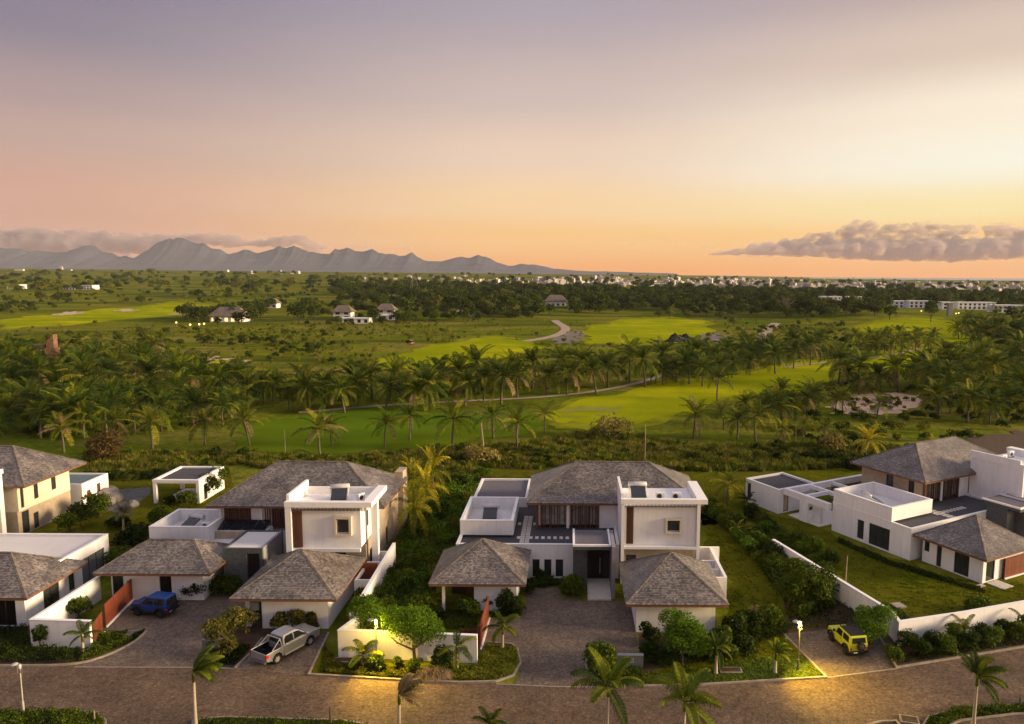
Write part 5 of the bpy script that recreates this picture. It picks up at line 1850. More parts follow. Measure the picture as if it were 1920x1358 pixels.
GROVES = [
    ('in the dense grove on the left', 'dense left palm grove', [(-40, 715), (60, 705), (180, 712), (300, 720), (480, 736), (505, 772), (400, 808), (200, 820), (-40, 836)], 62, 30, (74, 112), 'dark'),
    ('in the far thicket by the stone chimney', 'palms by the stone chimney', [(-20, 672), (80, 690), (120, 662), (200, 655), (330, 670), (330, 712), (140, 716), (-20, 700)], 30, 15, (40, 62), 'far'),
    ('in the row across the middle of the course', 'middle palm row', [(490, 752), (640, 748), (760, 738), (900, 728), (1080, 716), (1215, 712), (1210, 730), (1080, 744), (900, 764), (740, 770), (560, 780)], 33, 33, (74, 106), 'near'),
    ('in the clump right of the centre', 'palms right of the centre', [(1228, 705), (1280, 690), (1400, 680), (1480, 672), (1540, 668), (1530, 690), (1440, 705), (1320, 725), (1240, 722)], 27, 25, (58, 90), 'dark'),
    ('in the far clump on the right fairway', 'far right clump', [(1585, 665), (1640, 668), (1745, 668), (1750, 645), (1700, 640), (1600, 648)], 24, 15, (34, 52), 'far'),
    ('in the right edge grove', 'right edge palm grove', [(1560, 716), (1680, 722), (1800, 690), (1960, 690), (1960, 790), (1850, 800), (1760, 790), (1740, 760), (1640, 740)], 38, 30, (66, 104), 'near'),
    ('behind the right edge grove', 'palms behind the right grove', [(1800, 610), (1960, 604), (1960, 690), (1830, 685), (1790, 650)], 26, 16, (34, 56), 'far'),
    ('in the thin group left of the pink sand', 'palms left of the sand', [(1350, 785), (1430, 768), (1530, 770), (1550, 785), (1480, 806), (1400, 806)], 9, 28, (60, 84), 'near'),
]
prng = random.Random(11)
for lab, grp, poly, n, gap, (hlo, hhi), kind in GROVES:
    for px, py in sample(poly, n, prng, gap):
        if 72 < px < 128 and py < 748: continue
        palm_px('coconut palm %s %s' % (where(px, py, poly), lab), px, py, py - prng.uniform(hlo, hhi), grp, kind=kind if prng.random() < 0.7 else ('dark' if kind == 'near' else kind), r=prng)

# the yellow lit palms between the two middle villas
for px, py, top, lab in [(778, 1020, 880, 'yellow lit palm with a pale trunk between the two middle villas'), (812, 950, 815, 'tallest gold lit palm of the row beside the second villa'),
                         (786, 960, 838, 'gold lit palm second from the back beside the second villa'), (800, 985, 850, 'gold lit palm in the middle of the row beside the second villa')]:
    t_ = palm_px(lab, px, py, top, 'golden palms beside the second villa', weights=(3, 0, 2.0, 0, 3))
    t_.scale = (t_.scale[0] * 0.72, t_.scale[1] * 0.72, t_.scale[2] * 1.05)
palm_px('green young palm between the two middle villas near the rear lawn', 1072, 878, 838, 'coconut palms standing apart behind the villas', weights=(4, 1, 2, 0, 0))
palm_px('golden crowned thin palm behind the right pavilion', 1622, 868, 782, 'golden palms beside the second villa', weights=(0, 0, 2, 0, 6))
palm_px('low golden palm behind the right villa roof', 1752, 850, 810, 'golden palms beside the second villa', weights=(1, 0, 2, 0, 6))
palm_px('windblown palm on the lawn behind the middle villa', 1362, 950, 864, 'coconut palms standing apart behind the villas', weights=(3, 0, 3, 0, 0.5))


# young street palms, each frond its own part, bent by the wind
street_fronds = {}


def street_palm(label, x, y, hgt, cs, n, wind=None, wt=0.0, mats=(palmg, palmd), seed=1, trunk=None, r0=0.13, emin=-0.5, emax=1.35, dead=0, z=0.0):
    r = random.Random(seed)
    g = np.random.default_rng(seed)
    t = thing('street_palm', label, 'palm tree', (x, y, z), 0, 'young palms along the street')
    obj('trunk', palm_trunk('trunk', hgt, r0, r0 * 0.6, 0.06, seed, trunk or trunkp, bulge=r0 * 0.35), t)
    for k in range(n):
        az = k * 2.399 + r.uniform(-.2, .2)
        if wind is not None:
            d = (az - wind + math.pi) % (2 * math.pi) - math.pi
            az = wind + d * (1 - wt)
        tt = k / max(1, n - 1)
        el = emax + (emin - emax) * tt + r.uniform(-.1, .1)
        q = frond_quads(cs * r.uniform(0.85, 1.1), el, r.uniform(0.9, 1.7), 52, g, cs * 0.25, hang=0.75, width=0.0105 * cs)
        m = palmb if k >= n - dead else r.choice(mats)
        obj('frond', quads_mesh('frond', rotz(q, az), m), t, (0.06, 0.02, hgt - 0.05))
    sh = MB()
    sh.smooth = True
    sh.lathe([(r0 * 0.62, hgt - 0.7), (r0 * 0.85, hgt - 0.5), (r0 * 0.7, hgt - 0.1), (r0 * 0.2, hgt + 0.25)], 8, 0.04, 0.02)
    sh.build('crownshaft', palmg, t)
    return t


def sp(px, py):
    x, y, z = at(px, py)
    return x, y


street_palm('windswept palm at the near kerb, its head blown right, left of the pickup', -24.2, 44.6, 4.4, 1.9, 12, wind=0.25, wt=0.62, seed=51, emax=1.3, emin=0.1)
street_palm('bent half dead palm at the near kerb in front of the drooping grass', -10.7, 43.4, 3.7, 1.9, 10, wind=0.5, wt=0.66, seed=52, mats=(palmd, palmb, palmb), emax=1.2, emin=-0.2, dead=4)
street_palm('broad green palm at the near kerb, left one of the pair at the bottom', 2.45, 43.6, 4.2, 2.6, 12, seed=53, emin=-0.1)
street_palm('broad green palm at the near kerb, right one of the pair at the bottom', 7.2, 43.0, 3.6, 2.6, 11, wind=0.2, wt=0.25, seed=54, emin=-0.1)
street_palm('palm at the bottom right verge with its fronds blown together', 26.6, 45.2, 4.1, 2.0, 13, wind=0.2, wt=0.5, seed=55, emin=0.0)
street_palm('cut off palm tip at the bottom edge of the street', -4.9, 42.3, 2.5, 1.3, 9, seed=56, emin=0.3)
street_palm('small palm in front of the left white wall', *sp(156, 1228), 1.7, 1.5, 9, seed=57, wind=2.6, wt=0.3)
street_palm('small palm in the kidney bed by the middle drive', *sp(942, 1218), 1.9, 1.75, 10, seed=58)
street_palm('small drooping palm in front of the right end of the middle white wall', *sp(856, 1258), 2.0, 1.7, 8, seed=59, wind=-0.4, wt=0.25)
street_palm('small palm lit yellow by the left lamp', *sp(680, 1250), 1.0, 1.75, 8, seed=60, emin=0.4)
street_palm('small palm right of the round bush', *sp(1342, 1264), 2.1, 1.6, 10, seed=61, wind=0.2, wt=0.3)
street_palm('small palm lit yellow by the right lamp', *sp(1453, 1262), 1.6, 1.4, 9, seed=62, wind=0.4, wt=0.5, emin=0.2)
street_palm('young palm rising over the clipped hedge at the right wall', *sp(1806, 1206), 1.2, 1.5, 8, seed=63, wind=2.0, wt=0.2, mats=(palmg, palmy), emin=0.2)
street_palm('young palm at the far right end of the clipped hedge', *sp(1916, 1190), 1.2, 1.4, 8, seed=64)
street_palm('grey fan topped palm on the lawn by the left pool', *sp(232, 1000), 2.4, 1.6, 16, seed=65, mats=(mat('silver_palm', (0.14, 0.135, 0.10), 0.7, 0.2, 1, island=0.3, trans=0.2),), emin=0.2, emax=1.5)
street_palm('pale dry sapling with upright fronds in the right garden bed', *sp(1414, 1160), 0.7, 0.8, 7, seed=66, mats=(palmb,), emin=0.5)
street_palm('young palm in the shrub row right of the middle villa', *sp(1381, 1008), 1.2, 1.2, 8, seed=67, mats=(palmg, palmy))
street_palm('banana like young palm beside the right pavilion', *sp(1400, 952), 1.0, 1.5, 8, seed=68, mats=(bushd,), emin=0.2)


# ------------------------------------------------------------------ bushes and garden trees
def garden_bush(name, label, px, py, w, h, n, size, seed, m, base=0.0, k=9, cat='bush', group=None, trunk=True, dy=0.0):
    x, y, z = at(px, py)
    t = thing(name, label, cat, (x, y + dy, z), 0, group)
    obj('crown', bush_mesh('crown', w, h, n, size, seed, m, base, k), t)
    if trunk:
        obj('stem', stem_mesh('stem', max(0.3, h * 0.62), 0.05 + w * 0.02, seed, 5, None, w), t)
    return t


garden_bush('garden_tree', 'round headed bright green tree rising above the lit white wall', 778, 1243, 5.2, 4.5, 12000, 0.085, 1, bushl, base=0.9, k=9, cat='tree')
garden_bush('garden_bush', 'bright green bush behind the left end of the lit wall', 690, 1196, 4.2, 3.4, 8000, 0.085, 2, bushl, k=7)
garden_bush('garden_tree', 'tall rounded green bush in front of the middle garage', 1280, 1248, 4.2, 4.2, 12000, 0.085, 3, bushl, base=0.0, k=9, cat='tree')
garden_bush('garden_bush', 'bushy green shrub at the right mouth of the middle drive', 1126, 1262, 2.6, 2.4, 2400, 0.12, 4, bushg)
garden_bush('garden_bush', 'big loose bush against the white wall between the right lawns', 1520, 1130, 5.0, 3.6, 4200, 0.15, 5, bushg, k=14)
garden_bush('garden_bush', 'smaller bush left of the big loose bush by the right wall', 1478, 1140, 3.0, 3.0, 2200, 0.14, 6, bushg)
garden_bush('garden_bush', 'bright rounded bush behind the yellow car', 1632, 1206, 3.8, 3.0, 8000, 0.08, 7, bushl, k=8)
garden_bush('garden_bush', 'small clipped bush at the left end of the street hedge', 1676, 1243, 1.9, 1.3, 1500, 0.09, 8, bushg)
garden_bush('garden_bush', 'dark round shrub before the middle white wall', 826, 1256, 1.9, 1.5, 1500, 0.10, 9, bushd)
garden_bush('garden_bush', 'round bush at the foot of the left lit lamp', 707, 1256, 1.5, 1.2, 1300, 0.09, 10, bushg)
garden_bush('garden_bush', 'small ball bush between the lamp and the round tree', 745, 1252, 0.95, 0.9, 800, 0.08, 11, bushg)
garden_bush('garden_bush', 'low leafy plant under the round headed tree', 776, 1262, 1.3, 1.1, 700, 0.10, 12, bushg)
garden_bush('garden_bush', 'tiny clipped bush left of the left lit palm', 663, 1254, 1.0, 0.8, 800, 0.07, 13, bushg)
garden_bush('garden_bush', 'leafy bush inside the left white wall', 148, 1160, 2.4, 1.9, 1300, 0.12, 14, bushg)
garden_bush('garden_bush', 'bush beside the left garage side wall', 88, 1142, 1.5, 2.0, 900, 0.12, 15, bushd)
garden_bush('garden_bush', 'big leaved plant against the left white wall face', 76, 1216, 1.2, 1.9, 420, 0.16, 16, bushd)
for i, (px, py, w, h, lab) in enumerate([(405, 1218, 2.4, 2.4, 'croton bush left of the grey plate wall'), (436, 1196, 2.6, 2.6, 'croton bush behind the grey plate wall'), (462, 1188, 2.0, 2.2, 'yellow tipped croton by the second garage post'),
                                         (524, 1186, 1.8, 1.7, 'croton bush under the second garage wall, left one'), (560, 1184, 1.7, 1.9, 'yellow leaved croton under the second garage wall'), (585, 1184, 1.2, 1.6, 'croton bush at the right end of the second garage bed'),
                                         (430, 1236, 1.6, 2.0, 'small frangipani shrub beside the plate wall')]):
    garden_bush('croton_bush', lab, px, py, w, h, 900, 0.12, 30 + i, leaf('croton_leaf', (0.06, 0.07, 0.014), (0.13, 0.11, 0.02)), group='croton bushes by the second garage')
for i, (px, py, w, h, lab) in enumerate([(310, 1112, 3.0, 1.5, 'dark shrub behind the blue car'), (362, 1122, 2.6, 1.5, 'leafy shrub at the carport corner right of the blue car'), (300, 1116, 1.2, 3.0, 'thin shrub against the carport wall'), (341, 1112, 1.2, 2.9, 'round headed shrub against the carport wall'),
                                         (430, 1110, 3.6, 1.6, 'dark planting in the corner by the second entrance'), (948, 1150, 1.9, 2.2, 'shrub under the eave of the middle left pavilion'), (918, 1140, 1.6, 1.4, 'dark shrub inside the middle left pavilion'), (972, 1152, 1.5, 1.7, 'shrub at the pavilion corner by the middle drive'), (880, 1150, 2.4, 1.2, 'low dark plants at the pavilion post'),
                                         (990, 1112, 1.8, 1.5, 'shrub left of the pavilion beside the three narrow windows'), (1020, 1096, 2.6, 1.1, 'low red tipped shrub under the narrow windows'), (1075, 1118, 2.8, 2.0, 'dark shrub at the left of the entrance steps'), (1060, 1112, 1.6, 1.6, 'small shrub beside the entrance planting'),
                                         (1222, 1206, 2.0, 1.4, 'dark low shrub at the middle garage corner'), (1215, 1240, 1.8, 1.5, 'dark shrub behind the plate wall by the middle drive'), (1322, 1236, 1.6, 1.7, 'dark shrub right of the tall rounded bush'), (1352, 1218, 2.2, 1.8, 'shrub under the right corner of the middle garage'),
                                         (1378, 1200, 2.6, 1.9, 'dark bush in the right garden bed'), (1410, 1190, 2.8, 2.0, 'dense bush in the right garden bed'), (1440, 1180, 2.6, 1.8, 'bush at the edge of the right garden bed'), (1370, 1240, 1.6, 1.4, 'low bush behind the brown framed cover'), (1400, 1228, 2.2, 1.5, 'low bush in front of the right garden bed'),
                                         (155, 985, 4.2, 2.8, 'dark broad shrub beside the left villa wall'), (188, 968, 3.6, 3.0, 'glossy shrub beside the raised pool'), (130, 996, 3.4, 2.0, 'bright low shrub beside the left villa wall'), (215, 990, 3, 1.2, 'low dark shrub by the grey fan palm'),
                                         (390, 932, 3.6, 3.4, 'shrub at the right side of the left pavilion'), (410, 920, 3.0, 3.6, 'tall shrub behind the second villa roof corner'), (350, 950, 3.2, 1.8, 'low shrub before the left pavilion'), (320, 948, 1.6, 1.3, 'pale rounded shrub inside the left pavilion'),
                                         (250, 1040, 5.0, 2.6, 'dark bush behind the second carport roof'), (230, 1070, 4.0, 2.2, 'dark bush beside the flat left wing'), (300, 985, 3.5, 1.8, 'low bush left of the parapet box'),
                                         (1408, 975, 2.6, 1.8, 'shrub beside the right pavilion'), (1450, 1060, 2.8, 2.4, 'loose shrub along the right wall, upper one'), (1530, 1050, 2.6, 2.6, 'loose shrub inside the right wall'), (1500, 1030, 2.6, 2.3, 'loose shrub inside the right wall, upper one'), (1560, 1065, 2.0, 1.9, 'small loose shrub inside the right wall'),
                                         (1668, 1160, 1.4, 1.2, 'pale low bush inside the corner of the right wall'), (1690, 1165, 1.6, 0.9, 'low bush inside the corner of the right wall'), (1830, 1146, 2.8, 1.0, 'rounded mound of leaves behind the right street wall'),
                                         (1600, 880, 3.6, 1.6, 'dark shrub behind the right pavilion lawn'), (1640, 880, 4.0, 2.0, 'dark shrub left of the right villa roof')]):
    garden_bush('garden_shrub', lab, px, py, w, h, int(500 + 320 * w), 0.10 + 0.015 * w, 60 + i, [bushg, bushd, bushd, bushg][i % 4])

# clipped hedge along the right street wall: separate rounded shrubs
hx = [(1700, 1222, 2.0, 1.9), (1724, 1232, 2.0, 1.5), (1748, 1222, 2.1, 1.8), (1770, 1228, 2.2, 1.7), (1790, 1214, 2.1, 2.0), (1812, 1222, 2.1, 1.6), (1836, 1208, 2.2, 1.8), (1858, 1214, 2.2, 1.6), (1880, 1200, 2.2, 1.7), (1905, 1204, 2.3, 1.7), (1935, 1192, 2.4, 1.8), (1965, 1190, 2.4, 1.8)]
for px, py, w, h in hx:
    garden_bush('hedge_shrub', 'rounded dark shrub in the clipped hedge along the right street wall', px, py, w, h, 1700, 0.085, int(px), bushg if px % 4 else bushd, k=7, group='clipped hedge shrubs', trunk=False)

# drooping pale grass fountain
x, y = sp(812, 1272)
g = np.random.default_rng(5)
t = thing('ornamental_grass', 'mounded pale brown grass drooping over the kerb', 'ornamental grass', (x, y, 0), 0)
Q = []
for i in range(900):
    a = g.uniform(0, 6.28)
    c = np.array([g.uniform(-1.0, 1.0), g.uniform(-.25, .25), 0.0])
    L, hh = g.uniform(0.4, 0.85), g.uniform(0.4, 0.8)
    d = np.array([math.cos(a), math.sin(a), 0])
    w_ = np.array([-d[1], d[0], 0]) * 0.012
    p0, p1, p2 = c, c + d * L * 0.4 + [0, 0, hh], c + d * L + [0, 0, hh * 0.25]
    Q += [[p0 - w_, p0 + w_, p1 + w_, p1 - w_], [p1 - w_, p1 + w_, p2 + w_ * 0.3, p2 - w_ * 0.3]]
obj('blades', quads_mesh('blades', np.array(Q), leaf('pale_grass_blade', (0.26, 0.19, 0.11), (0.34, 0.25, 0.15))), t)
tag(t.children[0], kind='stuff')


# ground cover and shrub masses that nobody could count -------------------------------------------------
def cover_mass(name, poly, n, size, h, m, seed, px=True, clump=1.6, zoff=0.0):
    g = np.random.default_rng(seed)
    r = random.Random(seed)
    pts = [at(*p)[:2] for p in poly] if px else poly
    P = np.array(sample(pts, n, r))
    f = np.sin(P[:, 0] * clump + seed) * np.sin(P[:, 1] * clump * 1.3 + 2 * seed) * 0.5 + 0.5
    f = f * 0.6 + 0.4 * (np.sin(P[:, 0] * clump * 2.7 + 3) * np.sin(P[:, 1] * clump * 3.1 + 1) * 0.5 + 0.5)
    z = np.array([terrain(a, b) for a, b in P]) + g.uniform(0.0, 1, n) ** 0.6 * h * (0.25 + 0.75 * f) + zoff
    C = np.column_stack([P, z])
    N = np.tile(np.array([0, -0.3, 0.8]), (n, 1))
    V = leaf_quads(C, N, size, g)
    return tag(obj(name, quads_mesh(name, V, m)), kind='stuff')


STRIP = [(735, 1035), (770, 985), (830, 930), (880, 905), (905, 925), (870, 975), (862, 1060), (820, 1090), (806, 1110), (830, 1160), (700, 1170), (655, 1165), (700, 1100)]
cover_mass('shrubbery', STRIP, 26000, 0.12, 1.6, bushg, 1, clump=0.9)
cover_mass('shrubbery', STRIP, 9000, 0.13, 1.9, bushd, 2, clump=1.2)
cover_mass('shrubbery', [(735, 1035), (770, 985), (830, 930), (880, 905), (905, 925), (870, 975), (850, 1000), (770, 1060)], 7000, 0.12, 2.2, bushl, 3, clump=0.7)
RROW = [(1312, 955), (1340, 950), (1375, 985), (1440, 1030), (1530, 1095), (1560, 1140), (1500, 1165), (1470, 1130), (1420, 1060), (1370, 1005)]
cover_mass('shrubbery', RROW, 22000, 0.13, 1.9, bushg, 4, clump=0.8)
cover_mass('shrubbery', RROW, 10000, 0.13, 1.7, bushd, 5, clump=1.1)
cover_mass('shrubbery', [(1400, 965), (1440, 985), (1560, 1060), (1560, 1085), (1450, 1020)], 6000, 0.13, 1.3, bushg, 6)
cover_mass('shrubbery', [(1390, 1160), (1470, 1165), (1480, 1190), (1400, 1215), (1340, 1240), (1330, 1200)], 8000, 0.10, 1.2, bushd, 7)
cover_mass('shrubbery', [(1470, 1060), (1560, 1110), (1640, 1170), (1600, 1178), (1475, 1180)], 3000, 0.09, 0.35, bushd, 8)
for i, (poly, n, h) in enumerate([([(-200, 1245), (136, 1245), (170, 1224), (62, 1220), (50, 1180), (-200, 1180)], 15000, 0.9), ([(150, 1243), (236, 1208), (250, 1200), (200, 1196), (176, 1198), (172, 1224)], 5000, 0.7),
                                  ([(196, 1190), (240, 1186), (236, 1192), (190, 1196)], 900, 0.4), ([(240, 1208), (268, 1190), (273, 1184), (264, 1186), (240, 1200)], 600, 0.4),
                                  ([(382, 1246), (388, 1225), (440, 1215), (470, 1215), (440, 1248)], 3000, 0.5), ([(-200, 1340), (0, 1336), (130, 1335), (180, 1341), (196, 1354), (198, 1388), (-200, 1388)], 12000, 0.6),
                                  ([(366, 1353), (420, 1348), (640, 1354), (700, 1364), (700, 1398), (358, 1398)], 7000, 0.4), ([(1735, 1362), (1745, 1347), (1800, 1332), (1919, 1324), (2140, 1302), (2140, 1328), (1900, 1338), (1800, 1350), (1762, 1370)], 9000, 0.6),
                                  ([(870, 1276), (930, 1277), (960, 1266), (974, 1244), (968, 1216), (910, 1212), (902, 1250), (780, 1258), (780, 1272)], 9000, 0.35), ([(600, 1262), (750, 1272), (780, 1270), (780, 1256), (640, 1246), (608, 1215)], 7000, 0.3),
                                  ([(1104, 1256), (1135, 1281), (1204, 1286), (1206, 1258), (1150, 1252), (1106, 1238)], 5000, 0.6), ([(1690, 1246), (1919, 1208), (2140, 1172), (2140, 1160), (1919, 1190), (1700, 1228)], 5000, 0.25),
                                  ([(906, 1160), (975, 1156), (975, 1120), (950, 1150)], 3000, 0.9), ([(1200, 1232), (1240, 1255), (1330, 1240), (1330, 1215), (1240, 1215)], 5000, 0.7),
                                  ([(1000, 1098), (1054, 1100), (1056, 1092), (1000, 1090)], 2500, 0.7), ([(1572, 1010), (1660, 1050), (1740, 1075), (1845, 1108), (1848, 1114), (1735, 1082), (1650, 1055), (1570, 1018)], 5000, 0.45),
                                  ([(620, 1150), (660, 1160), (655, 1172), (615, 1190)], 0, 0.2), ([(1210, 1284), (1300, 1282), (1545, 1268), (1500, 1230), (1400, 1235), (1290, 1262), (1212, 1268)], 9000, 0.14),
                                  ([(700, 1150), (830, 1142), (895, 1150), (894, 1185), (830, 1180), (700, 1180)], 5000, 0.2)]):
    if n:
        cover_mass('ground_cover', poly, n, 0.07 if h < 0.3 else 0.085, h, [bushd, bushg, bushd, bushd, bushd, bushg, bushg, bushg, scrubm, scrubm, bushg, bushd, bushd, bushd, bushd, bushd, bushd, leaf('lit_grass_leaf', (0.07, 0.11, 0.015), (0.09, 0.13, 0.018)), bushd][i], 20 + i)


# ------------------------------------------------------------------ instanced scrub, tufts and woods (geometry nodes)
def lib_collection(name, meshes):
    c = bpy.data.collections.new(name)
    for i, me in enumerate(meshes):
        c.objects.link(bpy.data.objects.new(name + '_piece', me))
    return c


def scatter(name, pts, coll):
    """pts: (x, y, z, scale); one object whose geometry nodes put a random piece on every point"""
    me = bpy.data.meshes.new(name)
    me.from_pydata([p[:3] for p in pts], [], [])
    at_ = me.attributes.new('piece_size', 'FLOAT', 'POINT')
    at_.data.foreach_set('value', [p[3] for p in pts])
    ob = tag(obj(name, me), kind='stuff')
    ng = bpy.data.node_groups.new(name, 'GeometryNodeTree')
    ng.interface.new_socket('Geometry', in_out='INPUT', socket_type='NodeSocketGeometry')
    ng.interface.new_socket('Geometry', in_out='OUTPUT', socket_type='NodeSocketGeometry')
    N, Lk = ng.nodes, ng.links
    gi, go = N.new('NodeGroupInput'), N.new('NodeGroupOutput')
    ip = N.new('GeometryNodeInstanceOnPoints')
    ci = N.new('GeometryNodeCollectionInfo')
    ci.inputs['Collection'].default_value = coll
    ci.inputs['Separate Children'].default_value = True
    ci.inputs['Reset Children'].default_value = True
    ip.inputs['Pick Instance'].default_value = True
    rv = N.new('FunctionNodeRandomValue')
    rv.data_type = 'FLOAT_VECTOR'
    rv.inputs['Min'].default_value = (-0.1, -0.1, 0)
    rv.inputs['Max'].default_value = (0.1, 0.1, 6.283)
    na = N.new('GeometryNodeInputNamedAttribute')
    na.data_type = 'FLOAT'
    na.inputs['Name'].default_value = 'piece_size'
    Lk.new(gi.outputs[0], ip.inputs['Points'])
    Lk.new(ci.outputs[0], ip.inputs['Instance'])
    Lk.new(rv.outputs[0], ip.inputs['Rotation'])
    Lk.new(na.outputs[0], ip.inputs['Scale'])
    Lk.new(ip.outputs[0], go.inputs[0])
    md = ob.modifiers.new('scatter', 'NODES')
    md.node_group = ng
    return ob


def tuft_mesh(seed, n, h, w, m):
    g = np.random.default_rng(seed)
    Q = []
    for i in range(n):
        a = g.uniform(0, 6.28)
        d = np.array([math.cos(a), math.sin(a), 0])
        p = d * g.uniform(0, w * 0.5)
        s = np.array([-d[1], d[0], 0]) * 0.05 * g.uniform(.6, 1.4)
        H_ = h * g.uniform(.5, 1.1)
        q = p + d * H_ * g.uniform(0.1, 0.6) + np.array([0, 0, H_])
        Q.append([p - s, p + s, q + s * 0.4, q - s * 0.4])
    return quads_mesh('tuft', np.array(Q), m)


def bigbush(seed, w, h, n, size, m, k=8):
    return bush_mesh('bush', w, h, n, size, seed, m, 0.0, k)


def blocked(x, y):
    for p in FAIR_XY:
        if inside(p, x, y): return True
    return False


FAIR_XY = [[at(*q)[:2] for q in p] for p in FAIRWAYS[:7] + BUNKERS]
PATH_XY = [[at(*q)[:2] for q in p] for p in ([(985, 645), (1020, 640), (1052, 632), (1072, 618), (1050, 600), (1030, 600), (1044, 618), (1010, 632)],)]
FAIR_XY += PATH_XY
bushes = lib_collection('scrub_bush', [bigbush(200 + i, 2.6 + 0.5 * i, 1.5 + 0.2 * i, 260, 0.26, [scrubm, bushg, bushd, scrubm][i]) for i in range(4)])
tufts = lib_collection('grass_tuft', [tuft_mesh(220 + i, 46, 1.1, 1.6, [straw, scrubm, bushg, scrubm][i]) for i in range(4)])
srng = random.Random(21)


def spread_px(poly, n, lo, hi, skip=True, dz=0.0, pert=None, clump=True):
    out = []
    for px, py in sample(poly, n, srng):
        x, y, z = at(px, py)
        if skip and blocked(x, y): continue
        if skip and clump and srng.random() > 0.12 + 1.5 * max(0.0, math.sin(x * 0.021 + 1) * math.sin(y * 0.0125 + x * 0.004) + 0.35 * math.sin(x * 0.06 + y * 0.05)): continue
        out.append((x, y, z + dz, srng.uniform(lo, hi) * (pert(py) if pert else 1)))
    return out


ROUGH_L = [(-60, 600), (300, 610), (640, 605), (700, 690), (560, 760), (420, 700), (-60, 700)]
ROUGH_C = [(640, 600), (1230, 600), (1330, 640), (1280, 680), (1000, 690), (690, 700)]
ROUGH_R = [(1330, 600), (1580, 590), (1600, 660), (1480, 690), (1300, 690)]
EDGE = [(160, 850), (420, 850), (620, 862), (860, 838), (1100, 842), (1300, 842), (1500, 832), (1700, 840), (1800, 850), (1640, 876), (1450, 884), (1260, 884), (900, 878), (880, 905), (770, 905), (430, 872), (280, 890), (170, 892)]
STRAWE = [(620, 860), (800, 845), (1000, 830), (1120, 806), (1300, 835), (1500, 835), (1560, 850), (1300, 872), (1000, 866), (780, 872)]
pts = []
for poly, n, lo, hi in ((ROUGH_L, 420, 0.4, 1.5), (ROUGH_C, 170, 0.4, 1.2), (ROUGH_R, 300, 0.5, 1.5)):
    pts += spread_px(poly, n, lo, hi)
pts += spread_px(EDGE, 230, 0.3, 0.7, skip=False)
pts += spread_px([(-40, 700), (480, 716), (500, 760), (300, 820), (-40, 830)], 330, 0.5, 1.1)
pts += spread_px([(1560, 716), (1960, 690), (1960, 800), (1800, 830), (1500, 840), (1480, 810)], 260, 0.45, 1.0)
pts += spread_px([(500, 725), (1220, 695), (1210, 715), (900, 745), (540, 765)], 110, 0.5, 1.0)
pts += spread_px([(1230, 690), (1540, 665), (1530, 690), (1320, 720), (1240, 720)], 70, 0.5, 1.1)
pts += spread_px([(1580, 752), (1690, 745), (1720, 752), (1690, 770), (1600, 774)], 26, 0.35, 0.7, False)
pts += spread_px([(0, 545), (640, 545), (640, 600), (480, 575), (300, 566), (0, 590)], 420, 0.8, 2.0, pert=lambda py: 1.0)
pts += spread_px([(0, 508), (900, 518), (900, 536), (640, 545), (0, 548)], 900, 2.0, 6.0)
scatter('scrub', pts, bushes)
pts = []
for poly, n, lo, hi in ((ROUGH_L, 2200, 0.5, 1.4), (ROUGH_C, 1800, 0.5, 1.4), (ROUGH_R, 1200, 0.5, 1.4), (EDGE, 3400, 0.4, 0.95), (STRAWE, 1300, 0.4, 1.0)):
    pts += spread_px(poly, n, lo, hi, skip=poly is not EDGE)
scatter('tall_grass', pts, tufts)
strip = [bigbush(250 + i, 2.4, 1.9, 620, 0.13, [bushg, bushd, bushl, bushg, leaf('yellowish_bush_leaf', (0.11, 0.115, 0.010), (0.14, 0.14, 0.012))][i], 7) for i in range(5)]
sc_ = lib_collection('shrub_clump', strip)
scatter('shrub_mass', spread_px(STRIP, 95, 0.5, 1.0, False) + spread_px(RROW, 85, 0.5, 1.0, False) + spread_px([(1400, 965), (1440, 985), (1560, 1060), (1560, 1085), (1450, 1020)], 22, 0.4, 0.8, False)
        + spread_px([(845, 905), (900, 888), (930, 900), (890, 930), (860, 960)], 18, 0.4, 0.8, False), sc_)
lawn_tufts = lib_collection('lawn_tuft', [tuft_mesh(270 + i, 14, 0.10, 0.5, leaf('lawn_blade', (0.09, 0.13, 0.005), (0.16, 0.18, 0.006))) for i in range(3)])
tp = []
for k_, n_ in ((0, 500), (2, 900), (3, 800), (4, 300), (1, 500)):
    tp += spread_px(LAWNS[k_], n_, 0.6, 1.3, False)
scatter('lawn_tufts', tp, lawn_tufts)
# dark strip hedge-like scrub along the back of the gardens
scatter('dark_scrub', spread_px([(760, 850), (980, 846), (1100, 850), (1100, 866), (960, 876), (840, 872)], 45, 0.4, 0.7, False) + spread_px([(1420, 842), (1520, 846), (1660, 866), (1640, 884), (1540, 870), (1420, 862)], 45, 0.45, 0.8, False)
        + spread_px([(160, 895), (420, 886), (430, 896), (190, 904)], 50, 0.4, 0.65, False), lib_collection('dark_bush', [bigbush(240 + i, 2.8, 1.7, 380, 0.2, bushd) for i in range(2)]))
t_ = garden_bush('dry_bush', 'reddish brown dry bush behind the raised pool', 196, 868, 7.0, 4.6, 2600, 0.2, 77, leaf('red_brown_leaf', (0.085, 0.055, 0.02), (0.115, 0.075, 0.026)))
for px, py, w, h, lab in [(1150, 820, 9, 3.0, 'straw coloured bush mound at the edge of the centre turf'), (1560, 846, 6, 2.2, 'straw coloured bush at the right garden edge'), (905, 866, 7, 1.8, 'straw coloured grass bush behind the middle villa')]:
    garden_bush('dry_bush', lab, px, py, w, h, 1500, 0.22, int(px), straw, group='dry bushes')

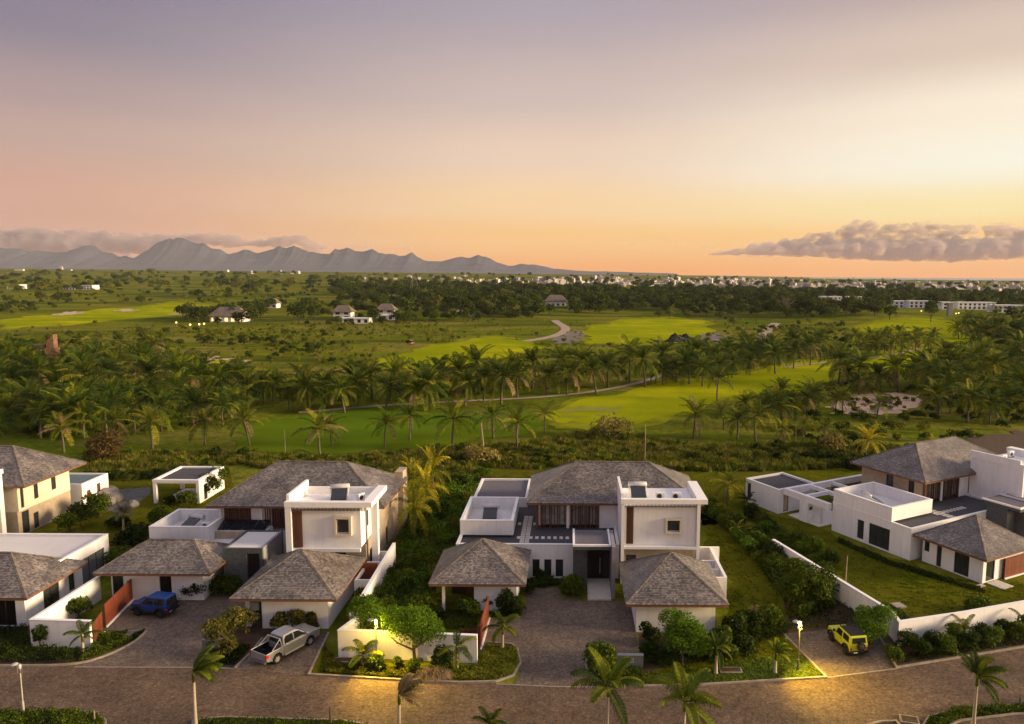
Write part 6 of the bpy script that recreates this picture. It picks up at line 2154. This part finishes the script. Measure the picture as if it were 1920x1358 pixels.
# trees -------------------------------------------------------------
tree_crowns = [bush_mesh('crown', 9.0 + i % 3, 7.6 + 0.8 * (i % 4), 520, 0.62, 260 + i, treem if i < 5 else treel, base=1.2, k=12) for i in range(6)]
tree_stem = stem_mesh('trunk', 4.6, 0.28, 3, 5, barkm, 6.0)
trng = random.Random(5)
NTREE = [0]


def tree_at(label, px, py, s, group, light=False):
    x, y, z = at(px, py)
    t = thing('broadleaf_tree', label, 'tree', (x, y, z), trng.uniform(0, 6.28), group)
    t.scale = (s, s, s * trng.uniform(0.85, 1.1))
    obj('crown', tree_crowns[5] if light else tree_crowns[trng.randrange(5)], t)
    obj('trunk', tree_stem, t)
    NTREE[0] += 1


HOTELS = [at(px, py)[:2] for px, py in ((1545, 567), (1570, 567), (1600, 567), (1690, 577), (1722, 577), (1772, 580), (1815, 580), (1840, 580), (1875, 586), (1900, 586), (1042, 574))]


def hides_hotel(x, y):
    return any(-12 < b - y < 190 and abs(a - x * b / y) < 16 for a, b in HOTELS)


WOODS = [('broadleaf tree of the wood behind the fairways,', 'wood behind the fairways', [(640, 575), (760, 590), (900, 598), (1050, 592), (1150, 585), (1250, 580), (1400, 590), (1560, 596), (1700, 596), (1800, 592), (1800, 575), (1500, 566), (1200, 560), (900, 565), (680, 560)], 150, 11, (0.85, 1.5)),
         ('broadleaf tree of the clump by the thatched house,', 'clump by the thatched house', [(300, 605), (400, 606), (470, 600), (600, 596), (600, 580), (520, 575), (440, 590), (330, 600)], 30, 9, (0.7, 1.25)),
         ('bushy tree of the thickets left on the course,', 'left course thickets', [(0, 640), (300, 625), (480, 640), (600, 660), (560, 690), (480, 650), (330, 650), (0, 662)], 26, 13, (0.3, 0.55)),
         ('scattered tree of the far left plain,', 'far left plain trees', [(0, 530), (640, 530), (640, 560), (300, 572), (0, 580)], 44, 15, (0.6, 1.2))]
for lab, grp, poly, n, gap, (lo, hi) in WOODS:  # every tree its own thing
    for px, py in sample(poly, n, trng, gap):
        x, y, z = at(px, py)
        if not blocked(x, y) and not (hides_hotel(x, y)):
            tree_at('%s %s' % (lab, where(px, py, poly)), px, py, trng.uniform(lo, hi), grp, trng.random() < 0.14)
for px, py, s, lab in [(265, 574, 1.1, 'round dark tree alone on the far left fairway'), (372, 560, 1.2, 'large round tree on the left plain'), (1255, 598, 0.8, 'feathery yellow green thicket tree left of the wood edge'), (1325, 592, 1.0, 'pale yellow green tree at the wood edge'), (1235, 596, 0.7, 'light tree left end of the yellow thicket'),
                       (1290, 598, 0.7, 'light tree in the yellow thicket'), (1350, 600, 0.8, 'light bushy tree right of the yellow thicket'), (1375, 612, 0.7, 'pale olive bush tree behind the black mound'), (472, 612, 1.1, 'tall dense tree right of the thatched house'), (1010, 590, 1.0, 'yellowish tree before the middle grey roof'), (1668, 600, 1.3, 'big dark tree left of the white hotel'),
                       (1745, 604, 1.3, 'big dark tree before the white hotel'), (1640, 592, 1.2, 'dark tree left of the lit path lamp'), (1900, 604, 1.3, 'dark tree at the far right edge'), (632, 610, 0.7, 'small tree before the left side of the two storey villa'), (655, 612, 0.5, 'low tree before the white terrace block'), (700, 606, 0.9, 'tree between the two villas left of centre'), (748, 608, 0.9, 'tree at the right of the half hidden villa'), (716, 612, 0.6, 'low tree before the half hidden villa'), (868, 602, 0.8, 'tree left of the low white bungalow'), (897, 604, 0.7, 'tree right of the low white bungalow'), (1030, 590, 1.0, 'tree before the grey hipped roof'), (448, 612, 0.9, 'tree hiding the right of the lit thatched house'), (408, 612, 0.6, 'tree hiding the left of the lit thatched house'), (560, 608, 1.2, 'dense dark tree left of the two storey villa'), (590, 606, 1.2, 'dense dark tree beside the two storey villa')]:
    tree_at(lab, px, py, s, 'single trees on the course', 'light' in lab or 'yellow' in lab or 'pale' in lab)

woods = lib_collection('wood_tree', tree_crowns[:5])
pts = []
for poly, n, lo, hi in (([(620, 552), (800, 556), (1100, 556), (1300, 552), (1600, 556), (1960, 560), (1960, 600), (1800, 594), (1560, 592), (1250, 576), (900, 588), (640, 574)], 700, 0.8, 1.5),
                        ([(900, 576), (1250, 570), (1560, 578), (1560, 598), (1300, 594), (1250, 586), (1130, 592), (1000, 602), (900, 604)], 260, 0.6, 1.2),
                        ([(640, 560), (900, 564), (900, 600), (780, 606), (660, 606), (600, 600)], 110, 0.45, 0.9),
                        ([(620, 536), (900, 538), (1100, 546), (1300, 548), (1600, 552), (1960, 556), (1960, 566), (1500, 566), (1200, 560), (620, 556)], 900, 0.9, 1.6),
                        ([(0, 508), (900, 516), (900, 536), (640, 540), (0, 545)], 120, 0.8, 1.6), ([(900, 516), (1400, 519), (1960, 530), (1960, 552), (1300, 546), (900, 536)], 520, 0.9, 1.7),
                        ([(0, 545), (640, 545), (640, 600), (480, 575), (300, 566), (0, 590)], 60, 0.35, 0.8), ([(1800, 596), (1960, 596), (1960, 640), (1880, 660), (1820, 640)], 60, 0.5, 0.9)):
    pts += [q for q in spread_px(poly, n, lo, hi, clump=poly[0][1] < 520 or poly[0] == (0, 545)) if not hides_hotel(q[0], q[1])]
scatter('woodland', pts, woods)
# bare leafless tree
x, y, z = at(1472, 590)
b = MB()
r_ = random.Random(8)
b.tube([(0, 0, -0.2), (0, 0, 3), (0.2, 0, 6)], [0.4, 0.3, 0.18], 6)
for i in range(46):
    a, e_ = r_.uniform(0, 6.28), r_.uniform(0.25, 1.2)
    h0 = r_.uniform(2.4, 5.6)
    L = r_.uniform(2.5, 5.5)
    d = Vector((math.cos(a) * math.cos(e_), math.sin(a) * math.cos(e_), math.sin(e_)))
    p = Vector((0, 0, h0))
    b.tube([p, p + d * L * 0.5 + Vector((0, 0, .2)), p + d * L], [0.14, 0.09, 0.04], 4)
o_ = b.build('bare_tree', mat('grey_twigs', (0.16, 0.12, 0.09), 0.95, 0.2, 2))
o_.location = (x, y, z)
o_.scale = (1.8,) * 3
tag(o_, 'leafless grey tree at the edge of the wood', 'tree')


# ------------------------------------------------------------------ far villas, hotel blocks and town
thatch = mat('thatch', (0.13, 0.105, 0.085), 0.95, 0.25, 0.4, island=0.15)
litwin = glow('lit_window', (1.0, 0.62, 0.22), 1.2)


def far_villa(label, px, py, w, d, h, roof, lit=False, rz=0.0, group='thatched villas in the wood'):
    x, y, z = at(px, py)
    root = thing('far_villa', label, 'house', (x, y, z), rz, group)
    o = (0, 0, 0)
    nw = max(2, int(w / 4))
    holes = [(-w / 2 + (i + 0.25) * w / nw, -w / 2 + (i + 0.75) * w / nw, 0.4, min(h - 0.4, 2.6), litwin if lit else glass) for i in range(nw)]
    if h > 5: holes += [(a, b, 3.6, 5.4, glass) for a, b, *_ in holes]
    wall(root, 'y', -d / 2, -w / 2, w / 2, -0.6, h, o, white, holes=holes, div=0)
    MB().box(-w / 2, -w / 2 + .3, -d / 2 + .26, d / 2, -0.6, h).box(w / 2 - .3, w / 2, -d / 2 + .26, d / 2, -0.6, h).box(-w / 2 + .31, w / 2 - .31, d / 2 - .3, d / 2, -0.6, h).build('wall', white, root)
    if roof == 'thatch':
        e, rh = 1.2, min(w, d) * 0.5
        m = MB()
        a = min(w, d) * 0.5 * 0.9
        k = max(0.2, w / 2 + e - a)
        m.add([(-w / 2 - e, -d / 2 - e, h - .3), (w / 2 + e, -d / 2 - e, h - .3), (w / 2 + e, d / 2 + e, h - .3), (-w / 2 - e, d / 2 + e, h - .3), (-k, 0, h + rh), (k, 0, h + rh),
               (-w / 2 - e, -d / 2 - e, h - .05), (w / 2 + e, -d / 2 - e, h - .05), (w / 2 + e, d / 2 + e, h - .05), (-w / 2 - e, d / 2 + e, h - .05)],
              [(0, 3, 2, 1), (0, 1, 7, 6), (1, 2, 8, 7), (2, 3, 9, 8), (3, 0, 6, 9), (6, 7, 5, 4), (7, 8, 5), (8, 9, 4, 5), (9, 6, 4)])
        m.build('roof', thatch, root)
    else:
        MB().box(-w / 2 - .5, w / 2 + .5, -d / 2 - .5, d / 2 + .5, h + 0.002, h + 0.45).build('roof', roof, root)
    return root


far_villa('big thatched house with lit windows left of the dense trees', 432, 603, 20, 11, 3.6, 'thatch', True)
far_villa('two storey villa with a thatched roof and a white terrace block', 645, 600, 11, 8, 5.4, 'thatch')
far_villa('low white terrace block before the two storey villa', 670, 606, 16, 7, 2.8, whitetop)
far_villa('dark roofed villa half hidden right of the two storey villa', 725, 596, 11, 8, 5.4, 'thatch')
far_villa('white walled annexe beside the half hidden villa', 728, 600, 8, 5, 2.8, whitetop)
far_villa('thatched roof among the trees above the half hidden villa', 738, 572, 16, 10, 5.0, 'thatch')
far_villa('brown thatched roof peeping out of the wood left of centre', 808, 574, 16, 10, 4.5, 'thatch')
far_villa('long thin roof in the wood at the centre', 932, 564, 20, 8, 4.5, 'thatch')
far_villa('grey hipped roof villa in the wood right of the centre', 1042, 574, 19, 11, 5.0, 'thatch')
far_villa('white fronted annexe right of the grey hipped roof', 1074, 580, 8, 6, 5.6, whitetop)
far_villa('low white bungalow in the wood edge', 880, 592, 16, 6, 2.8, whitetop)
far_villa('thatched roof near the dense trees on the left', 507, 577, 14, 9, 4.0, 'thatch')
for i, (px, py, w, lab) in enumerate([(1556, 567, 22, 'leftmost white hotel block on the right'), (1600, 567, 14, 'small white hotel block second from the left'), (1690, 577, 18, 'white hotel block behind the big dark trees'), (1722, 577, 22, 'white hotel block left of the grey pillar'), (1772, 580, 10, 'short white hotel block by the grey pillar'), (1826, 580, 34, 'long white hotel block with roof terraces'), (1886, 586, 28, 'rightmost long white hotel block')]):
    far_villa(lab, px, py, w, 10, 6.2, whitetop, group='white hotel blocks')
for px, py, w, lab in [(150, 543, 46, 'long pinkish building on the far left plain'), (32, 542, 18, 'small tan building on the far left plain'), (1424, 536, 26, 'square white four storey block at the start of the town')]:
    far_villa(lab, px, py, w, 16, 6.0 if w != 26 else 12.0, whitetop, group='single buildings on the plain')
x, y, z = at(1780, 592)
o_ = MB().box(-1.6, 1.6, -1.6, 1.6, 0, 9).box(-1.9, 1.9, -1.9, 1.9, 9.002, 9.5).build('tower', mat('grey_tower', (0.25, 0.24, 0.23), 0.9, 0.1, 1))
o_.location = (x, y, z)
tag(o_, 'grey pillar like tower between the white hotel blocks', 'tower')


def path_light(label, px, py, r_=0.5, hgt=2.2):
    x, y, z = at(px, py)
    root = thing('path_light', label, 'light', (x, y, z), 0, 'small lit lights in the distance')
    MB().lathe([(0.07, 0), (0.07, hgt)], 6).build('post', postm, root)
    b = MB()
    b.lathe([(r_ * .3, hgt), (r_, hgt + r_ * .7), (r_ * .8, hgt + r_ * 1.5), (0.05, hgt + 2 * r_)], 8)
    b.build('globe', litwin, root)


for px, py, lab in [(357, 619, 'leftmost lit garden light below the thatched house'), (374, 618, 'middle lit garden light below the thatched house'), (383, 617, 'right lit garden light below the thatched house'), (331, 614, 'faint lit garden light left of the thatched house'),
                    (1727, 590, 'lit lamp left of the big hotel tree'), (1797, 594, 'right one of the paired lit lamps by the grey pillar'), (1792, 595, 'left one of the paired lit lamps by the grey pillar'), (1648, 586, 'lit lamp in the dark wood left of the hotel'), (1447, 541, 'lit lamp in the town behind the wood')]:
    path_light(lab, px, py)

# the town: small white buildings in the far distance
town = []
for i in range(5):
    b = MB()
    w, d, h = (14, 11, 9) if i == 0 else ((22, 12, 7) if i == 1 else ((10, 10, 6) if i == 2 else ((16, 14, 13) if i == 3 else (30, 12, 6))))
    b.box(-w / 2, w / 2, -d / 2, d / 2, -2, h).box(-w / 2 - .4, w / 2 + .4, -d / 2 - .4, d / 2 + .4, h + .002, h + .6, 0)
    if i in (0, 3): b.box(-w / 4, w / 6, -d / 4, d / 4, h + .602, h + 3.4)
    n = max(2, int(w / 4))
    for f in range(max(1, int(h / 3))):
        for k in range(n):
            xa = -w / 2 + (k + .3) * w / n
            b.box(xa, xa + w / n * .45, -d / 2 - .06, -d / 2 - .005, f * 3 + .9, f * 3 + 2.3, 1)
    town.append(b.mesh('town_building', [mat('town_render', (0.47, 0.42, 0.40), 0.9, 0.1, 0.05, orand=0.3), glass]))
wrng = random.Random(17)
TOWN = [([(860, 524), (1240, 528), (1400, 524), (1400, 540), (1240, 540), (1000, 538), (860, 534)], 70, 0.7, 1.4), ([(1240, 522), (1960, 532), (1960, 566), (1700, 556), (1400, 542), (1240, 536)], 165, 0.7, 1.5), ([(640, 520), (900, 522), (900, 534), (640, 530)], 18, 0.7, 1.2), ([(0, 504), (640, 512), (640, 516), (0, 508)], 9, 0.8, 1.5)]
for poly, n, lo, hi in TOWN:
    for px, py in sample(poly, n, wrng, 5):
        x, y, z = at(px, py)
        o_ = obj('town_building', wrng.choice(town), None, (x, y, z), (0, 0, wrng.uniform(-.7, .7)), wrng.uniform(lo, hi) * 0.62)
        tag(o_, 'small pale building of the distant town, %s' % where(px, py, poly), 'building', 'buildings of the distant town')

tp = []
for poly, n, lo, hi in ((([(1000, 522), (1960, 530), (1960, 556), (1500, 545), (1000, 536)]), 420, 0.35, 0.8), ([(860, 524), (1240, 526), (1240, 536), (860, 532)], 70, 0.35, 0.7)):
    tp += [q for q in spread_px(poly, n, lo, hi, False)]
scatter('distant_town', tp, lib_collection('town_block', town))

# stone chimney ruin and odd things on the course
x, y, z = at(100, 678)
root = thing('stone_chimney', 'old red brown stone chimney standing by the left bunker', 'tower', (x, y, z), 0.2)
root.scale = (0.75, 0.75, 0.95)
stm = mat('red_stone', (0.17, 0.095, 0.055), 0.95, 0.4, 0.8, bump=0.5, bscale=3)
MB().box(-2.2, 2.2, -2.2, 2.2, -0.3, 4.8).build('base', stm, root, bevel=0.1)
MB().strip_solid([(-1.8, -1.6), (1.5, -1.8)], [(-1.6, 1.7), (1.7, 1.5)], 4.802, [7.2, 9.6]).build('shaft', stm, root, bevel=0.1)
MB().box(-7.0, -2.3, -1.4, 1.8, -0.3, 6.0).build('wing_wall', mat('dark_stone', (0.06, 0.045, 0.035), 0.95, 0.4, 0.8), root, bevel=0.2)
x, y, z = at(1268, 640)
g = np.random.default_rng(4)
b = MB()
n1 = 26
pk = [(g.uniform(-5, 5), g.uniform(-3, 3), g.uniform(1.6, 3.4), g.uniform(2.0, 3.6)) for _ in range(9)]
for i in range(n1):
    for k in range(n1):
        X_, Y_ = -10 + 20 * i / (n1 - 1), -8 + 16 * k / (n1 - 1)
        zz = max(hh * math.exp(-((X_ - a) ** 2 + (Y_ - c_) ** 2) / (s_ * s_)) for a, c_, hh, s_ in pk)
        b.v.append((X_, Y_, zz * (1 + 0.25 * g.uniform(-1, 1)) - 0.25))
b.f = [(i * n1 + k, (i + 1) * n1 + k, (i + 1) * n1 + k + 1, i * n1 + k + 1) for i in range(n1 - 1) for k in range(n1 - 1)]
b.m = [0] * len(b.f)
o_ = b.build('rubble_mound', mat('black_rubble', (0.018, 0.016, 0.014), 0.95, 0.5, 0.6, bump=0.6, bscale=2))
o_.location = (x, y, z)
tag(o_, 'black heap of rubble on the centre fairway', 'mound')
x, y, z = at(772, 646)
root = thing('golf_cart', 'tiny pinkish golf cart on the rough left of the centre', 'golf cart', (x, y, z), 0.4)
MB().box(-1.1, 1.1, -.6, .6, .3, .8).build('body', mat('cart_pink', (0.4, 0.22, 0.16), 0.6, 0.1, 2), root, bevel=0.08)
MB().box(-.9, .7, -.6, .6, 1.8, 1.9).build('roof', mat('cart_pink', (0, 0, 0)), root)
for sx_ in (-.85, .65):
    for sy_ in (-.55, .55):
        MB().box(sx_ - .03, sx_ + .03, sy_ - .03, sy_ + .03, .8, 1.8).build('post', trimm, root)
for sx_ in (-.75, .75):
    for sy_ in (-.55, .55):
        w_ = MB().lathe([(0.12, -.1), (.28, -.1), (.28, .1), (.12, .1)], 12).build('wheel', tyre, root)
        w_.location = (sx_, sy_, .28)
        w_.rotation_euler = (R(90), 0, 0)
# rocks round the left pool and a radio mast far off
for i, (px, py, s) in enumerate([(196, 938, 1.4), (206, 930, 1.2), (216, 940, 1.0), (204, 946, 0.9), (250, 950, 0.7)]):
    x, y, z = at(px, py)
    bm = bmesh.new()
    bmesh.ops.create_icosphere(bm, subdivisions=2, radius=1)
    for v in bm.verts:
        v.co *= 1 + 0.18 * math.sin(v.co.x * 4 + i) * math.cos(v.co.y * 5 + v.co.z * 3)
        v.co.z *= 0.75
    me = bpy.data.meshes.new('boulder')
    bm.to_mesh(me)
    bm.free()
    me.materials.append(mat('garden_rock', (0.2, 0.18, 0.165), 0.95, 0.3, 1.5, bump=0.5))
    o_ = obj('boulder', me, None, (x, y, s * 0.4), (0, 0, i), s)
    tag(o_, 'grey boulder of the rock group beside the left garden pool', 'rock', 'boulders by the left garden pool')
m = MB()
for a in (0, 2.09, 4.19):
    m.tube([(9 * math.cos(a), 9 * math.sin(a), 0), (0.4 * math.cos(a), 0.4 * math.sin(a), 30)], 0.16, 4)
x, y, z = at(776, 556)
o_ = m.build('mast', mat('mast_grey', (0.3, 0.27, 0.25), 0.8, 0.1, 1))
o_.location = (x, y, z)
tag(o_, 'thin lattice mast rising out of the wood left of centre', 'mast')


# ------------------------------------------------------------------ air and clouds
hv = bpy.data.materials.new('evening_haze')
hv.use_nodes = True
ht = hv.node_tree
ht.nodes.clear()
pv = ht.nodes.new('ShaderNodeVolumePrincipled')
pv.inputs['Color'].default_value = (0.76, 0.77, 0.95, 1)
pv.inputs['Density'].default_value = 0.000026
pv.inputs['Anisotropy'].default_value = 0.0
ho = ht.nodes.new('ShaderNodeOutputMaterial')
ht.links.new(pv.outputs[0], ho.inputs['Volume'])
hz = MB().box(-19500, 18200, -400, 14300, -20, 640).build('haze', hv)
tag(hz, kind='stuff')


def cloud(name, label, puffs, density, voxel, seed, rough_=0.35, freq=2.2, cut=0.36, step=0.06):
    """a real body of cloud: puffs merged by a voxel remesh and roughened, filled with vapour that thins out unevenly"""
    me = bpy.data.meshes.new(name)
    bm = bmesh.new()
    for x, y, z, rx_, ry_, rz_ in puffs:
        bmesh.ops.create_icosphere(bm, subdivisions=2, radius=1, matrix=Matrix.Translation((x, y, z)) @ Matrix.Diagonal((rx_, ry_, rz_, 1)))
    bm.to_mesh(me)
    bm.free()
    vm = bpy.data.materials.new(name + '_vapour')
    vm.use_nodes = True
    t = vm.node_tree
    t.nodes.clear()
    p = t.nodes.new('ShaderNodeVolumePrincipled')
    p.inputs['Color'].default_value = (0.66, 0.565, 0.53, 1)
    p.inputs['Anisotropy'].default_value = 0.25
    tc_ = t.nodes.new('ShaderNodeTexCoord')
    mp = t.nodes.new('ShaderNodeMapping')
    mp.inputs['Scale'].default_value = (0.001, 0.001, 0.0024)
    nz = t.nodes.new('ShaderNodeTexNoise')
    nz.inputs['Scale'].default_value = freq
    nz.inputs['Detail'].default_value = 5
    nz.inputs['Roughness'].default_value = 0.62
    mr = t.nodes.new('ShaderNodeMapRange')
    mr.inputs['From Min'].default_value = cut
    mr.inputs['From Max'].default_value = cut + 0.2
    mr.inputs['To Max'].default_value = density
    t.links.new(tc_.outputs['Object'], mp.inputs[0])
    t.links.new(mp.outputs[0], nz.inputs['Vector'])
    t.links.new(nz.outputs[0], mr.inputs['Value'])
    t.links.new(mr.outputs[0], p.inputs['Density'])
    vm.cycles.volume_step_rate = step
    oo = t.nodes.new('ShaderNodeOutputMaterial')
    t.links.new(p.outputs[0], oo.inputs['Volume'])
    me.materials.append(vm)
    o = obj(name, me)
    rm = o.modifiers.new('merge', 'REMESH')
    rm.mode = 'VOXEL'
    rm.voxel_size = voxel
    for k, (sc, st) in enumerate(((420, rough_ * 260), (150, rough_ * 120), (60, rough_ * 50))):
        tx = bpy.data.textures.new(name + '_billow%d' % k, 'CLOUDS')
        tx.noise_scale = sc
        tx.noise_depth = 3
        dm = o.modifiers.new('billow', 'DISPLACE')
        dm.texture = tx
        dm.texture_coords = 'GLOBAL'
        dm.strength = st
        dm.mid_level = 0.5
    return tag(o, label, 'cloud', 'clouds', None)


def sky_at(px, py, Y):
    a = ray(px, py)
    return a[0] * Y / a[1], Y, CAM_H + a[2] * Y / a[1]


crng = random.Random(9)
YC = 19000.0
TOPS = [(1340, 474), (1390, 462), (1420, 452), (1470, 446), (1500, 444), (1522, 434), (1540, 436), (1560, 430), (1585, 424), (1605, 408), (1625, 412), (1640, 420), (1680, 420), (1706, 418), (1720, 416), (1750, 412), (1768, 414), (1790, 420), (1812, 414), (1845, 416), (1880, 418), (1910, 424), (1960, 420), (2040, 415), (2120, 430)]
puffs = []
for px in [1336 + i * 7 + crng.uniform(-6, 6) for i in range(110)]:
    top = float(np.interp(px, [p[0] for p in TOPS], [p[1] for p in TOPS])) + crng.uniform(-1, 7)
    bot = float(np.interp(px, (1330, 1380, 1450, 1560, 1650, 1800, 1900, 2120), (476, 476, 478, 484, 490, 490, 484, 480)))
    x, y, zt = sky_at(px, top, YC)
    zb = sky_at(px, bot, YC)[2]
    thick = zt - zb
    puffs.append((x, y + crng.uniform(-300, 300), zb + thick * 0.3, 190, 600, max(30, thick * 0.32)))
    if thick > 200:
        r_ = crng.uniform(70, 230)
        puffs.append((x, y + crng.uniform(-400, 300), zt - r_, r_, r_ * 1.3, r_))
        r_ = crng.uniform(110, 220)
        puffs.append((x + crng.uniform(-80, 80), y - crng.uniform(200, 500), zb + thick * crng.uniform(.3, .6), r_, r_, r_ * .8))
cloud('cloud_bank', 'long cumulus bank low over the sea on the right', puffs, 0.0075, 34, 1, 0.5, 3.0, 0.41)
puffs = []
YL = 17500.0
for px in [-120 + i * 6 + crng.uniform(-5, 5) for i in range(121)]:
    top = float(np.interp(px, (-120, 0, 30, 110, 180, 260, 300, 330, 400, 440, 470, 520, 550, 570, 600), (425, 424, 423, 430, 430, 434, 432, 438, 434, 442, 448, 448, 436, 444, 458)))
    bot = float(np.interp(px, (-120, 0, 250, 330, 420, 520, 610), (490, 490, 484, 470, 462, 464, 466)))
    x, y, zt = sky_at(px, top + crng.uniform(0, 8), YL)
    zb = sky_at(px, bot, YL)[2]
    th = zt - zb
    puffs.append((x, y + crng.uniform(-200, 200), zb + th * crng.uniform(0.35, 0.75), crng.uniform(110, 260), 420, max(36, th * crng.uniform(0.2, 0.42))))
    if crng.random() < 0.6:
        r_ = crng.uniform(60, 130)
        puffs.append((x, y - crng.uniform(100, 400), zt - r_ * 0.9, r_ * 1.5, r_, r_))
cloud('cloud_band', 'soft grey cloud band hanging over the mountains on the left', puffs, 0.0090, 40, 2, 0.35, 1.8, 0.37)
for i, (px, py, w, h) in enumerate([(672, 463, 28, 3), (758, 466, 12, 3.5), (866, 472, 9, 1.6), (1186, 461, 8, 1.2), (1322, 464, 18, 1.6), (1410, 480, 40, 1.6), (1470, 481, 14, 1.5), (490, 438, 9, 2.0)]):
    x, y, z = sky_at(px, py, YL)
    k = YL / F_PX
    cloud('cloud_wisp', ['thin wisp over the mountain ridge left of centre', 'small wisp above the middle peaks', 'tiny wisp above the last mountain', 'tiny dark wisp in the orange sky right of centre', 'flat wisp left of the cumulus bank', 'long flat wisp under the left tip of the cumulus bank', 'short wisp under the cumulus bank', 'faint wisp above the left cloud band'][i],
          [(x + crng.uniform(-.7, .7) * w * k, y + crng.uniform(-60, 60), z + crng.uniform(-.4, .4) * h * k, w * k * crng.uniform(.3, .6), 160, h * k * crng.uniform(.5, 1)) for _ in range(7)], 0.003, 16, 20 + i, 0.12, 4.0, 0.34, 0.2)
